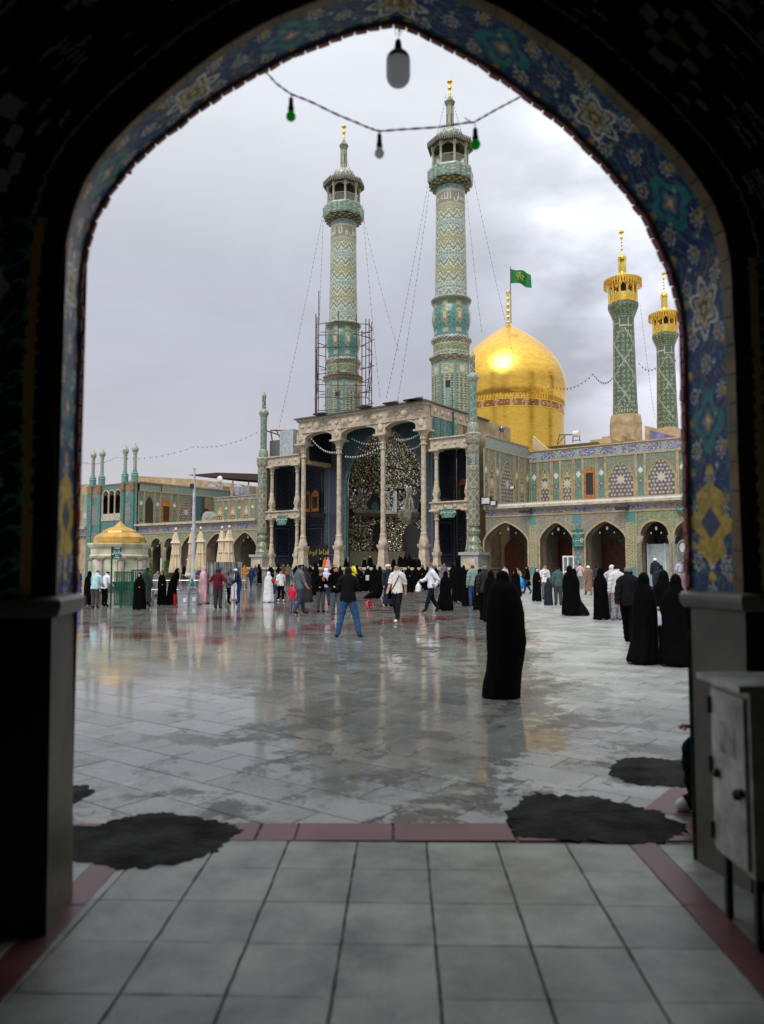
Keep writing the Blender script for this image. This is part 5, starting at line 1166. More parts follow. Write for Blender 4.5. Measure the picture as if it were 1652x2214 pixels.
def turret(cx, sc_, Y, label, D0=1025.8):
    def T(y): return 1222 + (y - 1222) * sc_
    def dp(rows): return dprof(cx, Y, [(T(y), hw * sc_) for y, hw in rows])[1]
    base = atY(cx, 1222, Y); base.z = 0; t = thing('corner_turret', label, 'turret', base, TH, 'corner turrets of the portal')
    def sub(z): return z
    px = pxm(base + Vector((0, 0, 3))); zpd = atY(cx, T(1194), Y).z
    pd = obj('pedestal', MB().box(0, 0, zpd / 2 - .1, 42 * sc_ * px, 42 * sc_ * px, zpd - .2), GREYSTONE, t)
    obj('pedestal_cap', MB().box(0, 0, zpd - .12, 50 * sc_ * px, 50 * sc_ * px, .24), GREYSTONE, pd)
    obj('pedestal_panel', MB().box(0, -21.2 * sc_ * px, zpd / 2, 28 * sc_ * px, .06, zpd * .6), STONE, pd)
    pr = dp([(1138, 11), (1142, 10), (1148, 15), (1155, 13), (1160, 10.5), (1172, 16), (1180, 15), (1186, 19), (1194, 19)])
    cylgrid('vase_base', pr, lambda u, z, a: arab(u, z, (.14, .20, .14), (.40, .38, .28), (.20, .14, .05), .5), t, 40, .07)
    pr = dp([(962, 13.6), (1138, 13.6)]); z0, z1 = pr[0][0], pr[-1][0]
    cylgrid('turret_shaft', pr, lambda u, z, a: np.where(((z > z1 - 1.9) & (z < z1 - .9))[..., None], band(u, z, z1 - 1.9, z1 - .9, (.2, .25, .2), (.07, .1, .1), (.42, .44, .38), .9), lat(u, z)), t, 56, .08, poly=8)
    pr = dp([(935, 13), (938, 18.5), (942, 18), (956, 16.5), (962, 13.6)])
    cylgrid('turret_collar', pr, lambda u, z, a: arab(u, z, (.25, .22, .17), (.42, .38, .3), (.12, .16, .13), .5), t, 40, .08)
    pr = dp([(914, 9.5), (919, 12), (928, 13), (935, 13)]); obj('collar_top', MB().lathe(pr, 16), PALE, t, smooth=True)
    pr = dp([(836, 8.5), (914, 8.7)]); cylgrid('upper_shaft', pr, lambda u, z, a: lat(u * 1.0, z + u * .6, None, (.10, .20, .20), (.36, .38, .26), (.30, .24, .06), .55), t, 36, .08)
    pr = dp([(806, 5.5), (811, 11.5), (817, 13.5), (820, 13), (826, 9.5), (836, 9)]); obj('ring', MB().lathe(pr, 16), PALE, t, smooth=True)
    pr = dp([(780, 5), (806, 5.5)]); cylgrid('top_shaft', pr, lambda u, z, a: lat(u, z, None, (.16, .10, .07), (.44, .44, .38), (.3, .3, .25), .5), t, 20, .08)
    pr = dp([(757, .3), (762, 1.5), (765, 4), (771, 6.5), (777, 5.5), (780, 4.5)]); obj('onion_tip', MB().lathe(pr, 14), PALE, t, smooth=True)
    return t
turret(1025.5, 1.0, 64.6, 'nearer slim green tiled turret right of the portal, in front of the golden dome')
PL_ = FW(TLX, 0); s_l = (R0.y - .4) / PL_.y
turret(567, .812, PL_.y, 'farther slim green tiled turret left of the portal beside the parasols')

# ================================================================== GREAT MINARETS
def chev(u, z, z0):
    p = .92; tri_ = np.abs(((u / p) % 1) - .5) * 2 * .62; t = ((z - z0 + tri_) % 1.6) / 1.6
    A = col((.30, .33, .29), u.shape)
    put(A, t < .11, (.58, .58, .54)); put(A, (t >= .11) & (t < .14), (.10, .18, .15)); put(A, (t >= .14) & (t < .34), (.22, .23, .13)); put(A, (t > .22) & (t < .26), (.36, .36, .22))
    put(A, (t >= .34) & (t < .45), (.58, .58, .54)); put(A, (t >= .45) & (t < .48), (.08, .2, .18))
    k = np.floor((z - z0 + tri_) / 1.6) % 2; d = np.hypot((u / .3) % 1 - .5, (z / .3) % 1 - .5)
    m_ = t >= .48; put(A, m_ & (k == 0), (.38, .42, .38)); put(A, m_ & (k == 0) & (d < .3), (.07, .28, .26)); put(A, m_ & (k == 0) & (d < .13), (.5, .52, .48))
    put(A, m_ & (k == 1), (.30, .30, .15)); put(A, m_ & (k == 1) & (d < .28), (.50, .40, .06)); put(A, m_ & (k == 1) & (d < .12), (.12, .10, .3)); put(A, m_ & (t > .70) & (t < .74), (.52, .52, .45))
    return A
def medals(u, z, zc, h, n, r_, A, cs=((1, (.46, .34, .08)), (.8, (.30, .22, .12)), (.5, (.48, .46, .38)))):
    per = 2 * PI * r_ / n; d = np.abs((u % per) - per / 2) / (per * .30); t = np.abs(z - zc) / h; q = np.maximum(d, t ** 1.0) * .7 + (d + t) * .42
    for k, (f, c) in enumerate(cs): put(A, q < f, c if k or True else c)
    return A
def octbase(u, z, a, z0, z1, R_):
    face = np.floor(a / (PI / 4)); x = (a % (PI / 4)) / (PI / 4) - .5; A = col((.12, .27, .26), u.shape); top = z1 - (z1 - z0) * .27
    m_ = (np.abs(x) < .42); g = ((u / .34 + z / .34) % 1 < .5) ^ ((u / .34 - z / .34) % 1 < .5); B = col((.40, .40, .30), u.shape); put(B, g, (.09, .13, .08)); put(B, np.hypot((u / .34) % 1 - .5, (z / .34) % 1 - .5) < .18, (.45, .38, .12))
    C_ = arab(u, z, (.40, .34, .10), (.30, .45, .48), (.5, .5, .46), .5)
    k = m_ & (z < top - .15); A[k] = B[k]; k = m_ & (z > top) & (z < z1 - .25); A[k] = C_[k]; k = m_ & (z > top + .2) & (z < z1 - .4) & (np.abs(x) < .2); A[k & (face % 2 == 0)] = (.5, .52, .55)
    k = (np.abs(x) < .20) & (z < z0 + (top - z0) * .82) & (face % 2 == 1); A[k] = (.16, .30, .34); put(A, k & (np.abs(x) > .16), (.3, .22, .08)); put(A, (np.abs(x) < .17) & (z > z0 + (top - z0) * .55) & (z < z0 + (top - z0) * .78) & (face % 2 == 1), (.02, .02, .02))
    return A
def minaret(cxb, Y, rows_, label, word, cx_top):
    """rows_: dict of picture heights; the axis is vertical in the place"""
    b = atY(cxb, rows_['b'], Y); base = Vector((b.x, b.y, 0)); t = thing('great_minaret', label, 'minaret', base, 0, 'twin tiled minarets')
    def z(y): return atY(cxb, y, Y).z
    def rr(y, hw): P = atY(cxb, y, Y); return hw * pxm(P)
    def pr(*r): return sorted([(z(y), rr(y, hw)) for y, hw in r])
    r = rows_; g = r['k']                       # k: scale of widths
    zb0_, zb1_ = z(r['b']), z(r['c0'])
    obj('base_block', MB().box(0, 0, (zb0_ + .2 + ztop - 1.2) / 2, 2.6, 2.6, max(.4, zb0_ + .2 - ztop + 1.2)), PLASTER, t, rz=TH)
    cylgrid('octagon_base', pr((r['b'] + 26, 42.5 * g), (r['c0'], 42.5 * g)), lambda u, v, a: octbase(u, v, a, zb0_, zb1_, 1), t, 96, .10, poly=8, rot=.1)
    cylgrid('octagon_cornice', pr((r['c0'], 42.5 * g), (r['c0'] - 6, 44.5 * g), (r['c1'] + 4, 47.5 * g), (r['c1'], 48 * g)), lambda u, v, a: arab(u, v, (.28, .22, .12), (.16, .12, .07), (.4, .36, .25), .4), t, 64, .12, poly=8, rot=.1)
    obj('cornice_top', MB().lathe(pr((r['c1'], 46 * g), (r['c1'] - 3, 44 * g), (r['c1'] - 4, 39 * g)), 8, rot=.1), PALE, t)
    def rings(u, v, a):
        f = (v - z(r['c1'])) / (z(r['r0']) - z(r['c1'])); A = col((.42, .40, .32), u.shape); put(A, np.abs(((u / .34 + (v / .3)) % 1) - .5) < .2, (.12, .10, .08)); m_ = (f > .28) & (f < .72); B = arab(u, v, (.36, .30, .07), (.08, .24, .18), (.06, .26, .22), .62); A[m_] = B[m_]; put(A, (np.abs(f - .28) < .03) | (np.abs(f - .72) < .03), (.45, .42, .3)); return A
    cylgrid('ringed_drum', pr((r['c1'] - 3, 39 * g), (r['r0'] + 8, 39.5 * g), (r['r0'] + 4, 41 * g), (r['r0'], 44 * g), (r['r0'] - 5, 44 * g), (r['r0'] - 8, 40 * g)), rings, t, 64, .12)
    def bulb(u, v, a):
        z0, z1 = z(r['r0'] - 8), z(r['r1']); A = arab(u, v, (.045, .24, .22), (.07, .33, .30), (.04, .16, .16), .5); rm = rr(700, 40 * g)
        medals(u * (rm / rm), v, z0 + (z1 - z0) * .52, (z1 - z0) * .24, 8, 1.0 * (u.max() / (2 * PI)), A); B = col((.12, .2, .14), u.shape); medals(u, v, z0 + (z1 - z0) * .86, (z1 - z0) * .07, 8, u.max() / (2 * PI), B, ((1, (.4, .3, .12)), (.6, (.45, .42, .3)))); m_ = v > z0 + (z1 - z0) * .76; A[m_] = B[m_]
        C_ = col((.06, .22, .24), u.shape); medals(u, v, z0 + (z1 - z0) * .14, (z1 - z0) * .08, 8, u.max() / (2 * PI), C_, ((1, (.42, .36, .24)),)); m_ = v < z0 + (z1 - z0) * .22; A[m_] = C_[m_]; return A
    H = r['r0'] - 8 - r['r1']; q0 = r['r0'] - 8
    cylgrid('tiled_bulb', pr((q0, 38 * g), (q0 - H * .15, 37 * g), (q0 - H * .27, 38.5 * g), (q0 - H * .45, 41.5 * g), (q0 - H * .60, 42 * g), (q0 - H * .74, 40 * g), (q0 - H * .84, 37.5 * g), (q0 - H * .93, 40 * g), (r['r1'], 43 * g)), bulb, t, 72, .10)
    obj('ring', MB().lathe(pr((r['r1'], 43 * g), (r['r1'] - 3, 44 * g), (r['r1'] - 6, 42 * g), (r['r1'] - 9, 36 * g)), 28), PALE, t, smooth=True)
    z0s = z(r['r1'] - 9); z1s = z(r['t1'])
    cylgrid('chevron_shaft', pr((r['r1'] - 9, 35 * g), (r['t0'] + 3, 31.5 * g)), lambda u, v, a: chev(u, v, z0s), t, 96, .085)
    cylgrid('text_band', pr((r['t0'] + 3, 31.5 * g), (r['t0'], 32 * g), (r['t1'], 31 * g)), lambda u, v, a: np.where((np.abs(v - (z(r['t0']) + z(r['t1'])) / 2) < .38 * (z(r['t1']) - z(r['t0'])))[..., None], col((.26, .24, .15), u.shape), col((.40, .38, .28), u.shape)), t, 48, .12)
    # square script written round the shaft
    R_ = rr(r['t0'] - 12, 31.4 * g) + .03; hz = (z(r['t0']) + z(r['t1'])) / 2; sz = (z(r['t1']) - z(r['t0'])) * .62; n = len(word); letters = shape(word); L = 0
    for k, chx in enumerate(letters):
        if chx == ' ': continue
        th_ = -PI / 2 + (k - (n - 1) / 2) * .19; o_ = text(chx, sz, (R_ * math.cos(th_), R_ * math.sin(th_), hz), t, mat('ivory_script', (.58, .56, .48), .5), rtl=False, rot=(PI / 2, 0, th_ + PI / 2), bold=.02, sx=.75)
    cylgrid('turquoise_band', pr((r['t1'], 31 * g), (r['t1'] - 10, 32 * g)), lambda u, v, a: arab(u, v, (.10, .36, .38), (.30, .14, .05), (.30, .32, .34), .5), t, 48, .1)
    yk = r['t1'] - 10; kk = []
    for j in range(5):
        f = j / 4; kk.append((z(yk + (r['s0'] - yk) * f), rr(yk, (32 + 14 * f ** .8) * g)))
    cb = obj('corbel_ring', MB().lathe([(a, b_ * .96) for a, b_ in kk], 24, amp=lambda a, zz: .10 * math.cos(8 * a)), mat('green_corbel_tile', (.10, .14, .07), .4, var=.4, vs=5), t, smooth=True)
    for j in range(3):
        for i in range(16):
            a = 2 * PI * (i + .5 * (j % 2)) / 16; R2 = kk[j + 1][1] - .05; cz = (kk[j][0] + kk[j + 1][0]) / 2
            obj('corbel', MB().ell((R2 * math.cos(a), R2 * math.sin(a), cz), .26, .26, (kk[j + 1][0] - kk[j][0]) * .62, 7, 5), mat('corbel_ochre', (.26, .22, .12), .45, var=.4, vs=3), cb, smooth=True)
    cylgrid('balcony_slab', pr((r['s0'], 47 * g), (r['s0'] - 3, 49 * g), (r['s1'] + 3, 49.5 * g), (r['s1'], 48 * g)), lambda u, v, a: arab(u, v, (.11, .25, .20), (.42, .40, .32), (.36, .33, .18), .62), t, 64, .1, poly=8, rot=.15)
    obj('balcony_floor', MB().lathe(pr((r['s1'] + 2, 47 * g), (r['s1'], 47 * g)), 8, rot=.15 ), PALE, t)
    zf, zr_, ze = z(r['s1']), z(r['s1'] - (r['s1'] - r['e0']) * .46), z(r['e0']); Rp = rr(r['s1'], 38 * g)
    PC = mat('pale_balcony_metal', (.36, .37, .28), .45)
    for i in range(8):
        a0 = .15 + i * PI / 4 + 0; a1 = a0 + PI / 4; p0 = (Rp * math.cos(a0), Rp * math.sin(a0)); p1 = (Rp * math.cos(a1), Rp * math.sin(a1))
        obj('balcony_post', MB().lathe([(zf, .14), (zr_, .12), (ze - .5, .12), (ze - .4, .2), (ze, .22)], 8, p0), PC, t, smooth=True)
        d = Vector((p1[0] - p0[0], p1[1] - p0[1], 0)); l = d.length; d /= l; mb = MB()
        for s_ in range(-4, 9):
            for dr in (1, -1):
                x0_ = s_ * .22; h = zr_ - zf - .1; xa, xb = x0_, x0_ + dr * h; za, zb_ = zf + .05, zf + .05 + h
                lo, hi = (0, l)
                pts_ = []
                for (x, zz) in ((xa, za), (xb, zb_)): pts_.append([x, zz])
                if max(xa, xb) < 0 or min(xa, xb) > l: continue
                def cl2(p, q):
                    if p[0] < 0: f = (0 - p[0]) / (q[0] - p[0]); p = [0, p[1] + (q[1] - p[1]) * f]
                    if p[0] > l: f = (l - p[0]) / (q[0] - p[0]); p = [l, p[1] + (q[1] - p[1]) * f]
                    return p
                A1, B1 = cl2(pts_[0], pts_[1]), cl2(pts_[1], pts_[0])
                mb.tube([(p0[0] + d.x * A1[0], p0[1] + d.y * A1[0], A1[1]), (p0[0] + d.x * B1[0], p0[1] + d.y * B1[0], B1[1])], .022, 4)
        mb.tube([(*p0, zr_), (*p1, zr_)], .05, 5); obj('railing_panel', mb, PC, t, kind='stuff')
        hw = l / 2 - .12; pts = arch(hw, ze - .55, ze - .12, 6); vs = []; c_ = (Vector((*p0, 0)) + Vector((*p1, 0))) / 2
        for x, zz in pts: vs += [(c_.x + d.x * x, c_.y + d.y * x, zz), (c_.x + d.x * x, c_.y + d.y * x, ze)]
        obj('arch_fret', MB().add(vs, [(2 * q, 2 * q + 2, 2 * q + 3, 2 * q + 1) for q in range(len(pts) - 1)]), PC, t)
    obj('inner_core', MB().lathe([(zf, 1.0), (ze, 1.0)], 12), DARK, t)
    ev = MB().lathe([(z(r['e0']), rr(r['e0'], 40 * g)), (z(r['e0'] - 3), rr(r['e0'], 50 * g)), (z(r['e0'] - 6), rr(r['e0'], 50 * g)), (z(r['e1']), rr(r['e1'], 31 * g))], 8, rot=.15); E_ = obj('eaves', ev, mat('dark_fringe_wood', (.10, .095, .07), .6, var=.3), t)
    mb = MB(); Re = rr(r['e0'], 49.6 * g); nfr = 64
    for i in range(nfr):
        a = 2 * PI * i / nfr + .15; tq = ((a - .15) % (PI / 4)) - PI / 8; Rr = Re * math.cos(PI / 8) / math.cos(tq); mb.box(Rr * math.cos(a), Rr * math.sin(a), z(r['e0'] - 4), .10, .10, .55, a)
    obj('eaves_fringe', mb, mat('grey_fringe', (.17, .16, .13), .6), E_, kind='stuff')
    d0, d1 = r['e1'], r['d']; Hd = d0 - d1
    def dom(u, v, a):
        f = (v - z(d0)) / (z(d1) - z(d0)); A = col((.24, .28, .24), u.shape); put(A, np.abs(np.sin(a * 8 + v * 3.2)) < .22, (.56, .57, .54)); put(A, np.abs(np.sin(a * 8 - v * 3.2)) < .22, (.56, .57, .54)); m_ = (f > .45) & (f < .75); B = col((.34, .12, .08), u.shape); put(B, (a * 24 / (2 * PI)) % 1 < .55, (.5, .5, .46)); A[m_] = B[m_]; put(A, f > .75, (.07, .2, .14)); return A
    cylgrid('small_dome', pr((d0, 28 * g), (d0 - Hd * .25, 28.5 * g), (d0 - Hd * .5, 26 * g), (d0 - Hd * .75, 19 * g), (d1, 8.5 * g)), dom, t, 56, .08)
    sp0, sp1 = d1, r['sp']
    cylgrid('lantern_shaft', pr((sp0, 8.5 * g), (sp1, 8.3 * g)), lambda u, v, a: np.where((np.abs(np.sin(a * 2.5) ** 2 - .5 - .3 * np.sin(v * 3.4)) < .14)[..., None], col((.55, .55, .48), u.shape), np.where((np.sin(a * 2.5) ** 2 > .5 + .3 * np.sin(v * 3.4))[..., None], col((.38, .24, .05), u.shape), col((.05, .18, .15), u.shape))), t, 40, .08)
    obj('lantern_cap', MB().lathe(pr((sp1, 8 * g), (sp1 - 5, 9 * g), (sp1 - 10, 11.5 * g), (sp1 - 14, 9 * g), (sp1 - 20, 4 * g), (sp1 - 24, 2 * g)), 16), mat('green_gold_cap', (.16, .20, .12), .35, var=.4, vs=7), t, smooth=True)
    f0 = sp1 - 22; Lf = f0 - r['top']
    obj('gilt_finial', MB().lathe(pr((f0, 2.6 * g), (f0 - Lf * .12, 2.2 * g), (f0 - Lf * .2, 3.0 * g), (f0 - Lf * .28, 1.6 * g), (f0 - Lf * .4, 1.8 * g), (f0 - Lf * .48, 4.4 * g), (f0 - Lf * .62, 4.2 * g), (f0 - Lf * .72, 1.4 * g), (f0 - Lf * .8, 2.2 * g), (f0 - Lf * .84, 5.8 * g), (f0 - Lf * .9, 5.8 * g), (f0 - Lf, .5)), 12), GOLDB, t, smooth=True)
    return t, base
YR, = (74.5,)
mr, mrb = minaret(977, YR, dict(b=886, c0=790, c1=776, r0=741, r1=655, t0=455, t1=421, s0=400, s1=372, e0=322, e1=303, d=277, sp=232, top=172, k=1.0), 'taller nearer tiled minaret with chevron bands beside the golden dome', 'سبحان الله و', 972)
YLm = YR * 1.102
ml, mlb = minaret(741.5, YLm, dict(b=888, c0=829, c1=816, r0=787, r1=708, t0=526, t1=494, s0=475, s1=450, e0=406, e1=389, d=364, sp=326, top=270, k=.885), 'left tiled minaret wrapped in iron scaffolding around its lower part', 'حول و لا قوة', 738)
# ---- scaffolding round the left minaret
sf = thing('scaffolding', 'rusty tube scaffolding tower around the left tiled minaret', 'scaffolding', (mlb.x, mlb.y, 0))
def zl_(y): return atY(741, y, YLm).z
z0, z1 = ztop - .5, zl_(698); kx = pxm(Vector((mlb.x, mlb.y, 20)))
corners = []
for dx_, dy_ in ((-57, -30), (-40, 30), (-57, 0), (57, -30), (40, 30), (62, 0), (-50, -40), (50, -40), (-8, -48), (30, -46)):
    x, y = dx_ * kx, dy_ * kx; top = z1 + rnd.uniform(-.4, .9) + (2.4 if dx_ == -50 else 0)
    obj('upright_tube', MB().tube([(x, y, z0), (x, y, top)], .055, 6), IRON, sf); corners.append((x, y))
zz = z0 + .8
while zz < z1:
    for a, b in ((0, 6), (6, 8), (8, 9), (9, 7), (7, 3), (3, 5), (5, 4), (4, 1), (1, 2), (2, 0)):
        if rnd.random() < .80:
            p, q = Vector((*corners[a], zz + rnd.uniform(-.15, .15))), Vector((*corners[b], zz + rnd.uniform(-.15, .15))); e_ = (q - p) * rnd.uniform(.02, .25)
            obj('ledger_tube', MB().tube([p - e_, q + e_ * .6], .045, 5), IRON, sf)
    zz += 1.35
for k in range(9):
    a, b = rnd.choice(((0, 6), (7, 3), (3, 5), (2, 0))); zq = rnd.uniform(z0, z1 - 3); obj('brace_tube', MB().tube([(*corners[a], zq), (*corners[b], zq + 2.6)], .04, 5), IRON, sf)

# ================================================================== GOLDEN DOME
YD = 112.0; DX = 1102
def G(x, y): return 976.3 + .3283 * x, 461 + .3283 * y
db = atY(DX, 960, YD); dm = thing('golden_dome', 'great onion shaped golden dome on a gold brick drum', 'dome', (db.x, db.y, 0))
def zd(yz): return atY(DX, G(0, yz)[1], YD).z
def rd(yz, hw): return hw * .3283 * pxm(atY(DX, G(0, yz)[1], YD))
prof = [(1262, 352), (1235, 361), (1200, 366), (1150, 367), (1100, 359), (1050, 343), (1000, 319), (950, 285), (900, 238), (860, 194), (820, 143), (790, 101), (765, 62), (750, 36), (738, 14), (730, 8)]
P3 = [(zd(a), rd(a, b)) for a, b in prof]
def gold_tiles():
    m = bpy.data.materials.new('gilt_brick'); m.use_nodes = True; t = m.node_tree; b = t.nodes['Principled BSDF']; b.inputs['Metallic'].default_value = 1
    at = N(t, 'ShaderNodeAttribute', attribute_name='Tint'); t.links.new(at.outputs['Color'], b.inputs['Base Color'])
    co = N(t, 'ShaderNodeTexCoord'); nn = N(t, 'ShaderNodeTexNoise'); nn.inputs['Scale'].default_value = .35; nn.inputs['Detail'].default_value = 7; nn.inputs['Roughness'].default_value = .65; t.links.new(co.outputs['Object'], nn.inputs[0])
    mr_ = N(t, 'ShaderNodeMapRange'); mr_.inputs[1].default_value = .35; mr_.inputs[2].default_value = .7; mr_.inputs[3].default_value = .20; mr_.inputs[4].default_value = .36; t.links.new(nn.outputs[0], mr_.inputs[0]); t.links.new(mr_.outputs[0], b.inputs['Roughness'])
    bp = N(t, 'ShaderNodeBump'); bp.inputs['Strength'].default_value = .35; bp.inputs['Distance'].default_value = .05; t.links.new(nn.outputs[0], bp.inputs['Height']); t.links.new(bp.outputs[0], b.inputs['Normal'])
    return m
GT = gold_tiles()
def gcol(u, v, a):
    row = np.floor(v / .28); h = H_(np.floor(u / .55 + .5 * (row % 2)), row); A = col((1.0, .60, .11), u.shape) * (.84 + .22 * h)[..., None]
    put(A, ((v / .28) % 1 < .10), (.88, .56, .08)); return np.clip(A, 0, 1)
def goldgrid(name, pf, parent, nu, dz, cf=gcol):
    zs_ = np.array([p[0] for p in pf]); rs_ = np.array([p[1] for p in pf])
    n = max(4, int((zs_[-1] - zs_[0]) / dz)); g_ = np.random.default_rng(2)
    def pos(U, V):
        r = np.interp(V, zs_, rs_); r = r * (1 + .0010 * np.sin(U * 37 + V * 9) + .0007 * np.sin(U * 61 - V * 17)); return r * np.cos(U), r * np.sin(U), V
    o = grid(name, pos, 0, 2 * PI, zs_[0], zs_[-1], nu, n, lambda U, V: cf(U * rs_.max(), V, U), GT, parent); o.data.polygons.foreach_set('use_smooth', [True] * len(o.data.polygons)); return o
def spline(P, n):
    z = np.array([p[0] for p in P]); r = np.array([p[1] for p in P]); t = np.arange(len(P)); tt = np.linspace(0, len(P) - 1, n)
    def cr(a):
        o = []
        for x in tt:
            i = min(int(x), len(a) - 2); f = x - i; p0, p1, p2, p3 = a[max(0, i - 1)], a[i], a[i + 1], a[min(len(a) - 1, i + 2)]
            o.append(.5 * (2 * p1 + (p2 - p0) * f + (2 * p0 - 5 * p1 + 4 * p2 - p3) * f * f + (3 * p1 - p0 - 3 * p2 + p3) * f ** 3))
        return o
    return list(zip(cr(z), cr(r)))
def gsurf(name, pf, parent, nu, cf=gcol):        # follows the profile itself, for surfaces that curl under
    zs_ = np.array([p[0] for p in pf]); rs_ = np.array([p[1] for p in pf]); n = len(pf) - 1; ix = np.arange(len(pf)); arc = np.concatenate([[0], np.cumsum(np.hypot(np.diff(zs_), np.diff(rs_)))])
    o = grid(name, lambda U, V: (np.interp(V, ix, rs_) * np.cos(U), np.interp(V, ix, rs_) * np.sin(U), np.interp(V, ix, zs_)), 0, 2 * PI, 0, n, nu, n, lambda U, V: cf(U * rs_.max(), np.interp(V, ix, arc), U), GT, parent); o.data.polygons.foreach_set('use_smooth', [True] * len(o.data.polygons)); return o
gsurf('dome_shell', spline(P3, 150), dm, 220)
zr0, zr1, zr2, zr3 = zd(1540), zd(1335), zd(1290), zd(1262)
Rd = rd(1300, 350); zbm = zr1 - .2
goldgrid('drum', [(zd(1900), Rd), (zd(1342), Rd)], dm, 160, .14)
def insc(u, v, a):
    z0, z1 = zd(1342), zd(1290); f = (v - z0) / (z1 - z0); A = col((.42, .17, .06), u.shape); put(A, (np.abs(f - .5) > .42), (1, .66, .1)); ph = (a * 24 / (2 * PI)) % 1
    st = np.sin(u * 7 + 2.2 * np.sin(v * 6 + u * 2) + 1.5 * np.sin(u * 3.3)); put(A, (np.abs(st) < .28) & (np.abs(f - .5) < .33), (.95, .62, .2)); put(A, np.hypot((ph - .5) * 5.2, (f - .5) * 1.0) < .40, (.6, .42, .3)); put(A, (np.abs(ph - .5) < .11) & (np.hypot((ph - .5) * 5.2, f - .5) > .40), (1, .6, .1)); return A
goldgrid('inscription_ring', [(zd(1342), Rd + .06), (zd(1290), Rd + .06)], dm, 240, .12, insc)
goldgrid('upper_ring', [(zd(1290), Rd + .02), (zd(1262), Rd + .02)], dm, 100, .3)
mb = MB(); nb2 = 110
for i in range(nb2):
    a = 2 * PI * i / nb2; mb.box((Rd + .12) * math.cos(a), (Rd + .12) * math.sin(a), zd(1274), .16, .2, zd(1262) - zd(1286), a)
obj('bracket_ring', mb, GOLD, dm, kind='stuff')
fz = [(735, 10), (720, 14), (712, 8), (700, 10), (688, 14), (678, 7), (660, 8), (648, 13), (636, 7), (620, 8), (608, 13), (596, 7), (580, 7), (566, 12), (555, 6), (540, 9), (525, 15), (515, 13), (510, 3)]
obj('finial', MB().lathe([(zd(a), rd(a, b)) for a, b in fz], 14), GOLD, dm, smooth=True)
fp = thing('flag', 'green flag flying from a thin pole on the golden dome finial', 'flag', (atY(DX + 3, 700, YD).x, YD, 0)); kx = pxm(Vector((0, YD, zd(430)))) * .3283
obj('flag_pole', MB().tube([(0, 0, zd(725)), (0, 0, zd(352))], .07, 6), mat('dark_pole', (.12, .10, .08), .5), fp)
vs = []; NX, NY = 22, 10
for i in range(NX + 1):
    for j in range(NY + 1):
        f = i / NX; g_ = j / NY; x = f * 136 * kx; yt_ = 366 + 8 * f + 28 * f ** 2 + 3 * math.sin(f * 6); yb2 = 462 + 6 * f + 24 * f ** 2.4 - 4 * math.sin(f * 5); vs.append((x * (1 - .04 * g_ * 0), .45 * math.sin(f * 9 + g_ * 1.2) * f, zd(yt_ * (1 - g_) + yb2 * g_)))
o = obj('flag_cloth', MB().add(vs, [(i * (NY + 1) + j, i * (NY + 1) + j + 1, (i + 1) * (NY + 1) + j + 1, (i + 1) * (NY + 1) + j) for i in range(NX) for j in range(NY)]), mat('flag_green', (.004, .16, .03), .7, var=.1), fp, smooth=True)
mb = MB()
for k, (a, b) in enumerate(((.35, .35), (.45, .40), (.40, .55), (.52, .52), (.60, .62), (.48, .30))): mb.tube([(136 * kx * a + .25 * math.cos(q), -.52, zd(366 + 96 * b + 14) + .28 * math.sin(q)) for q in [PI * s / 5 for s in range(1 + k % 3, 8)]], .06, 4)
obj('flag_emblem', mb, mat('gold_print', (.45, .42, .06), .6), fp, kind='stuff')
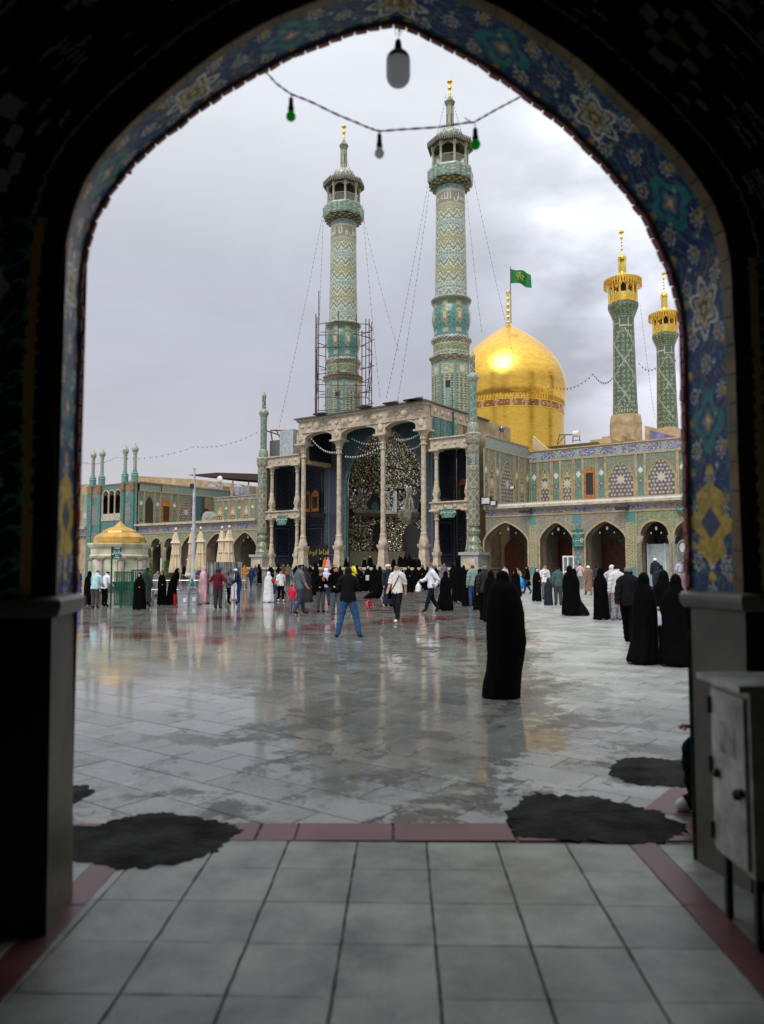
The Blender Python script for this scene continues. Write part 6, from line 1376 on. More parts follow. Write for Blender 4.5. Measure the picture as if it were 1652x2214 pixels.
# ---- gilded minarets on the right
def gminaret(cxb, ybase, Y, s, y0, label, blk_):
    """s: size relative to the first; y0: picture row offset map"""
    def yy(a): return G(0, y0 + (a - 1335) * s)[1]
    b = atY(cxb, yy(1335), Y); t = thing('gilded_minaret', label, 'minaret', (b.x, b.y, 0), 0, 'gilded minarets on the right')
    def pr(*r): return sorted([(atY(cxb, yy(a), Y).z, hw * s * .3283 * pxm(atY(cxb, yy(a), Y))) for a, hw in r])
    zb = pr((1335, 1))[0][0]
    def spiral(u, v, a):
        A = col((.085, .14, .075), u.shape); s1 = np.abs(((u * .62 + v * .42) % 1.75) - .87) < .06; s2 = np.abs(((-u * .62 + v * .42 + .5) % 1.75) - .87) < .04
        put(A, s1 | s2, (.34, .38, .29)); d = np.hypot(((u) / .62) % 1 - .5, ((v) / .62) % 1 - .5); put(A, (d > .20) & (d < .31), (.27, .31, .24)); put(A, d < .12, (.26, .28, .2)); return A * (.75 + .5 * H_(np.floor(u / .12), np.floor(v / .12)))[..., None]
    cylgrid('tiled_shaft', pr((1335, 78), (1300, 78), (720, 66)), spiral, t, 72, .11)
    cylgrid('lower_band', pr((1335, 79), (1265, 79)), lambda u, v, a: arab(u, v, (.09, .14, .07), (.38, .40, .3), (.25, .24, .12), .6), t, 60, .11)
    cylgrid('upper_band', pr((770, 67), (706, 67)), lambda u, v, a: np.where(((np.abs(np.sin(u * 3.1)) < .25) | (np.abs(np.sin(v * 3.3 + np.sign(np.sin(u * 1.9)))) < .18))[..., None], col((.42, .44, .38), u.shape), col((.09, .13, .09), u.shape)), t, 60, .09)
    cylgrid('tiled_corbel', pr((706, 67), (690, 70), (660, 82), (640, 90), (622, 97), (604, 96)), lambda u, v, a: arab(u, v, (.09, .16, .09), (.30, .34, .25), (.04, .13, .09), .5), t, 60, .12, poly=12)
    def gl(nm, r, n=24, **k): return obj(nm, MB().lathe(pr(*r), n, **k), GOLD, t, smooth=True)
    gl('gallery_floor', ((606, 90), (600, 93), (596, 90)), 24)
    zf, zr_, ze = pr((600, 1))[0][0], pr((540, 1))[0][0], pr((470, 1))[0][0]; Rg = pr((560, 87))[0][1]; q = []
    obj('gallery_core', MB().lathe([(zf, Rg * .35), (ze, Rg * .35)], 10), mat('gold_shadowed_core', (.10, .06, .02), .5), t)
    for i in range(12):
        a0, a1 = 2 * PI * i / 12, 2 * PI * (i + 1) / 12; p0, p1 = Vector((Rg * math.cos(a0), Rg * math.sin(a0), 0)), Vector((Rg * math.cos(a1), Rg * math.sin(a1), 0)); d = (p1 - p0); l = d.length; d.normalize(); c_ = (p0 + p1) / 2
        obj('gallery_post', MB().lathe([(zf, .16 * s), (ze, .13 * s)], 8, (p0.x, p0.y)), GOLD, t, smooth=True)
        obj('parapet_panel', MB().add([(p0.x, p0.y, zf), (p1.x, p1.y, zf), (p1.x, p1.y, zr_), (p0.x, p0.y, zr_)], [(0, 1, 2, 3)]), GOLDB, t)
        pts = arch(l / 2 - .12, ze - .75 * s, ze - .2, 6); vs = []
        for x, zz in pts: vs += [(c_.x + d.x * x, c_.y + d.y * x, zz), (c_.x + d.x * x, c_.y + d.y * x, ze)]
        obj('arch_fret', MB().add(vs, [(2 * k, 2 * k + 2, 2 * k + 3, 2 * k + 1) for k in range(len(pts) - 1)]), GOLD, t)
    ev = gl('eaves', ((474, 88), (466, 100), (456, 121), (446, 122), (436, 100), (430, 70)), 28)
    mb = MB(); Re = pr((456, 120))[0][1]; zz = pr((470, 1))[0][0]
    for i in range(44): a = 2 * PI * i / 44; mb.box(Re * math.cos(a), Re * math.sin(a), zz - .05, .08, .12, .75 * s, a)
    obj('eaves_fringe', mb, GOLDB, ev, kind='stuff')
    gl('cupola', ((432, 72), (424, 66), (412, 52), (400, 34), (394, 25)), 20); gl('lantern', ((396, 25), (318, 23), (312, 28), (304, 29)), 16)
    gl('onion_cap', ((304, 24), (296, 27), (286, 24), (274, 13), (264, 4), (258, 3)), 16)
    gl('bead_finial', ((262, 3), (244, 3), (238, 8), (232, 3), (220, 3), (214, 7), (208, 3), (198, 3), (192, 7), (186, 3), (174, 4), (166, 9), (156, 9), (148, 3), (136, 3), (130, 17), (124, 17), (112, 6), (104, 1)), 10)
    return t, b, zb
g1, g1b, g1z = gminaret(1352.5, 0, 92, 1.0, 1335, 'taller gilded minaret on a tan base block behind the right wing', True)
g2, g2b, g2z = gminaret(1443.5, 0, 104, .845, 1420, 'smaller gilded minaret farthest right next to the gateway edge', True)
def hexbase(t, zb, w0, w1):
    obj('base_block', MB().lathe([(0, w1 * 1.15), (zb - 1, w1 * 1.12), (zb, w0)], 8, rot=.2), PLASTER, t)
hexbase(g1, g1z, pxm(g1b) * 32, pxm(g1b) * 31); hexbase(g2, g2z, pxm(g2b) * 24, pxm(g2b) * 24)
rb = thing('rear_portal', 'low tan roof block with a blue tiled gable below the small gilded minaret', 'building', FW(0, 0), TH)
YB = 27
def bxp(d0, d1, y0, y1, Yl, dep, m, par, nm):
    a, b = fx(d0, y1, Yl), fx(d1, y0, Yl); obj(nm, MB().box((a[0] + b[0]) / 2, Yl + dep / 2, (a[1] + b[1]) / 2, b[0] - a[0], dep, b[1] - a[1]), m, par)
pa = [fx(1394, 955, 20), fx(1394, 920, 20), fx(1402, 922, 20), fx(1475, 940, 20), fx(1500, 945, 20), fx(1500, 965, 20)]
obj('gable_block', MB().prism(pa, lambda x, z: (x, 20, z), lambda x, z: (x, 34, z)), PLASTER, rb)
pb = [fx(1404, 955, 19.9), fx(1405, 930, 19.9), fx(1476, 948, 19.9), fx(1480, 958, 19.9)]
o = obj('blue_gable_tiles', MB().prism(pb, lambda x, z: (x, 19.85, z), lambda x, z: (x, 19.95, z)), mat('blue_violet_tile', (.16, .15, .32), .35, var=.35, vs=1.5), rb)
bxp(1276, 1320, 947, 962, 18, 6, PLASTER, rb, 'low_roof_block'); bxp(1302, 1345, 940, 958, 21, 6, PLASTER, rb, 'low_roof_block')
bxp(1180, 1290, 955, 966, 17, 8, mat('grey_roof_edge', (.26, .25, .23), .6), rb, 'low_roof_block')
hs = thing('shrine_hall', 'long low shrine roof mass below the golden dome', 'building', FW(0, 0), TH)
obj('hall_mass', MB().box(14, 40, 5.5, 60, 34, 11), PLASTER, hs)

# ================================================================== COURTYARD FURNITURE
def px_at(P): return pxm(Vector((P[0], P[1], P[2] if len(P) > 2 else 1)))
# --- kiosk with a golden roof
kb = gnd(226, 1309); KS = pxm(kb); kb = kb + Vector((0, 1.7, 0)); KS = pxm(kb)
ks = thing('fountain_kiosk', 'round pale marble fountain kiosk with faceted golden dome at the left', 'kiosk', kb)
KM = mat('pale_green_marble', (.62, .60, .42), .3, var=.18, vs=1.5); KG = mat('gold_paint', (.58, .33, .07), .32, .5, var=.15, vs=2)
def zk(y): return atY(226, y, kb.y).z
Rk = 60 * KS
obj('kiosk_base', MB().lathe([(0, Rk * 1.04), (.5, Rk * 1.04), (.55, Rk * .97)], 8, rot=PI / 8), GREYSTONE, ks)
obj('kiosk_wall', MB().lathe([(.5, Rk * .93), (zk(1205), Rk * .93)], 8, rot=PI / 8), KM, ks)
obj('kiosk_cornice', MB().lathe([(zk(1206), Rk * 1.0), (zk(1202), Rk * 1.03), (zk(1199), Rk * .98), (zk(1187), Rk * .99), (zk(1183), Rk * 1.06), (zk(1178), Rk * 1.1), (zk(1175), Rk * 1.1)], 8, rot=PI / 8), KM, ks)
obj('golden_roof', MB().lathe([(zk(1175), Rk * .86), (zk(1172), Rk * .90), (zk(1162), Rk * .88), (zk(1156), Rk * .74), (zk(1152), Rk * .62), (zk(1149), Rk * .60), (zk(1143), Rk * .42), (zk(1139), Rk * .22), (zk(1131), Rk * .09), (zk(1127), Rk * .02)], 8, rot=PI / 8), KG, ks)
for i in range(8):
    a = PI / 8 + i * PI / 4; x, y = Rk * .95 * math.cos(a), Rk * .95 * math.sin(a)
    obj('column', MB().lathe([(.55, .20), (.75, .20), (.8, .13), (zk(1213), .12), (zk(1210), .18), (zk(1206), .21)], 12, (x, y)), mat('pink_white_marble', (.50, .42, .37), .35), ks, smooth=True)
    a2 = a + PI / 8; d = Rk * .93 * math.cos(PI / 8) + .02; cx_, cy_ = d * math.cos(a2), d * math.sin(a2)
    obj('marble_panel', MB().box(cx_, cy_, (zk(1210) + .9) / 2, .05, Rk * .48, zk(1210) - .95, a2), mat('green_vein_marble', (.52, .55, .38), .25, var=.25, vs=2), ks)
    obj('basin', MB().lathe([(.62, .10), (.8, .25), (.95, .36), (1.0, .36), (.92, .30)], 10, (cx_ * 1.10, cy_ * 1.10)), GREYSTONE, ks, smooth=True)
# --- green fence, pole with sign
f0, f1, f2 = gnd(283, 1313), gnd(243, 1311), gnd(240, 1300)
def fence(nm, a, b, h, label, n, pole=False):
    t = thing(nm, label, 'fence', (a.x, a.y, 0), math.atan2(b.y - a.y, b.x - a.x), 'green barriers by the kiosk'); L = (b - a).length
    obj('top_rail', MB().box(L / 2, 0, h, L, .05, .05), GREENP, t); obj('bottom_rail', MB().box(L / 2, 0, .12, L, .05, .05), GREENP, t)
    for i in range(n + 1): obj('bar', MB().box(L * i / n, 0, h / 2 + .03, .030, .030, h - .06), GREENP, t)
    return t
fence('green_barrier', gnd(247, 1312), gnd(285, 1313), 1.42, 'green tube barrier between the sign pole and the woman in black', 11)
fence('green_barrier', gnd(283, 1314), gnd(319, 1311), 1.5, 'green barrier standing behind the woman in black', 9)
pp = gnd(239, 1314); sp_ = thing('sign_post', 'thin dark pole carrying a small green square sign beside the kiosk', 'sign post', pp)
zt_ = atY(239, 1181, pp.y).z; obj('pole', MB().tube([(0, 0, 0), (0, 0, zt_)], .035, 8), mat('dark_green_pole', (.02, .05, .035), .4), sp_)
w_ = 19 * pxm(pp); h = 25 * pxm(pp); cx_, cz_ = w_ / 2 + .04, zt_ - h / 2 - .03
s_ = obj('sign_board', MB().box(cx_, 0, cz_, w_, .04, h), mat('teal_sign_face', (.01, .09, .085), .35), sp_)
text('برادران', h * .42, (cx_, -.03, cz_ + .02), s_, sx=.8)
for zz, g_ in ((.40, .6), (-.42, .6), (-.27, .35)): obj('print_bar', MB().box(cx_, -.022, cz_ + zz * h, w_ * g_, .012, h * .10), mat('pale_print', (.30, .42, .38), .5), s_)
bs = thing('green_basin', 'green metal basin hanging behind the barrier', 'basin', gnd(261, 1309)); obj('bowl', MB().lathe([(.55, .05), (.62, .22), (.85, .36), (.95, .42), (1.0, .42), (.95, .36)], 14), GREENP, bs, smooth=True); obj('stem', MB().tube([(0, 0, 0), (0, 0, .6)], .05), GREENP, bs)
# --- closed parasols
UMB = mat('beige_canvas', (.62, .50, .33), .8, var=.12, vs=2); UMW = mat('white_canvas', (.62, .60, .56), .8)
def parasol(cx, ytop, ybot, hwb, h, label, m=UMB):
    Y = None
    lo, hi = 20, 80
    for _ in range(40):
        mid = (lo + hi) / 2
        if atY(cx, ytop, mid).z < h: lo = mid
        else: hi = mid
    Y = mid; b = atY(cx, 1222, Y); t = thing('closed_parasol', label, 'parasol', (b.x, b.y, 0), rnd.uniform(0, 1), 'closed parasols in the courtyard')
    z = lambda y: atY(cx, y, Y).z; k = pxm(b); H = z(ytop) - z(ybot); n = 48; zb = z(ybot)
    prof = [(1.0, .10), (.97, .22), (.90, .44), (.80, .56), (.74, .80), (.72, .86), (.715, .62), (.60, .60), (.4, .74), (.2, .90), (.03, 1.05), (0, 1.0)]
    nf = 9
    mb = MB().lathe([(zb + H * a, hwb * k * b_) for a, b_ in prof[::-1]], n, amp=lambda a, zz: hwb * k * .13 * math.cos(nf * a + .5 * math.sin(3 * a)) * (1.15 - (zz - zb) / H) + hwb * k * .05 * math.cos(5 * a + 1), caps=False)
    obj('canopy', mb, m, t, smooth=True); obj('pole', MB().tube([(0, 0, 0), (0, 0, z(ytop) + .12)], .045, 8), mat('bronze_pole', (.20, .15, .09), .4), t)
    obj('strap', MB().lathe([(zb + H * .40, hwb * k * .76), (zb + H * .42, hwb * k * .80), (zb + H * .44, hwb * k * .76)], 24), mat('strap_tan', (.34, .26, .16), .7), t, smooth=True)
    obj('foot', MB().lathe([(0, .45), (.08, .45), (.12, .1), (.4, .07)], 16), GREYSTONE, t); obj('pole_cap', MB().ell((0, 0, z(ytop) + .15), .07, .07, .09), WHITE, t, smooth=True)
parasol(379, 1150, 1238, 12.5, 3.5, 'closed beige parasol farthest left, right of the conical shrub')
parasol(414, 1149, 1238, 10, 3.8, 'closed beige parasol half hidden behind the white mast')
parasol(433, 1148, 1233, 12.5, 3.6, 'closed beige parasol just right of the white mast')
parasol(479, 1146, 1232, 12, 3.8, 'closed beige parasol, back one of the rightmost pair')
parasol(495, 1145, 1233, 12.5, 3.6, 'closed beige parasol, front one of the rightmost pair')
parasol(411, 1197, 1246, 8.5, 2.5, 'small closed white parasol leaning at the foot of the mast', UMW)
fm = gnd(417, 1282); fm.z = 0; fl_ = thing('white_mast', 'tall white tapered steel mast with small floodlight standing among the parasols', 'mast', fm)
zt_ = atY(420, 1014, fm.y).z; x2 = atY(420.5, 1014, fm.y).x - fm.x
obj('mast_shaft', MB().tube([(0, 0, 0), (x2 * .5, 0, zt_ * .5), (x2, 0, zt_)], .17, 12, .06), mat('mast_grey_white', (.46, .47, .50), .4), fl_, smooth=True)
obj('floodlight', MB().box(x2 - .12, -.05, zt_ * .86, .22, .2, .28), BLACKM, fl_); obj('mast_tip', MB().ell((x2, 0, zt_), .07, .07, .12), STEEL, fl_, smooth=True)
# --- shrubs
def shrub(cx, ytop, yb, hw, label, Yg, n=900, cone=True):
    b = atY(cx, 1222, Yg); b.z = 0; t = thing('conical_shrub' if cone else 'round_shrub', label, 'shrub', b); z1 = atY(cx, ytop, Yg).z; k = pxm(b); mb = MB(); g_ = random.Random(cx)
    obj('trunk', MB().tube([(0, 0, 0), (.03, 0, .5), (0, 0, z1 * .7)], .07, 7, .02), mat('bark', (.09, .06, .04), .9), t)
    for i in range(n):
        f = g_.random() ** 1.3; zz = .45 + (z1 - .45) * f; R_ = hw * k * ((1 - f) ** .75 + .04 if cone else math.sqrt(max(.02, 1 - (2 * f - 1) ** 2))) * (1 + .2 * math.sin(f * 17 + i)); a = g_.uniform(0, 2 * PI); r = R_ * math.sqrt(g_.uniform(.25, 1)); s = g_.uniform(.05, .11)
        c = Vector((r * math.cos(a), r * math.sin(a), zz)); u = Vector((g_.uniform(-1, 1), g_.uniform(-1, 1), g_.uniform(-.2, 1))).normalized() * s; v = Vector((math.cos(a + 1.5), math.sin(a + 1.5), g_.uniform(-.3, .3))) * s * .5
        mb.add([c - v, c + u * .4, c + v, c - u * .5 + Vector((0, 0, s))], [(0, 1, 2, 3)])
    obj('foliage', mb, LEAF, t, fix=False, kind='stuff')
shrub(322, 1181, 1232, 15, 'bright green conical shrub beside the dark arcade on the left', 46, 1500)
shrub(360, 1212, 1236, 10, 'small round green shrub behind the woman in black at the left', 44, 700, False)
# --- stainless screens, grey tanks, railings, glass booth
def stainless(x0, x1, yt, yb, Yg, label, nm='steel_screen', post=False):
    a = atY(x0, yb, Yg); b = atY(x1, yb, Yg); z1 = atY(x0, yt, Yg).z; z0 = max(.05, a.z); t = thing(nm, label, 'screen', ((a.x + b.x) / 2, Yg, 0)); w_ = b.x - a.x
    n = 24; vs = [(-w_ / 2 + w_ * i / n, .05 * math.sin(i * .9) - .10 * math.sin(PI * i / n), z) for z in (z0, z1) for i in range(n + 1)]
    obj('steel_sheet', MB().add(vs, [(i, i + 1, n + 2 + i, n + 1 + i) for i in range(n)]), mat('stainless_sheet', (.30, .30, .29), .25, .9, var=.4, vs=3), t, smooth=True)
    for s in (-1, 1): obj('support_post', MB().tube([(s * w_ * .45, .05, 0), (s * w_ * .45, .05, z1)], .04, 8), STEEL, t)
stainless(445, 483, 1215, 1286, gnd(457, 1306).y, 'curved stainless steel screen left half, in front of the parasols')
stainless(484, 523, 1215, 1260, gnd(457, 1298).y, 'stainless steel screen right half behind the capped man')
g_p = gnd(457, 1311); t = thing('steel_post', 'round grey steel post on a flat foot beside the pink dressed woman', 'post', g_p); obj('post_shaft', MB().tube([(0, 0, 0), (0, 0, 1.75)], .06, 10), STEEL, t, smooth=True); obj('foot_plate', MB().box(0, 0, .03, .7, .5, .06), STEEL, t)
for i, (x0, x1, yf, lab) in enumerate(((383, 406, 1311.5, 'front grey square water tank with cups on its lid'), (404.5, 425, 1308, 'rear grey square water tank beside the boy in teal'))):
    b = gnd((x0 + x1) / 2, yf); k = pxm(b); w_ = (x1 - x0) * k; hh = atY(400, 1283, b.y).z; t = thing('water_bin', lab, 'water tank', b + Vector((0, w_ / 2, 0)), 0, 'grey water tanks')
    obj('tank_body', MB().lathe([(0, w_ * .62), (hh, w_ * .70)], 4, rot=PI / 4), mat('grey_plastic', (.33, .37, .42), .4), t); obj('tank_lid', MB().box(0, 0, hh + .03, w_ * 1.06, w_ * 1.06, .07), mat('lid_grey', (.24, .27, .30), .4), t)
    obj('label_sheet', MB().box(w_ * .22, -w_ * .505, hh * .5, .13, .012, .17), WHITE, t)
    for j in range(4):
        x = -w_ * .4 + w_ * .27 * j; tp = obj('tap', MB().tube([(x, -w_ * .3, hh + .05), (x, -w_ * .3, hh + .24), (x, -w_ * .5, hh + .26)], .02, 6), STEEL, t); obj('cup', MB().lathe([(hh + .07, .04), (hh + .2, .055)], 8, (x, w_ * .1)), STEEL, t)
    obj('upper_pipe', MB().tube([(-w_ * .45, .1, hh), (-w_ * .45, .1, hh + .75), (w_ * .45, .1, hh + .75), (w_ * .45, .1, hh)], .022, 6), STEEL, t)
rl = thing('steel_railing', 'low steel tube railing behind the water tanks', 'railing', gnd(372, 1297)); L = 4.6
obj('top_tube', MB().tube([(-1.5, 0, .95), (L - 1, 0, .95)], .025, 6), STEEL, rl); obj('mid_tube', MB().tube([(-1.5, 0, .5), (L - 1, 0, .5)], .02, 6), STEEL, rl)
for i in range(5): obj('railing_post', MB().tube([(-1.5 + i * 1.25, 0, 0), (-1.5 + i * 1.25, 0, .95)], .025, 6), STEEL, rl)
lo_ = fx(1218, 1230, -2.0); q = gnd(1230, 1282)
Bk = fx(1230, 1266, -1.5); bt_ = thing('glass_booth', 'narrow white framed glass booth in front of the arcade pier', 'booth', FW(Bk[0], -1.5, 0), TH)
kk = pxm(FW(Bk[0], -1.5)); w_ = 23 * kk; zt_ = fx(1230, 1202, -1.5)[1]
for x in (-w_ / 2, -w_ * .05, w_ / 2): obj('frame_post', MB().box(x, 0, zt_ / 2, .09, .09, zt_), WHITE, bt_)
for z in (.1, zt_ - .05, zt_ * .5): obj('frame_rail', MB().box(0, 0, z, w_, .08, .12), WHITE, bt_)
gm = bpy.data.materials.new('booth_glass'); gm.use_nodes = True; b = gm.node_tree.nodes['Principled BSDF']; b.inputs['Base Color'].default_value = (.8, .85, .85, 1); b.inputs['Roughness'].default_value = .05; b.inputs['Transmission Weight'].default_value = .9; b.inputs['IOR'].default_value = 1.1
obj('glass_pane', MB().box(0, .02, zt_ / 2, w_ * .96, .02, zt_ * .96), gm, bt_); obj('side_pane', MB().box(-w_ / 2, .6, zt_ / 2, .02, 1.2, zt_ * .96), gm, bt_)
# second, larger glass partitions between the round arches
b2 = fx(1437, 1260, 1.2); t = thing('glass_partition', 'pale glass partition with white frame inside the far right round arch', 'partition', FW(b2[0], 1.6, 0), TH)
obj('pane', MB().box(0, 0, 1.7, 2.6, .04, 3.2), mat('frosted_glass', (.42, .50, .50), .15), t)
for x in (-1.3, 0, 1.3): obj('frame_post', MB().box(x, -.03, 1.7, .08, .1, 3.3), WHITE, t)
emb = thing('round_emblem_board', 'small oval green emblem board on the glass at the far right', 'board', FW(fx(1477, 1183, 1.0)[0], 1.0, fx(1477, 1183, 1.0)[1]), TH); obj('board_face', MB().ell((0, 0, 0), .42, .05, .55, 14, 8), WHITE, emb, smooth=True); obj('board_ring', MB().tube([(.3 * math.cos(a), -.06, .42 * math.sin(a)) for a in [PI * k_ / 8 for k_ in range(17)]], .05, 6), mat('olive_ring', (.12, .2, .03), .4), emb)
# --- roof equipment
P = fx(1085, 927, 3); gl_ = fthing('mirror_ball', 'dark polished sphere on thin legs in front of the golden dome drum', 'ball', P[0], 3, 0); r = 7 * pxm(FW(P[0], 3, 12)); zc_ = P[1]
obj('sphere', MB().ell((0, 0, zc_), r, r, r, 20, 12), mat('dark_chrome', (.25, .25, .25), .12, 1.0), gl_, smooth=True); obj('legs', MB().tube([(-.2, 0, zs_t), (-.2, 0, zc_ - r), (.2, 0, zc_ - r), (.2, 0, zs_t)], .03, 5), IRON, gl_)
P = fx(1440, 1221 - 260, yb); P = fx(1438, 955, yb + 1); 
P = fx(1246, 948, yb + 3); wh = fthing('water_heater', 'white solar water heater drum on a frame right of the golden dome', 'water heater', P[0], yb + 3, P[1]); k = pxm(FW(P[0], yb + 3, P[1]))
obj('drum', MB().tube([(-1.0 * k * 10 * .55 + 0, 0, 10 * k), (7 * k, 0, 10 * k)], 7 * k, 14), WHITE, wh, smooth=True)
obj('frame', MB().tube([(-8 * k, 0, -8 * k), (-7 * k, 0, 5 * k), (7 * k, 0, 5 * k), (9 * k, 0, -8 * k)], .05, 5), IRON, wh); obj('stay', MB().tube([(-8 * k, 0, -4 * k), (9 * k, 0, -4 * k)], .04, 5), IRON, wh)
obj('panel_frame', MB().tube([(-6 * k, 0, 9 * k), (-38 * k, 0, 12 * k), (-44 * k, 0, -10 * k), (-30 * k, .5, 11 * k), (-26 * k, 0, -10 * k)], .06, 5), IRON, wh)
st = fthing('roof_stair', 'white railed stair climbing to the roof at the wing corner', 'stair', 0, 0, 0); vs = MB()
q0 = fx(1152, 982, yb - .1); 
for i in range(14):
    P = fx(1153 + i * 2.9, 946 + i * 2.6, yb + .3); obj('rail_post', MB().box(P[0], yb + .3, P[1] - .55, .06, .06, 1.1), mat('cream_rail', (.55, .50, .40), .5), st)
A0, A1 = fx(1153, 943, yb + .3), fx(1193, 980, yb + .3); obj('hand_rail', MB().tube([(A0[0], yb + .3, A0[1]), (A1[0], yb + .3, A1[1])], .06, 6), mat('cream_rail', (.55, .50, .40), .5), st)
def floodlight(Dx, Dy, y, label, s=.5):
    P = fx(Dx, Dy, y); t = fthing('floodlight', label, 'floodlight', P[0], y, P[1]); obj('housing', MB().box(0, 0, 0, s, s * .35, s * .75), BLACKM, t); obj('lamp_glass', MB().box(0, -s * .19, 0, s * .8, .02, s * .55), mat('lamp_glass', (.5, .52, .5), .2), t); obj('bracket', MB().tube([(0, .05, -s * .4), (0, .05, -s * .8)], .03, 5), IRON, t)
floodlight(1052, 1083, -.6, 'square dark floodlight on the terrace edge beside the right turret', .9); floodlight(1067, 1088, -.6, 'smaller floodlight right of the square one on the terrace edge', .6)
floodlight(1108, 892 - 18 + 180, 0.2, 'tiny floodlight on the terrace parapet', .4)
for i, (x, y, lab) in enumerate(((700, 884, 'first'), (796, 873, 'second'), (852, 867, 'third'), (896, 864, 'fourth'), (905, 861, 'last'))):
    P = fx(x, y, -.6); t = fthing('eaves_spotlight', f'small dark spotlight, {lab} from the left along the portico eaves', 'spotlight', P[0], -.6, ztop - .1, 'spotlights along the portico eaves')
    obj('spot_body', MB().box(0, -.5, .15, 1.3, .8, .12), BLACKM, t); obj('spot_head', MB().lathe([(.15, .14), (.45, .18)], 10, (.3, 0)), STEEL, t)
for i, (x, y, lab) in enumerate(((1158, 749, 'right arcade above the first yellow pier'), (1347, 1099, 'arcade wall left of the second yellow pier'), (1137, 1106, 'arcade wall above the first yellow pier'))):
    if i == 0: continue
    P = fx(x, y, -.5); t = fthing('security_camera', 'dark wall lamp arm on the ' + lab, 'camera', P[0], -.5, P[1]); obj('housing', MB().box(-.15, 0, 0, .8, .22, .2), BLACKM, t); obj('bracket', MB().box(.2, .25, .1, .2, .4, .35), mat('dark_bracket', (.06, .05, .04), .6), t)
c0, c1 = fx(591, 957, 2), fx(620, 953, 2); t = fthing('evaporative_cooler', 'grey metal cooler box on the roof left of the portico', 'cooler', fx(632, 950, 2)[0], 2, zb_t); w_ = 1.6
obj('cooler_body', MB().box(0, 0, 1.5, 1.9, 1.8, 3.0), mat('light_blue_grey_metal', (.36, .40, .44), .4), t)
t = fthing('rusty_frame', 'rusty angle iron frame holding a dark cooler on the left roof', 'frame', fx(607, 950, 2)[0], 2, zb_t); obj('cooler_box', MB().box(0, 0, 1.15, 1.9, 1.4, 1.9), mat('dark_panel_grey', (.12, .12, .12), .5), t)
RU = mat('rust_orange', (.22, .08, .03), .7)
for a, b in (((-1.5, 0, 3.4), (1.5, 0, 3.1)), ((-1.5, 0, 3.4), (-.8, 0, 0)), ((-1.0, .3, 3.5), (1.4, 0, .1)), ((1.5, 0, 3.1), (1.3, 0, 0)), ((-1.6, -.5, 3.3), (1.6, -.5, 2.2))): obj('iron_bar', MB().tube([a, b], .08, 5), RU, t)
# white dish + clutter on left terrace
t = fthing('roof_dish', 'small white satellite dish on the left rear roof', 'dish', fx(475, 1040, 12)[0], 12, fx(475, 1040, 12)[1]); obj('dish_bowl', MB().ell((0, 0, .2), .55, .2, .5, 12, 6), WHITE, t, smooth=True); obj('mast', MB().tube([(0, .1, -1), (0, .1, .1)], .05), STEEL, t)
t = fthing('cloth_pile', 'grey tarpaulin bundle on the left terrace behind the mast', 'bundle', fx(452, 1110, 2)[0], 2, zt_l); obj('tarpaulin', MB().lathe([(0, .8), (.4, .85), (.9, .7), (1.2, .3)], 12, amp=lambda a, z: .2 * math.sin(3 * a)), mat('grey_tarp', (.28, .28, .24), .8, var=.2), t, smooth=True)
t = fthing('folded_awning', 'dark green folded awning on the left terrace', 'awning', fx(428, 1112, 2)[0], 2, zt_l); obj('awning_cloth', MB().box(0, 0, 1.5, 1.7, .5, 3.0), mat('dark_teal_cloth', (.015, .05, .06), .7), t)

# ================================================================== STRINGS OF LIGHTS
WIRE = mat('dark_wire', (.03, .03, .035), .6); BULBW = mat('white_bulb', (.70, .70, .66), .3); BULBD = mat('dark_lamp_holder', (.05, .05, .06), .5)
def cat(a, b, sag, n): return [a.lerp(b, i / n) - Vector((0, 0, sag * 4 * (i / n) * (1 - i / n))) for i in range(n + 1)]
def lstring(name, label, pts3, nb, sag, wr=.012, br=.045, grp=None, bright=False):
    t = thing(name, label, 'light string', (0, 0, 0), 0, grp); t.location = pts3[0]; o = Vector(pts3[0]); P = []
    for a, b in zip(pts3[:-1], pts3[1:]): P += [p - o for p in cat(Vector(a), Vector(b), sag, 14)][(1 if P else 0):]
    obj('wire', MB().tube(P, wr, 4), WIRE, t); mb = MB(); L = len(P) - 1
    for i in range(nb):
        f = (i + .5) / nb * L; k = int(f); p = P[k].lerp(P[min(L, k + 1)], f - k); mb.ell((p.x, p.y, p.z - br * 1.6), br, br, br * 1.9, 6, 4)
    obj('bulb_row', mb, BULBW if bright else BULBD, t, kind='stuff'); return t
def mp_(y_, x_, Y): return atY(x_, y_, Y)
GS = 'strings of bulbs stretched from the minarets'
LS = [((700, 452, YLm - 2), (603, 925, 72), 46, 'from the left minaret balcony down to the left roof'), ((699, 470, YLm - 1), (683, 870, 76), 34, 'hanging steeply beside the left scaffold'), ((783, 440, YLm - 1), (822, 862, 66), 34, 'right of the left minaret down to the eaves'), ((781, 450, YLm), (862, 760, 74), 26, 'thin one slanting right from the left minaret'),
      ((925, 400, YR - 2), (835, 862, 66), 46, 'from the right minaret balcony down to the eaves centre'), ((929, 405, YR - 2), (860, 865, 66), 40, 'second one beside it'), ((1021, 372, YR - 1), (1118, 800, 95), 44, 'from the right minaret across the golden dome'), ((1008, 410, YR), (1042, 720, 80), 22, 'short one right of the chevron shaft'),
      ((964, 205, YR), (938, 308, YR - 2), 16, 'left stay of the tallest finial'), ((977, 205, YR), (1010, 316, YR - 2), 18, 'right stay of the tallest finial'), ((741, 305, YLm), (768, 395, YLm - 2), 14, 'right stay of the left finial'), ((1384, 655, 91), (1416, 905, 91), 30, 'between the two gilded minarets')]
for a, b, n, lab in LS: lstring('bulb_string', 'string of small bulbs ' + lab, [atY(*a), atY(*b)], n, .5, .009, .036, GS)
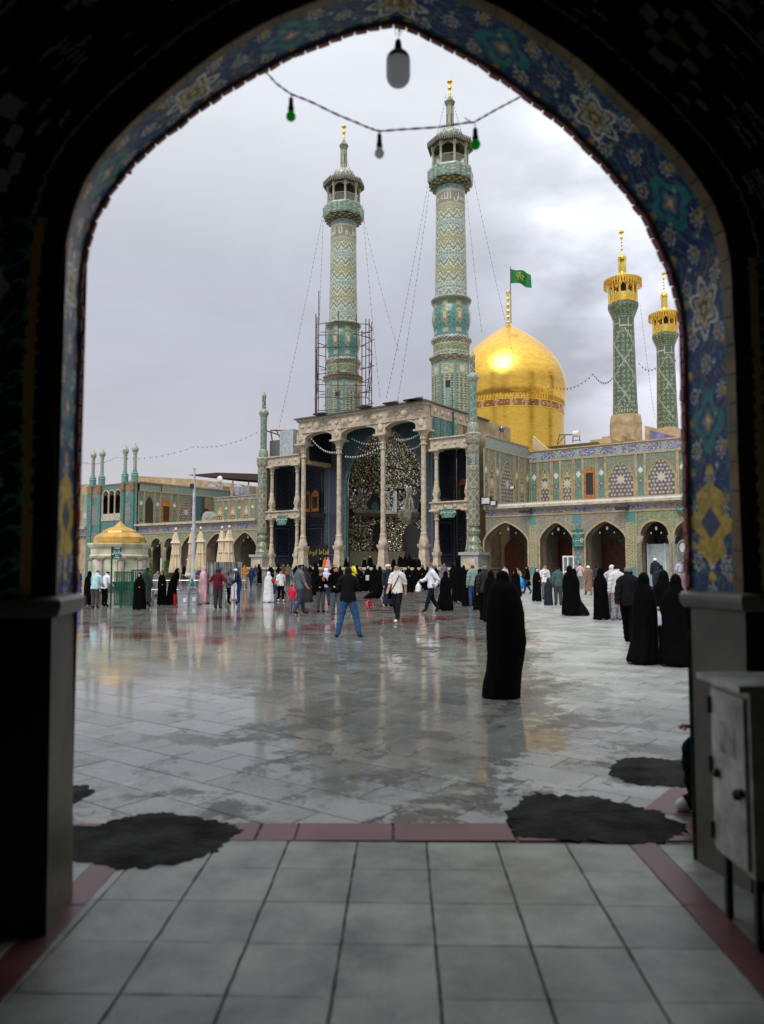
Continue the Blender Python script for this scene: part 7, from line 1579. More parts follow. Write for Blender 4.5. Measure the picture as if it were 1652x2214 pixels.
lstring('bulb_string', 'sagging string of hanging lamps from the golden dome to the gilded minaret', [atY(1060, 838, 98), atY(1195, 835, 95), atY(1283, 807, 90), atY(1325, 815, 90)], 34, .9, .013, .065)
lstring('bulb_string', 'string of lamps between the taller and smaller gilded minaret', [atY(1378, 780, 90), atY(1420, 793, 92), atY(1475, 760, 88)], 12, .7, .013, .065)
lstring('bulb_string', 'long faint string of bulbs over the left wing roofs', [atY(168, 995, 95), atY(250, 988, 92), atY(420, 965, 86), atY(560, 932, 80)], 40, .6, .008, .045)
for i, (d0, y0, d1, y1, sg_) in enumerate(((672, 945, 730, 975, 1.6), (745, 942, 825, 942, 1.7), (745, 958, 825, 955, 2.0), (745, 985, 825, 962, 1.2), (842, 945, 905, 925, 1.0), (850, 965, 905, 935, .9))):
    a, b = fx(d0, y0, -.3), fx(d1, y1, -.3); lstring('bulb_string', ['left portico bay bulb string under the arch', 'upper bulb string of the middle portico bay', 'second bulb string of the middle portico bay', 'lowest bulb string of the middle portico bay', 'upper bulb string of the right portico bay', 'lower bulb string of the right portico bay'][i], [FW(a[0], -.3 + i % 3, a[1]), FW(b[0], -.3 + i % 3, b[1])], 15, sg_ * .35, .012, .055, None, True)
# --- near string under the gateway arch with its hanging bulbs
def onfar(x, y): return hitp(x, y, FARP - AN * .06, AN)
nk = [(566, 147), (597, 180), (631, 204), (680, 224), (740, 252), (790, 274), (820, 283), (880, 280), (950, 274), (1010, 266), (1024, 264), (1060, 245), (1100, 222), (1137, 203)]
ns = thing('cable_string', 'twisted black cable strung across the gateway arch', 'cable', onfar(820, 283)); o_ = ns.location.copy()
P = []; Q = [onfar(*p) - o_ for p in nk]
for a, b in zip(Q[:-1], Q[1:]): P += [a.lerp(b, i / 8) for i in range(8)]
P.append(Q[-1])
for s in (0, PI): obj('cable_strand', MB().tube([p + Vector((0, .003 * math.cos(i * .9 + s), .0035 * math.sin(i * .9 + s) + .002 * math.sin(i * .37))) for i, p in enumerate(P)], .0035, 5), WIRE, ns, smooth=True)
for dx_ in (-8, -3, 4): obj('cable_tie', MB().tube([onfar(1018, 265) - o_, onfar(1012 + dx_, 258 + dx_ * .5) - o_], .0025, 4), WIRE, ns)
def hangbulb(x, y0, y1, yb, r_, m, label):
    p = onfar(x, y0); t = thing('hanging_bulb', label, 'light bulb', p, 0, None); k = pxm(p); z = lambda y: (onfar(x, y) - p).z
    obj('bulb_cord', MB().tube([(0, 0, 0), (0, 0, z(y1))], .0025, 5), WIRE, t); h = z(y1) - z(yb)
    obj('lamp_socket', MB().lathe([(z(y1) - .0, .006), (z(y1) - h * .04, r_ * .45 * k), (z(y1) - h * .35, r_ * .50 * k), (z(y1) - h * .40, r_ * .62 * k), (z(y1) - h * .58, r_ * .62 * k), (z(y1) - h * .60, r_ * .5 * k)], 14), BLACKM, t, smooth=True)
    zc = z(yb) + r_ * k; obj('glass_bulb', MB().lathe([(zc - r_ * k, .0005)] + [(zc - r_ * k * math.cos(a), r_ * k * math.sin(a)) for a in [PI * i / 12 for i in range(1, 10)]] + [(z(y1) - h * .58, r_ * .5 * k)], 18), m, t, smooth=True)
def bulbm(nm, c):
    m = bpy.data.materials.new(nm); m.use_nodes = True; b = m.node_tree.nodes['Principled BSDF']; b.inputs['Base Color'].default_value = c + (1,); b.inputs['Roughness'].default_value = .15
    t = m.node_tree; tr = N(t, 'ShaderNodeBsdfTranslucent'); tr.inputs[0].default_value = c + (1,); ms = N(t, 'ShaderNodeMixShader'); ms.inputs[0].default_value = .75; t.links.new(b.outputs[0], ms.inputs[1]); t.links.new(tr.outputs[0], ms.inputs[2]); t.links.new(ms.outputs[0], t.nodes['Material Output'].inputs[0]); return m
GB = bulbm('green_bulb_glass', (.05, .85, .12)); WB = bulbm('milky_bulb_glass', (.93, .94, .96))
hangbulb(629.5, 205, 211, 262, 10.5, GB, 'green bulb at the left end of the arch cable'); hangbulb(820.5, 284, 289, 342, 10.5, WB, 'milky white bulb in the middle of the arch cable'); hangbulb(1027.5, 266, 277, 323, 11, GB, 'green bulb near the right end of the arch cable')
p = onfar(861, 50); t = thing('large_lamp', 'large milky lamp hanging from the top of the gateway arch', 'lamp', p); z = lambda y: (onfar(861, y) - p).z; k = pxm(p)
obj('lamp_cord', MB().tube([(0, 0, .03), (.004, 0, z(70)), (0, 0, z(88))], .003, 5), WIRE, t)
for a in (-1, 1, .3): obj('cord_knot', MB().tube([(0, 0, z(60)), (a * .02, 0, z(66 + 4 * a)), (a * .012, 0, z(76))], .003, 4), WIRE, t)
obj('lamp_socket', MB().lathe([(z(86), .01), (z(88), 6 * k), (z(100), 8 * k), (z(112), 9 * k), (z(114), 14 * k)], 18), BLACKM, t, smooth=True)
obj('lamp_neck', MB().lathe([(z(112), 12 * k), (z(116), 19 * k), (z(124), 25 * k), (z(132), 26 * k)], 24), mat('lamp_collar_grey', (.17, .17, .19), .3), t, smooth=True)
obj('lamp_globe', MB().lathe([(z(131), 25.8 * k), (z(165), 26 * k), (z(174), 23.5 * k), (z(181), 18 * k), (z(185), 10 * k), (z(186.5), .001)], 24), WB, t, smooth=True)
p = hitp(178, 533, FARP - AN * .03, AN); t = thing('wall_bulb', 'small white bulb on the left edge of the arch', 'light bulb', p); obj('bulb_glass', MB().ell((0, 0, 0), .02, .02, .03, 12, 8), WB, t, smooth=True); obj('socket', MB().lathe([(.015, .012), (.05, .012)], 8), BLACKM, t)

# ================================================================== ELECTRIC CABINET beside the right jamb
c0 = gnd(1554, 1974); zt_ = atY(1532, 1466, c0.y).z; zb_ = atY(1548, 1833, c0.y).z; near = 3.28 / 3.66 * c0.y
xn = atY(1620, 1490, near).x; xf = atY(1533, 1466, c0.y).x + .01
cb = thing('electric_cabinet', 'worn grey steel electric cabinet on thin legs beside the right jamb', 'cabinet', (xf, near, 0)); CBM = mat('worn_grey_steel', (.46, .46, .42), .42, 0.0, var=.28, vs=5, bump=.3)
dpt = c0.y - near; dx_ = xn - xf
def cbp(a, z, o=0.0): return (dx_ * (1 - a / dpt) - o, a, z)
obj('cabinet_body', MB().add([cbp(0, zb_), cbp(dpt, zb_), cbp(dpt, zt_), cbp(0, zt_), (dx_ + .75, 0, zb_), (dx_ + .75, dpt, zb_), (dx_ + .75, dpt, zt_), (dx_ + .75, 0, zt_)], [(0, 1, 2, 3), (4, 5, 6, 7), (0, 1, 5, 4), (3, 2, 6, 7), (1, 5, 6, 2), (0, 4, 7, 3)]), CBM, cb)
mb = MB(); vs = [cbp(a, z, o) for o in (0, .018) for a, z in ((.03, zb_ + .03), (dpt - .03, zb_ + .03), (dpt - .03, zt_ - .04), (.03, zt_ - .04))]; mb.add(vs, [(0, 1, 2, 3), (4, 5, 6, 7), (0, 1, 5, 4), (1, 2, 6, 5), (2, 3, 7, 6), (3, 0, 4, 7)]); dr = obj('cabinet_door', mb, CBM, cb)
def knob(a, z, r, m): q = cbp(a, z, .03); return obj('latch', MB().ell(q, r, r, r * 1.2, 10, 6), m, dr, smooth=True)
knob(dpt * .22, zb_ + .42 * (zt_ - zb_), .022, BLACKM); knob(dpt * .12, zb_ + .44 * (zt_ - zb_), .018, BLACKM); knob(dpt * .75, zb_ + .47 * (zt_ - zb_), .02, IRON)
for z in (.12, .5, .85): q = cbp(dpt - .02, zb_ + z * (zt_ - zb_), .022); obj('hinge', MB().box(*q, .03, .03, .08), IRON, dr)
obj('worn_notice', MB().add([cbp(a, z, .0205) for a, z in ((.12, zb_ + .60 * (zt_ - zb_)), (.28, zb_ + .60 * (zt_ - zb_)), (.28, zb_ + .78 * (zt_ - zb_)), (.12, zb_ + .78 * (zt_ - zb_)))], [(0, 1, 2, 3)]), mat('faded_paper', (.36, .35, .33), .7, var=.3, vs=12), dr)
obj('front_door', MB().box(dx_ + .40, -.012, (zt_ + zb_) / 2, .66, .02, zt_ - zb_ - .06), CBM, cb); fd = obj('front_latch', MB().box(dx_ + .10, -.04, zb_ + .3, .05, .05, .14), BLACKM, cb)
obj('top_rim', MB().box(dx_ + .36, dpt / 2, zt_ + .012, .84, dpt + .06, .03), CBM, cb)
for x, y in ((.04, dpt - .04), (dx_ + .03, .04), (dx_ + .70, .04), (dx_ + .70, dpt - .04)): obj('leg', MB().box(x, y, zb_ / 2, .03, .03, zb_), BLACKM, cb)

# ================================================================== PEOPLE
def V_(*a): return Vector(a)
def base_pose():
    return dict(pel=V_(0, 0, .53), spi=V_(0, 0, .62), che=V_(0, .005, .735), nb=V_(0, .008, .82), nk=V_(0, 0, .86), hd=V_(0, -.012, .915), ht=V_(0, -.004, .965),
                sL=V_(.098, .005, .795), eL=V_(.125, .015, .635), wL=V_(.128, -.02, .49), hL=V_(.126, -.04, .435), sR=V_(-.098, .005, .795), eR=V_(-.125, .015, .635), wR=V_(-.128, -.02, .49), hR=V_(-.126, -.04, .435),
                pL=V_(.05, 0, .50), kL=V_(.056, -.012, .275), aL=V_(.058, .012, .045), tL=V_(.066, -.075, .018), pR=V_(-.05, 0, .50), kR=V_(-.056, -.012, .275), aR=V_(-.058, .012, .045), tR=V_(-.066, -.075, .018))
def pose(kind):
    P = base_pose(); U = P.update
    if kind == 'walk': U(dict(kL=V_(.05, -.075, .285), aL=V_(.055, -.115, .05), tL=V_(.06, -.20, .03), kR=V_(-.05, .01, .28), aR=V_(-.05, .13, .075), tR=V_(-.055, .06, .015), eL=V_(.12, .06, .645), wL=V_(.125, .07, .50), hL=V_(.125, .07, .445), eR=V_(-.12, -.03, .645), wR=V_(-.125, -.11, .52), hR=V_(-.12, -.15, .48)))
    if kind == 'bag': U(dict(kL=V_(.05, -.085, .285), aL=V_(.055, -.15, .05), tL=V_(.06, -.23, .03), kR=V_(-.05, .03, .28), aR=V_(-.05, .16, .075), tR=V_(-.055, .09, .015), eR=V_(-.15, -.08, .66), wR=V_(-.14, -.20, .63), hR=V_(-.14, -.24, .615), eL=V_(.15, .10, .66), wL=V_(.12, .04, .54), hL=V_(.09, .0, .52)))
    if kind == 'apart': U(dict(pL=V_(.055, 0, .50), kL=V_(.10, -.02, .275), aL=V_(.145, .01, .045), tL=V_(.17, -.065, .018), pR=V_(-.055, 0, .50), kR=V_(-.11, -.02, .275), aR=V_(-.155, .01, .045), tR=V_(-.18, -.065, .018), eL=V_(.135, -.02, .655), wL=V_(.07, -.11, .70), hL=V_(.03, -.135, .73), eR=V_(-.135, -.02, .655), wR=V_(-.07, -.11, .70), hR=V_(-.03, -.135, .73)))
    if kind == 'front': U(dict(eL=V_(.14, 0, .64), wL=V_(.06, -.09, .58), hL=V_(.02, -.10, .57), eR=V_(-.14, 0, .64), wR=V_(-.06, -.09, .60), hR=V_(-.02, -.10, .60)))
    if kind == 'phone': U(dict(eL=V_(.13, -.04, .68), wL=V_(.05, -.12, .75), hL=V_(.03, -.13, .79), eR=V_(-.14, 0, .64), wR=V_(-.06, -.09, .60), hR=V_(-.02, -.10, .60)))
    if kind == 'hips': U(dict(eL=V_(.19, .03, .66), wL=V_(.12, -.02, .56), hL=V_(.08, -.03, .55), eR=V_(-.19, .03, .66), wR=V_(-.12, -.02, .56), hR=V_(-.08, -.03, .55)))
    if kind in ('lean', 'lean2'):
        a = .55 if kind == 'lean' else .30; M_ = Matrix.Rotation(a, 4, 'X'); o = V_(0, .03, .53)
        for k in ('spi', 'che', 'nb', 'nk', 'hd', 'ht', 'sL', 'sR'): P[k] = M_ @ (P[k] - V_(0, 0, .53)) + o
        P['pel'] = o; P['pL'].y = P['pR'].y = .03
        for s, x in (('L', 1), ('R', -1)): P['e' + s] = P['s' + s] + V_(.03 * x, -.03, -.16); P['w' + s] = P['e' + s] + V_(-.02 * x, -.11, -.08); P['h' + s] = P['w' + s] + V_(0, -.045, -.03)
    if kind == 'crouch':
        P = {k: v + V_(0, .02, -.32) for k, v in P.items()}; M_ = Matrix.Rotation(.75, 4, 'X'); o = V_(0, .09, .20)
        B_ = base_pose()
        for k in ('spi', 'che', 'nb', 'nk', 'hd', 'ht', 'sL', 'sR'): P[k] = M_ @ (B_[k] - V_(0, 0, .53)) + o
        P['pel'] = o
        for s, x in (('L', 1), ('R', -1)):
            P['p' + s] = V_(.05 * x, .08, .18); P['k' + s] = V_(.10 * x, -.10, .25); P['a' + s] = V_(.08 * x, .03, .04); P['t' + s] = V_(.09 * x, -.06, .018); P['e' + s] = P['s' + s] + V_(.05 * x, -.04, -.13); P['w' + s] = P['e' + s] + V_(.03 * x, -.06, -.10); P['h' + s] = P['w' + s] + V_(0, -.03, -.045)
    if kind == 'sit':
        d = V_(0, .0, -.27); P = {k: v + d for k, v in base_pose().items()}
        for s, x in (('L', 1), ('R', -1)): P['k' + s] = V_(.08 * x, -.24, .27); P['a' + s] = V_(.08 * x, -.22, .045); P['t' + s] = V_(.09 * x, -.30, .018); P['e' + s] = V_(.13 * x, -.08, .39); P['w' + s] = V_(.07 * x, -.20, .335); P['h' + s] = V_(.06 * x, -.25, .335)
    if kind == 'hold': U(dict(eL=V_(.14, -.03, .66), wL=V_(.03, -.12, .68), hL=V_(-.02, -.13, .69), eR=V_(-.15, 0, .64), wR=V_(-.06, -.12, .62), hR=V_(-.0, -.13, .62)))
    return P
BONES = [('pel', 'spi', 'T'), ('spi', 'che', 'T'), ('che', 'nb', 'T'), ('nb', 'nk', 'N'), ('nk', 'hd', 'H'), ('hd', 'ht', 'H')]
for s in 'LR': BONES += [('nb', 's' + s, 'T'), ('s' + s, 'e' + s, 'A'), ('e' + s, 'w' + s, 'F'), ('w' + s, 'h' + s, 'D'), ('pel', 'p' + s, 'L'), ('p' + s, 'k' + s, 'L'), ('k' + s, 'a' + s, 'L'), ('a' + s, 't' + s, 'S')]
RAD = dict(pel=(.082, .062), spi=(.078, .058), che=(.092, .062), nb=(.045, .042), nk=(.031, .033), hd=(.047, .056), ht=(.036, .044), s=(.040, .040), e=(.029, .029), w=(.020, .022), h=(.014, .024), p=(.052, .056), k=(.036, .038), a=(.025, .028), t=(.020, .018))
BODY = {}
def body_mesh(kind, fat=1.0, child=False):
    key = (kind, fat, child)
    if key in BODY: return BODY[key]
    P = pose(kind); names = list(P); me = bpy.data.meshes.new('rig'); me.from_pydata([P[k] for k in names], [(names.index(a), names.index(b)) for a, b, _ in BONES], [])
    bm = bmesh.new(); bm.from_mesh(me); ly = bm.verts.layers.skin.verify(); bm.verts.ensure_lookup_table()
    for i, k in enumerate(names):
        r = RAD.get(k) or RAD[k[0]]; f = fat if k in ('pel', 'spi', 'che') or k[0] in 'pk' else (fat ** .5)
        if child and k in ('hd', 'ht'): f = 1.28
        bm.verts[i][ly].radius = (r[0] * f, r[1] * f); bm.verts[i][ly].use_root = (k == 'pel')
    bm.to_mesh(me); bm.free(); o = bpy.data.objects.new('rig', me); C.objects.link(o); m1 = o.modifiers.new('s', 'SKIN'); m1.use_smooth_shade = True; m2 = o.modifiers.new('b', 'SUBSURF'); m2.levels = 2; m2.render_levels = 2
    res = bpy.data.meshes.new_from_object(o.evaluated_get(bpy.context.evaluated_depsgraph_get())); bpy.data.objects.remove(o)
    n = len(res.vertices); co = np.empty(n * 3, np.float32); res.vertices.foreach_get('co', co); co = co.reshape(-1, 3)
    nf = [tuple(p.vertices) for p in res.polygons]; fc = np.array([co[list(f)].mean(0) for f in nf])
    best = np.full(len(nf), 9.0); lab = np.array(['T'] * len(nf))
    for a, b, L in BONES:
        A, B = np.array(P[a]), np.array(P[b]); d = B - A; t = np.clip(((fc - A) @ d) / (d @ d), 0, 1); q = np.linalg.norm(fc - (A + t[:, None] * d), axis=1) - {'T': .045, 'L': .03}.get(L, 0)
        m_ = q < best; best[m_] = q[m_]; lab[m_] = L
    if kind not in ('crouch', 'sit'):
        zc = P['pel'].z - .035; m_ = ((lab == 'L') | (lab == 'T')); lab[m_ & (fc[:, 2] > zc)] = 'T'; lab[m_ & (fc[:, 2] <= zc)] = 'L'
    nrm = np.empty(n * 3, np.float32); res.vertices.foreach_get('normal', nrm); nrm = nrm.reshape(-1, 3)
    hd = np.array(P['hd']); up = np.array(P['ht'] - P['nk']); up /= np.linalg.norm(up); fw = np.array([0, -1.0, 0]); fw -= up * (fw @ up); fw /= np.linalg.norm(fw)
    rel = fc - hd; hair = (lab == 'H') & ((rel @ up > .038) | ((rel @ fw < .004) & (rel @ up > -.045)) | ((rel @ up > .022) & (rel @ fw < .03)))
    # a nose and ears, so that the head has a face
    BODY[key] = (res, co, nrm, nf, lab, hair, hd, up, fw); return BODY[key]
def sub_mesh(name, B, mask, off, folds=0.0):
    _, co, nrm, nf, *_r = B; fs = [f for f, k in zip(nf, mask) if k]
    if not fs: return None
    used = sorted({v for f in fs for v in f}); ix = {v: i for i, v in enumerate(used)}
    vs = [tuple(co[v] + nrm[v] * (off + folds * (.5 + .5 * math.sin(co[v][2] * 95 + co[v][0] * 60 + co[v][1] * 40)))) for v in used]; me = bpy.data.meshes.new(name); me.from_pydata(vs, [], [tuple(ix[v] for v in f) for f in fs]); me.polygons.foreach_set('use_smooth', [True] * len(fs)); return me
CM = {}
def cloth(c, rough=.85):
    k = tuple(c)
    if k not in CM:
        CM[k] = mat('cloth_%d' % len(CM), c, rough, var=.12, vs=9, bump=.3, bs=12, spec=.25 if max(c) > .02 else .05)
    return CM[k]
BLK = (.0022, .0022, .0026)
def place(D, foot, head, z=0.0):
    b = gnd(D, foot, z); hgt = (foot - head) * pxm(b) * 1.0; return b, hgt
def man(D, foot, head, kind, face, top, bot, label, hair=(.012, .010, .009), sleeve='long', fat=1.0, shoe=BLK, z=0.0, group='visitors in the courtyard', child=False, cat='person', extra=None, skirt=None, hat=None, hscale=None):
    b, H = place(D, foot, head, z); H = H / 1.0 if hscale is None else hscale
    if kind == 'crouch': H = H / .62
    if kind == 'sit': H = H / .72
    if kind == 'lean': H = H / .93
    t = thing('person', label, cat, b, R(face), group); t.scale = (H, H, H); B = body_mesh(kind, fat, child); _, co, nrm, nf, lab, hm, hd, up, fw = B
    link('body', B[0], SKIN, t)
    topm = (lab == 'T') | (lab == 'A') | ((lab == 'F') if sleeve == 'long' else False)
    link('shirt', sub_mesh('shirt', B, topm, .008, .008), cloth(top), t); link('trousers', sub_mesh('trousers', B, lab == 'L', .006, .006), cloth(bot), t)
    if hair is not None and hat is None: link('hair', sub_mesh('hair', B, hm, .007), cloth(hair), t)
    elif hat is not None: link('head_cloth' , sub_mesh('head_cloth', B, hm, .013), cloth(hat), t)
    for s, x in (('L', 1), ('R', -1)):
        me = sub_mesh('shoe', B, (lab == 'S') & ((np.array([co[f[0]][0] for f in nf]) * x) > 0), .007)
        if me: link('shoe', me, cloth(shoe, .5), t)
    P = pose(kind); f_ = Vector(fw); u_ = Vector(up); c = Vector(hd); r_ = f_.cross(u_)
    ct = c + f_ * .054 + u_ * (-.006); mb = MB().add([ct + u_ * .014, ct + r_ * .008 - u_ * .008, ct - r_ * .008 - u_ * .008, ct + f_ * .014 - u_ * .008], [(0, 1, 3), (0, 3, 2), (1, 2, 3)]); obj('nose', mb, SKIN, t)
    for s in (-1, 1): q = c + r_ * (.049 * s) - u_ * .004; obj('ear', MB().ell(q, .006, .010, .016, 6, 4), SKIN, t, smooth=True)
    for s in (-1, 1): q = c + f_ * .049 + r_ * (.018 * s) + u_ * .012; obj('eye', MB().ell(q, .006, .004, .004, 6, 4), cloth((.02, .015, .012)), t)
    if skirt:                                         # long robe or tunic from the chest down
        z0, wd, cc = skirt; n = 28; pr = [(z0, wd), (z0 + .05, wd * .97), ((z0 + .53) / 2, wd * .80), (.53, .088), (.60, .084)]
        obj('robe', MB().lathe(pr, n, (P['pel'].x, P['pel'].y), amp=lambda a, zz: .012 * math.cos(7 * a + zz * 6) * max(0, (.62 - zz) * 2), caps=False), cloth(cc), t, smooth=True)
    if extra: extra(t, P)
    return t
def carry(p, sz, c, nm='carried_bag', rot=0):
    def f(t, P):
        q = P[p] if isinstance(p, str) else Vector(p); obj(nm, MB().lathe([(q.z - sz[1] - .02, sz[0] * .7), (q.z - sz[1], sz[0]), (q.z - sz[1] * .45, sz[0] * .95), (q.z - .03, sz[0] * .3), (q.z, .006)], 12, (q.x, q.y), amp=lambda a, z: sz[0] * .12 * math.sin(3 * a + z * 20)), cloth(c, .45), t, smooth=True)
    return f
def chador(D, foot, head, face, label, seed=0, hem=1.0, step=0.0, c=BLK, show=True, z=0.0, hood=None, point=0.0, group='women in black chadors', wd=1.0, under=None, extra=None, shoes=True, inner=None, bend=0.0, sit=False):
    b, H = place(D, foot, head, z); g_ = random.Random(seed * 13 + int(D)); t = thing('person', label, 'person', b, R(face), group); t.scale = (H, H, H)
    pr = [(.015, .155 * hem, .14 * hem), (.05, .162 * hem, .145 * hem), (.15, .155 * hem, .135 * hem), (.3, .148 * (hem + 1) / 2, .122), (.45, .143, .115), (.58, .142, .11), (.68, .14, .10), (.76, .128, .088), (.80, .108, .078), (.835, .080, .068), (.86, .062, .062), (.89, .060, .066), (.93, .058, .066), (.965, .046, .054), (.988, .024, .03), (1.0, .003, .004)]
    if sit: pr = [(.0, .26, .26), (.08, .28, .27), (.25, .25, .22), (.42, .22, .17), (.6, .21, .15), (.72, .16, .12), (.78, .10, .10), (.84, .095, .11), (.92, .085, .10), (.98, .05, .06), (1, .004, .004)]
    n = 44; ph = g_.uniform(0, 6); k1 = g_.choice((5, 6, 7)); k2 = g_.choice((9, 11, 13)); vs = []; lean = g_.uniform(-.02, .02)
    pr2 = []
    for (z0, a0, b0), (z1, a1, b1) in zip(pr[:-1], pr[1:]):
        for j in range(2): f = j / 2; pr2.append((z0 + (z1 - z0) * f, a0 + (a1 - a0) * f, b0 + (b1 - b0) * f))
    pr2.append(pr[-1])
    for zz, a, bb in pr2:
        a *= wd if zz < .8 else 1; am = max(0, .84 - zz); dy = step * (.35 - zz) if zz < .35 else -bend * max(0, zz - .45) ; dx = lean * (1 - zz)
        for i in range(n):
            q = 2 * PI * i / n; r = 1 + am * (.085 * math.sin(k1 * q + ph + 2.2 * zz) + .055 * math.sin(k2 * q - ph + 3 * zz)) + (.03 * math.sin(14 * zz + 2 * q) if .4 < zz < .8 else 0)
            y = bb * math.sin(q) * r; x = a * math.cos(q) * r
            if y > 0 and zz < .3: y += step * .5 * (.3 - zz) * 3
            zq = zz + (.05 * point * (1 if y > 0 else 0) if zz > .9 else 0); 
            if zz < .03: zq += .012 * math.sin(k1 * q + ph)
            vs.append((x + dx, y + dy, zq))
    m = len(pr2); fs = [(k * n + i, k * n + (i + 1) % n, (k + 1) * n + (i + 1) % n, (k + 1) * n + i) for k in range(m - 1) for i in range(n)] + [tuple((m - 1) * n + i for i in range(n))]
    obj('chador', MB().add(vs, fs), cloth(c), t, smooth=True)
    hy = -.052 - bend * .45
    hz = .915 if not sit else .87; s_ = 1.0 if not sit else 1.5
    if show:
        if hood is not None: obj('head_scarf', MB().ell((0, hy * s_ + .006, hz), .046 * s_, .028 * s_, .058 * s_, 12, 8), cloth(hood), t, smooth=True)
        fo = obj('face', MB().ell((0, (hy - .006) * s_, hz - .002), .034 * s_, .025 * s_, .044 * s_, 12, 8), SKIN, t, smooth=True)
        for q in (-1, 1): obj('eye', MB().ell((.013 * q * s_, (hy - .030) * s_, hz + .008), .005, .003, .004, 6, 4), cloth((.02, .015, .012)), fo)
        obj('nose', MB().ell((0, (hy - .032) * s_, hz - .006), .005, .008, .010, 6, 4), SKIN, fo, smooth=True)
        obj('hand', MB().ell((.03, -.118 - bend * .1, .60 if not sit else .5), .020, .016, .016, 8, 5), SKIN, t, smooth=True)
    if shoes and not sit:
        for s in (-1, 1): obj('shoe', MB().ell((.05 * s, -.10 * hem - (.05 if s > 0 else 0) * (1 + 4 * abs(step)), .018), .022, .052, .02, 8, 5), cloth((.012, .012, .012), .5), t, smooth=True)
    if under: obj('under_skirt', MB().lathe([(.012, .15), (.10, .14), (.3, .12)], 20, (0, -.03), amp=lambda a, zz: .012 * math.cos(8 * a), caps=False), cloth(under), t, smooth=True)
    if extra: extra(t, None)
    return t
DG = (.03, .032, .035); NVY = (.012, .016, .035); WSH = (.66, .68, .72); JEAN = (.03, .085, .19); GRY = (.11, .12, .135)
# ---- the woman in the foreground, walking away: outline of the cloak at its real place and size
ML = gnd(1090, 1508); kx = pxm(ML); mlady = thing('person', 'large figure of a woman in a long black chador seen from behind, nearest the gateway', 'person', ML, 0, None)
prof = [(1510, 1055, 1124), (1505, 1042, 1125), (1490, 1043, 1126), (1471, 1046, 1127.5), (1450, 1051.4, 1129.4), (1421, 1054, 1134.8), (1389, 1053.5, 1139.5), (1354, 1052.5, 1136.5), (1326, 1053, 1135.8), (1301, 1055, 1131), (1285, 1057, 1126), (1272, 1060, 1121.5), (1263, 1065, 1114), (1256, 1073, 1106), (1250, 1075.5, 1103.5), (1243, 1075.5, 1103), (1238, 1078, 1100.5), (1234.5, 1083, 1095), (1233, 1088, 1091)]
n = 56; vs = []; L = []
for (y0, a0, b0), (y1, a1, b1) in zip(prof[:-1], prof[1:]):
    for j in range(3): f = j / 3; L.append((y0 + (y1 - y0) * f, a0 + (a1 - a0) * f, b0 + (b1 - b0) * f))
L.append(prof[-1])
for y, a, b in L:
    z = max(.008, atY(1090, y, ML.y).z); cx_ = ((a + b) / 2 - 1090) * kx; rw_ = (b - a) / 2 * kx; dp_ = min(rw_ * .82, .24); am = max(0, min(1, (1.35 - z) / 1.35))
    for i in range(n):
        q = 2 * PI * i / n; r = 1 + am * (.05 * math.sin(6 * q + 1.3 + z * 1.4) + .035 * math.sin(11 * q - z * 2.1)) * abs(math.sin(q)) ** .7; vs.append((cx_ + rw_ * math.cos(q) * (1 if abs(math.sin(q)) < .3 else r), dp_ * math.sin(q) * r, z + (.012 * math.sin(5 * q) if z < .1 else 0)))
m = len(L); obj('chador', MB().add(vs, [(k * n + i, k * n + (i + 1) % n, (k + 1) * n + (i + 1) % n, (k + 1) * n + i) for k in range(m - 1) for i in range(n)] + [tuple((m - 1) * n + i for i in range(n))]), cloth(BLK), mlady, smooth=True)
for s in (-1, 1): obj('shoe', MB().ell((.08 * s + .02, .02, .03), .045, .12, .03, 10, 6), cloth((.012, .012, .012), .5), mlady, smooth=True)
# ---- left group
man(205, 1315, 1229, 'lean2', 168, (.40, .58, .64), (.075, .07, .062), 'man in pale blue shirt and grey trousers bending at the kiosk fountain', hair=(.12, .10, .09), fat=1.12)
man(226, 1311, 1232, 'lean2', 150, WSH, BLK, 'man in white shirt and black trousers leaning beside the man in pale blue')
chador(192, 1309, 1234, 180, 'figure in black hidden behind the man in pale blue at the kiosk', 1, show=False)
man(167, 1300, 1229, 'stand', 60, (.03, .08, .42), (.03, .08, .42), 'child in bright blue at the gateway edge left of the kiosk', fat=.9, skirt=(.25, .13, (.03, .08, .42)), sleeve='short')
chador(300, 1318, 1237.5, 5, 'woman in black chador facing us in front of the green barrier', 2, wd=1.05)
man(317, 1311, 1225, 'stand', 160, (.035, .045, .04), DG, 'man in long dark green-grey coat behind the barrier', fat=1.15, skirt=(.12, .12, (.035, .045, .04)))
chador(287, 1305, 1234, 200, 'dark figure standing behind the green barrier left of the facing woman', 3, show=False)
chador(349, 1309, 1234.5, 10, 'slim woman in black chador between the barrier and the water tanks', 4, hood=(.10, .08, .07), wd=.85)
chador(372, 1308, 1228, 75, 'woman in black chador over a red skirt stooping at the water tanks', 5, under=(.28, .012, .015), bend=.28, hem=1.05)
man(414.5, 1300, 1250, 'front', 70, (.02, .26, .24), DG, 'small boy in teal shirt behind the grey water tank', child=True, sleeve='short')
man(340, 1290, 1232, 'stand', 30, (.20, .20, .21), GRY, 'far figure in grey patterned clothes beyond the railing', fat=1.1, skirt=(.1, .12, (.20, .20, .21)))
chador(439, 1306, 1223, 100, 'woman in pale pink chador walking past the steel screen', 6, c=(.55, .33, .36), hem=1.25, step=.2, wd=1.1, group=None)
man(471, 1316, 1227, 'hips', 172, (.10, .006, .015), DG, 'man in maroon waistcoat and dark cap with hands on hips', hat=(.02, .02, .025), fat=1.2, sleeve='short')
man(494, 1305, 1235.5, 'front', 95, (.10, .10, .12), BLK, 'dark haired woman in grey top and black trousers looking at her phone', hair=(.006, .006, .008), fat=1.1)
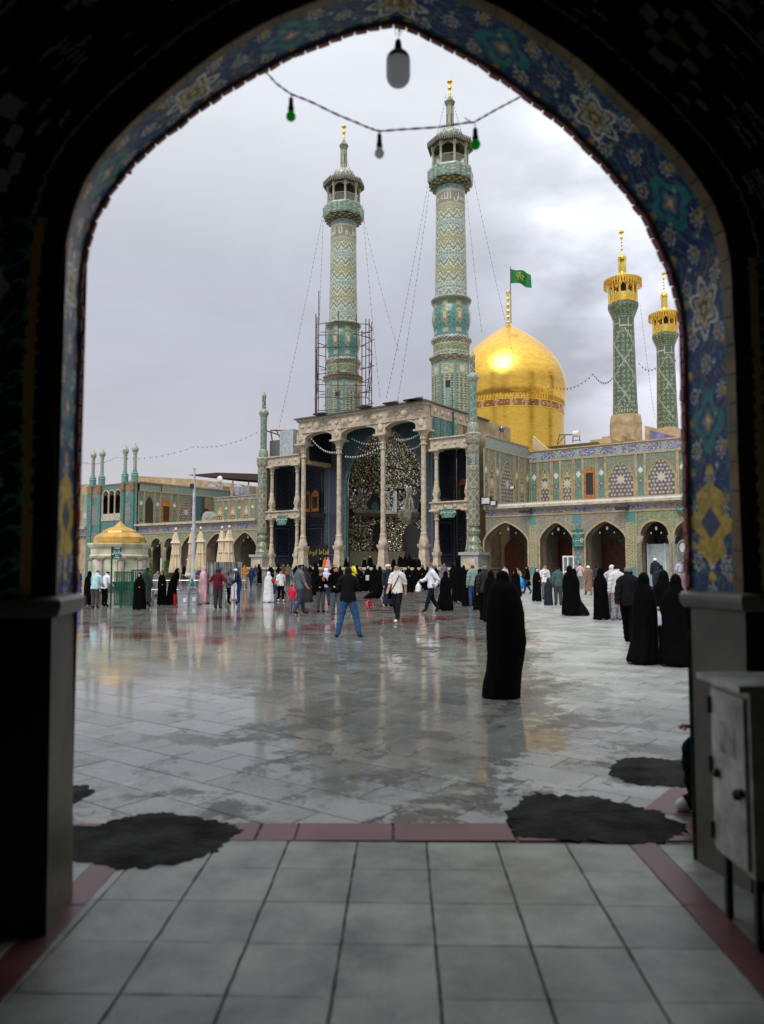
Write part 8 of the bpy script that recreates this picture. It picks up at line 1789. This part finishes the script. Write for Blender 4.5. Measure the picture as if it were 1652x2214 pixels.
man(515.5, 1304, 1226, 'lean2', -85, (.012, .015, .05), (.012, .03, .11), 'person in white hood, navy jacket and blue trousers bending to a woman in grey', hat=(.7, .7, .72), fat=1.1)
man(507, 1298, 1231, 'stand', 180, (.55, .56, .58), (.68, .68, .72), 'figure in white trousers between the grey dressed woman and the white hooded person')
chador(580.5, 1302, 1235.5, 185, 'figure in full white gown and white hood seen from behind', 7, c=(.66, .66, .70), show=False, hem=1.12, group=None, extra=lambda t, P: obj('red_bundle', MB().ell((-.13, .03, .70), .07, .06, .09, 10, 6), cloth((.5, .01, .03)), t, smooth=True))
chador(585, 1270, 1220, 30, 'woman in black chador with a white scarf behind the white gown', 8, hood=(.7, .7, .7))
man(597.5, 1292, 1236, 'walk', 60, (.04, .17, .09), (.02, .03, .08), 'youth in green shirt next to the boy in white', sleeve='short')
man(606.8, 1300, 1232, 'walk', 20, (.70, .70, .70), BLK, 'boy in white printed shirt, black trousers and white trainers', sleeve='short', shoe=(.7, .7, .7))
man(614, 1293, 1262, 'walk', 80, (.2, .3, .25), DG, 'toddler walking beside the boy in white trainers', child=True, extra=carry('hL', (.06, .16), (.25, .5, .3)))
man(529, 1272, 1220, 'front', 10, (.42, .17, .02), (.22, .18, .13), 'far woman in orange top near the left arcade', fat=1.1, skirt=(.2, .11, (.25, .2, .15)))
man(543, 1271, 1225, 'walk', 170, (.012, .03, .11), (.012, .03, .11), 'far man in blue tunic walking away with a child', fat=1.15)
chador(559.5, 1262, 1219, 180, 'far woman in black chador with green bag before the left turret pedestal', 9, show=False, extra=carry((.14, -.02, .45), (.07, .22), (.03, .45, .18)))
man(612, 1264, 1218, 'stand', 20, (.10, .055, .03), DG, 'far man in brown jacket before the portal steps', fat=1.1)
man(622.5, 1265, 1218.5, 'stand', 340, (.15, .10, .06), DG, 'far man in khaki jacket next to the brown jacketed man')
man(629, 1263, 1225, 'walk', 90, (.16, .24, .34), (.1, .14, .2), 'far youth in light blue jacket near the leftmost columns')
chador(602, 1268, 1221, 150, 'dark chador between the white gown and the brown jacketed men', 10)
man(631.7, 1326, 1262, 'stand', 165, (.62, .02, .07), (.14, .13, .19), 'small girl in red shirt and grey leggings', child=True, sleeve='short', fat=1.1)
man(647.5, 1328.5, 1217, 'walk', 120, (.10, .12, .14), (.035, .05, .085), 'man in grey t-shirt and dark jeans holding a child by the hand', sleeve='short', fat=1.1)
chador(661, 1302, 1224, 200, 'dark brown cloaked figure beside the man in grey t-shirt', 11, c=(.022, .017, .018), show=False, hem=1.25, wd=1.1)
chador(683, 1288, 1216, 90, 'tall woman in black chador left of the girl with a phone', 12, point=.4)
man(693.4, 1324, 1234, 'phone', 15, BLK, (.06, .065, .07), 'girl in black top and grey jeans raising an orange phone', hair=(.006, .005, .005), extra=lambda t, P: obj('phone', MB().box(P['hL'].x, P['hL'].y - .02, P['hL'].z + .02, .05, .012, .08), cloth((.5, .12, .03)), t))
man(705, 1310, 1226.5, 'walk', 195, (.60, .55, .68), (.02, .025, .05), 'old man in lilac white shirt and white cap walking away', hat=(.75, .75, .76), fat=1.15, extra=lambda t, P: obj('walking_stick', MB().tube([(.16, -.05, .5), (.18, -.06, 0)], .008), cloth((.6, .6, .6)), t))
man(726.3, 1339.5, 1222.5, 'front', 10, BLK, (.075, .085, .10), 'bearded man in black shirt and grey jeans facing the camera', shoe=(.25, .01, .06))
man(752.5, 1378, 1221, 'apart', 180, (.009, .009, .011), JEAN, 'man in black shirt and blue jeans standing legs apart taking a picture', fat=1.12, shoe=(.01, .011, .013))
man(764.5, 1280, 1217, 'hold', 120, (.62, .55, .03), DG, 'boy in yellow and black shirt by the platform edge', sleeve='short', extra=lambda t, P: obj('black_stripe', MB().lathe([(.66, .106), (.70, .108)], 20, amp=lambda a, z: -.028 * abs(math.sin(a))), cloth(BLK), t, smooth=True))
chador(780, 1279, 1228, 0, 'woman in black chador facing us right of the yellow shirt', 13, hem=1.15)
chador(795, 1278, 1222.5, 20, 'woman in black chador carrying white bags', 14, hood=(.6, .6, .62), extra=lambda t, P: [obj('white_bag', MB().box(.02 + q, -.19, .52, .11, .06, .20), cloth((.65, .66, .68)), t) for q in (-.10, .09)])
chador(822, 1294, 1225, 80, 'woman in black chador walking left of the cleric', 15, step=.5, hem=1.15, point=.5)
man(839, 1311, 1220, 'stand', 30, NVY, NVY, 'cleric in dark navy robe with white turban', hat=(.74, .73, .72), fat=1.15, skirt=(.06, .125, NVY), extra=lambda t, P: obj('turban', MB().lathe([(.935, .056), (.955, .068), (.98, .062), (.995, .03)], 16, (0, -.004)), cloth((.74, .73, .72)), t, smooth=True))
man(859, 1346, 1217.4, 'walk', -28, (.66, .65, .62), (.012, .012, .014), 'young man in white t-shirt, black trousers and white trainers walking towards us', sleeve='short', shoe=(.72, .72, .74), extra=lambda t, P: [obj('bag_strap', MB().tube([(.07, -.062, .80), (0, -.075, .66), (-.10, -.06, .50)], .007, 5), cloth(BLK), t), obj('shoulder_bag', MB().box(-.13, 0, .46, .05, .10, .13), cloth(BLK), t)])
man(796, 1317, 1291, 'crouch', 40, (.60, .04, .09), (.60, .04, .09), 'little girl in pink crouching on the wet paving', child=True)
man(933.5, 1324, 1218, 'bag', -75, (.66, .68, .74), (.010, .012, .018), 'man in white shirt striding left with a white plastic bag', hair=(.09, .045, .03), fat=1.1, shoe=(.05, .025, .015), extra=carry('hR', (.062, .19), (.70, .71, .74), 'plastic_bag'))
chador(964, 1320, 1234, 190, 'woman in black chador right behind the man with the white bag', 16, show=False, hem=1.3)
chador(991, 1301, 1210.5, 170, 'tall woman in black chador with a pointed hood', 17, point=1.2, show=False, hem=.95)
man(960.5, 1268, 1217, 'front', 0, (.17, .12, .15), (.17, .12, .15), 'far woman in a purple flowered dress near the right columns', skirt=(.04, .13, (.17, .12, .15)), hat=(.2, .14, .17))
chador(1012.5, 1311, 1231, 180, 'figure in dark cloak half hidden left of the man in mint shirt', 18, show=False)
man(1022.5, 1311.5, 1219.4, 'stand', 200, (.20, .31, .27), (.02, .06, .16), 'man in mint green shirt and jeans beside dark cloaks', hair=(.06, .025, .015))
chador(1039, 1320, 1229, 160, 'woman in black chador right of the man in mint shirt', 19, show=False)
man(1049, 1340, 1219.4, 'stand', 185, (.02, .02, .022), BLK, 'grey haired man in dark jacket close to the foreground woman', hair=(.14, .13, .13), fat=1.1)
chador(1062, 1344, 1232, 175, 'woman in black chador touching the left side of the foreground figure', 20, show=False, hem=1.1)
# ---- crowd before the platform
import itertools
cr_ = [(868, 1281, 1228, 0), (883, 1281, 1222, 10), (899, 1277, 1222, 190), (913.5, 1272, 1221, 340), (925, 1276, 1224, 170), (850, 1276, 1223, 180), (810, 1281, 1221, 200), (772, 1272, 1221, 160), (942, 1270, 1222, 20), (980, 1273, 1219, 180), (1003, 1276, 1222, 190), (720, 1270, 1221, 10), (735, 1273, 1224, 180), (670, 1268, 1220, 30), (655, 1266, 1220, 180), (1116, 1290, 1230, 180)]
nm_ = ['facing us directly below the third tall column', 'with hands clasped right of the third column', 'seen from behind among the dense group', 'facing left below the fourth tall column', 'from behind right of the fourth column', 'from behind left of the third column', 'behind the woman with white bags', 'from behind left of the white bags', 'by the first right gallery column', 'before the right gallery', 'nearest the right turret pedestal', 'between the two men in black shirts', 'behind the shoulder of the man in jeans', 'left of the man in grey t-shirt, far away', 'by the left pedestal foot', 'right of the foreground figure']
for i, ((x, f, h, a), q) in enumerate(zip(cr_, nm_)): chador(x, f, h, a, 'woman in black chador ' + q, 30 + i, show=a < 60 or a > 300, hem=1 + .2 * (i % 3 == 0), wd=1.1)
def onplat(D, back=0.0):                      # place on the platform top
    x = fx(D, 1222, -1.6 + back)[0]; return FW(x, -1.6 + back, PZ)
ps = [(693, 1207, 10, 1, 'left end of the platform'), (748, 1209, 200, 0, 'beside the second tall column'), (788, 1207, 20, 1, 'left of the third column, paired'), (800, 1202, 0, 1, 'facing us with a pale scarf, paired'), (851, 1206, 30, 0, 'right of the third column'), (866, 1200, 10, 0, 'in the seated row, second'), (875, 1203, 170, 1, 'in the seated row, third'), (885, 1200, 200, 0, 'in the seated row, fourth'), (895, 1205, 20, 0, 'in the seated row, fifth'), (905, 1205, 340, 0, 'next to the fourth column')]
for i, (x, h, a, sc_, q) in enumerate(ps):
    p = onplat(x, .4 + .5 * (i % 3)); k = pxm(p); Hs = max(.9, (1224.5 - h) * k * 1.15); t = chador(x, 1300, 1250, a, 'woman in black chador sitting on the platform, ' + q, 60 + i, sit=True, show=True, hood=(.5, .48, .46) if sc_ else None, group='women seated on the platform'); t.location = p; t.scale = (Hs,) * 3
for x, h, c_, lab in ((703.5, 1210, (.52, .12, .01), 'woman in orange coat sitting on the left of the platform'), (709.5, 1211, (.55, .30, .36), 'woman in pink scarf sitting beside the orange coat')):
    p = onplat(x, .2); t = chador(x, 1300, 1250, 10, lab, 80, sit=True, c=c_, group=None); t.location = p; t.scale = (.95,) * 3
# ---- right side
man(1119, 1266, 1226, 'sit', 0, (.42, .36, .28), (.3, .26, .2), 'man in cream clothes sitting before the first right arch door')
man(1141, 1284, 1223, 'walk', -100, BLK, (.012, .05, .16), 'woman in black coat and blue jeans left of the couple', hat=BLK, fat=1.15, skirt=(.30, .12, BLK))
chador(1161.4, 1300, 1228, 10, 'smiling woman in black chador with white scarf beside a man in white', 21, hood=(.6, .6, .6), wd=.9)
man(1179, 1296, 1220.5, 'stand', 5, (.68, .69, .72), (.10, .11, .13), 'grey haired man in white printed t-shirt', sleeve='short', hair=(.2, .18, .16), extra=lambda t, P: [obj('shirt_print', MB().box(.0, -.085, zz, w, .004, .012), cloth((.06, .07, .12)), t) for zz, w in ((.735, .11), (.715, .08), (.66, .13))])
chador(1186, 1309, 1249, 190, 'short child in a dark chador before the man in white t-shirt', 22, c=(.012, .014, .026), show=False)
man(1207.5, 1309, 1223, 'stand', 175, (.055, .11, .115), (.05, .05, .052), 'man in green checked shirt seen from behind', fat=1.1, extra=lambda t, P: [obj('shirt_check', MB().lathe([(zz, .100), (zz + .010, .100)], 20, amp=lambda a, z: -.028 * abs(math.sin(a)), caps=False), cloth((.25, .34, .34)), t) for zz in (.58, .63, .68, .73)])
chador(1233, 1331, 1222, 170, 'woman in black chador, left one of a pair in the middle of the right side', 23, show=False, hem=1.1, hood=None)
chador(1242, 1330, 1229, 215, 'woman in flowing black chador striding right, right one of a pair', 24, step=.22, hem=1.3, show=False)
man(1255, 1273, 1217, 'hold', 175, (.55, .44, .42), (.2, .2, .21), 'man in pale pink shirt carrying a child in red', extra=lambda t, P: obj('child_in_red', MB().ell((.06, -.12, .80), .05, .05, .10, 10, 6), cloth((.45, .02, .03)), t, smooth=True))
man(1273, 1287, 1221.5, 'walk', 185, (.21, .13, .085), (.21, .13, .085), 'man in long brown robe and white cap walking away barefoot', hat=(.7, .7, .7), shoe=(.42, .22, .14), fat=1.2, skirt=(.13, .12, (.21, .13, .085)))
chador(1299.7, 1340, 1228, 200, 'straight tall figure in black chador left of the man in grey trousers', 25, show=False, hem=.95, point=.3)
man(1335, 1341.5, 1218.5, 'stand', 185, (.60, .60, .61), (.22, .22, .25), 'man in white shirt and light grey trousers from behind', fat=1.1)
man(1325, 1338, 1217.5, 'stand', 150, (.5, .5, .5), (.2, .2, .22), 'white haired old man beside the man in grey trousers', hair=(.6, .6, .6))
man(1361.7, 1393, 1219.4, 'walk', 150, (.010, .010, .012), BLK, 'grey haired man in black shirt right of centre carrying a folder', hair=(.16, .15, .15), fat=1.2, extra=lambda t, P: obj('dark_folder', MB().box(-.17, -.03, .42, .02, .12, .17), cloth((.012, .012, .014), .4), t))
chador(1396, 1434, 1237, 130, 'woman in black chador with red hem and sandals at the right', 26, show=False, hem=1.0, step=.12, under=(.20, .02, .03), wd=.98)
chador(1466, 1440, 1240, 170, 'large figure in black chador against the right gateway edge', 27, show=False, hem=1.1, wd=1.05)
chador(1439, 1398, 1232, 160, 'woman in black chador with a clear plastic bag, behind the nearest pair', 28, show=False, hood=(.6, .6, .6), extra=lambda t, P: [obj('bag_hand', MB().ell((.08, .16, .50), .02, .02, .025, 8, 5), SKIN, t, smooth=True), obj('plastic_bag', MB().lathe([(.28, .045), (.30, .07), (.38, .055), (.47, .015)], 14, (.08, .16), amp=lambda a, z: .008 * math.sin(4 * a + z * 30)), cloth((.32, .36, .42), .3), t, smooth=True)])
man(1418, 1275, 1205, 'stand', 180, (.015, .018, .025), DG, 'man with white cap and dark jacket inside the round arch', hat=(.7, .7, .7))
man(1431, 1330, 1218, 'stand', 185, NVY, DG, 'dark haired man in navy jacket behind the women at the right')
man(1471.6, 1278, 1209, 'front', 10, (.34, .36, .50), DG, 'man in lavender blue shirt by the slender column at the far right', sleeve='short')
chador(1482, 1330, 1226, 190, 'woman in pinkish brown headscarf at the gateway edge', 29, c=(.20, .13, .15), show=False, group=None)
man(1392, 1290, 1240, 'stand', 0, BLK, BLK, 'small dark figure between the arch columns at the right', child=True)
# blue bundle on a stroller
b = gnd(1120, 1284); t = thing('stroller', 'stroller loaded with a bright blue plastic bundle', 'stroller', b)
obj('blue_bundle', MB().ell((0, 0, .62), .40, .35, .42, 16, 10), mat('bright_blue_plastic', (.01, .28, .75), .35, var=.3, vs=6), t, smooth=True)
for x in (-.25, .25):
    for y in (-.25, .25): obj('wheel', MB().tube([(x - .02, y, .1), (x + .02, y, .1)], .1, 12), BLACKM, t)
obj('stroller_frame', MB().tube([(-.25, -.25, .1), (-.2, 0, .5), (.3, .2, .95)], .02, 6), IRON, t)
# far small groups under the left arcade and behind the fence
far = [(455, 1262, 1221, (.03, .05, .12)), (447, 1263, 1222, BLK), (476, 1262, 1219, (.10, .05, .04)), (510, 1266, 1215, DG), (518, 1266, 1216, NVY), (398, 1263, 1222, BLK), (385, 1262, 1224, BLK), (432, 1266, 1221, (.05, .08, .2)), (552, 1264, 1221, DG), (640, 1262, 1221, BLK), (951, 1265, 1221, (.4, .38, .38)), (972, 1266, 1222, (.18, .08, .06)), (1092, 1272, 1223, (.5, .5, .5)), (1290, 1276, 1222, DG)]
fl2 = ['in dark blue right of the mast', 'in black right of the mast', 'in brown behind the steel screen', 'in charcoal under the last left arch', 'in navy under the last left arch', 'in black by the dark arcade', 'in black left of the mast', 'in blue behind the mast', 'in grey before the left arch pier', 'in black at the left platform corner', 'in pale top before the right gallery', 'in rust top before the right gallery', 'in white below the first right arch', 'in charcoal before the third right arch']
for i, ((x, f, h, c_), q) in enumerate(zip(far, fl2)): man(x, f, h, ('stand', 'walk', 'front')[i % 3], (0, 180, 90, 200)[i % 4], c_, DG if i % 2 else GRY, 'distant visitor ' + q, fat=1.05 + .1 * (i % 2))
# ---- the seated man hidden behind the right jamb: hand, knee and white shoe show
q = gnd(1489, 1772); st_ = thing('person', 'seated man mostly hidden by the right jamb, one hand, knee and white shoe showing', 'person', (q.x + .505, q.y + .02, .0), R(-90)); st_.scale = (1.72,) * 3
B = body_mesh('sit', 1.05); _, co, nrm, nf, lab, hm, hd, up, fw = B; link('body', B[0], mat('hand_skin', (.30, .10, .07), .5), st_)
link('jacket', sub_mesh('jacket', B, (lab == 'T') | (lab == 'A') | (lab == 'F'), .010, .006), cloth((.02, .022, .03)), st_); link('trousers', sub_mesh('trousers', B, lab == 'L', .008, .006), cloth((.007, .008, .012)), st_); link('hair', sub_mesh('hair', B, hm, .007), cloth((.02, .02, .02)), st_)
for x in (1, -1): link('shoe', sub_mesh('shoe', B, (lab == 'S') & ((np.array([co[f[0]][0] for f in nf]) * x) > 0), .008), cloth((.62, .62, .6), .5), st_)
P = pose('sit')
for sd_, s in ((1, 'L'), (-1, 'R')):
    h0 = P['h' + s]; 
    for j, (dx_, ln, bd) in enumerate(((-.016, .038, .3), (-.006, .044, .2), (.005, .041, .25), (.015, .032, .4))): obj('finger', MB().tube([h0 + V_(dx_, .0, .005), h0 + V_(dx_ * 1.2, -ln * .6, .012 - bd * .01), h0 + V_(dx_ * 1.25, -ln, .004 - bd * .02)], .0058, 7, .0042), mat('hand_skin', (.30, .10, .07), .5), st_, smooth=True)
    obj('thumb', MB().tube([h0 + V_(-.014 * sd_, .01, .004), h0 + V_(-.032 * sd_, -.012, .016), h0 + V_(-.028 * sd_, -.034, .018)], .0068, 7, .005), mat('hand_skin', (.30, .10, .07), .5), st_, smooth=True)
sb = thing('low_stool', 'low dark stool under the seated man behind the right jamb', 'stool', (q.x + .575, q.y + .02, 0)); obj('seat', MB().box(0, 0, .36, .4, .4, .05), WOODD, sb)
for x in (-.16, .16):
    for y in (-.16, .16): obj('leg', MB().box(x, y, .17, .04, .04, .34), WOODD, sb)
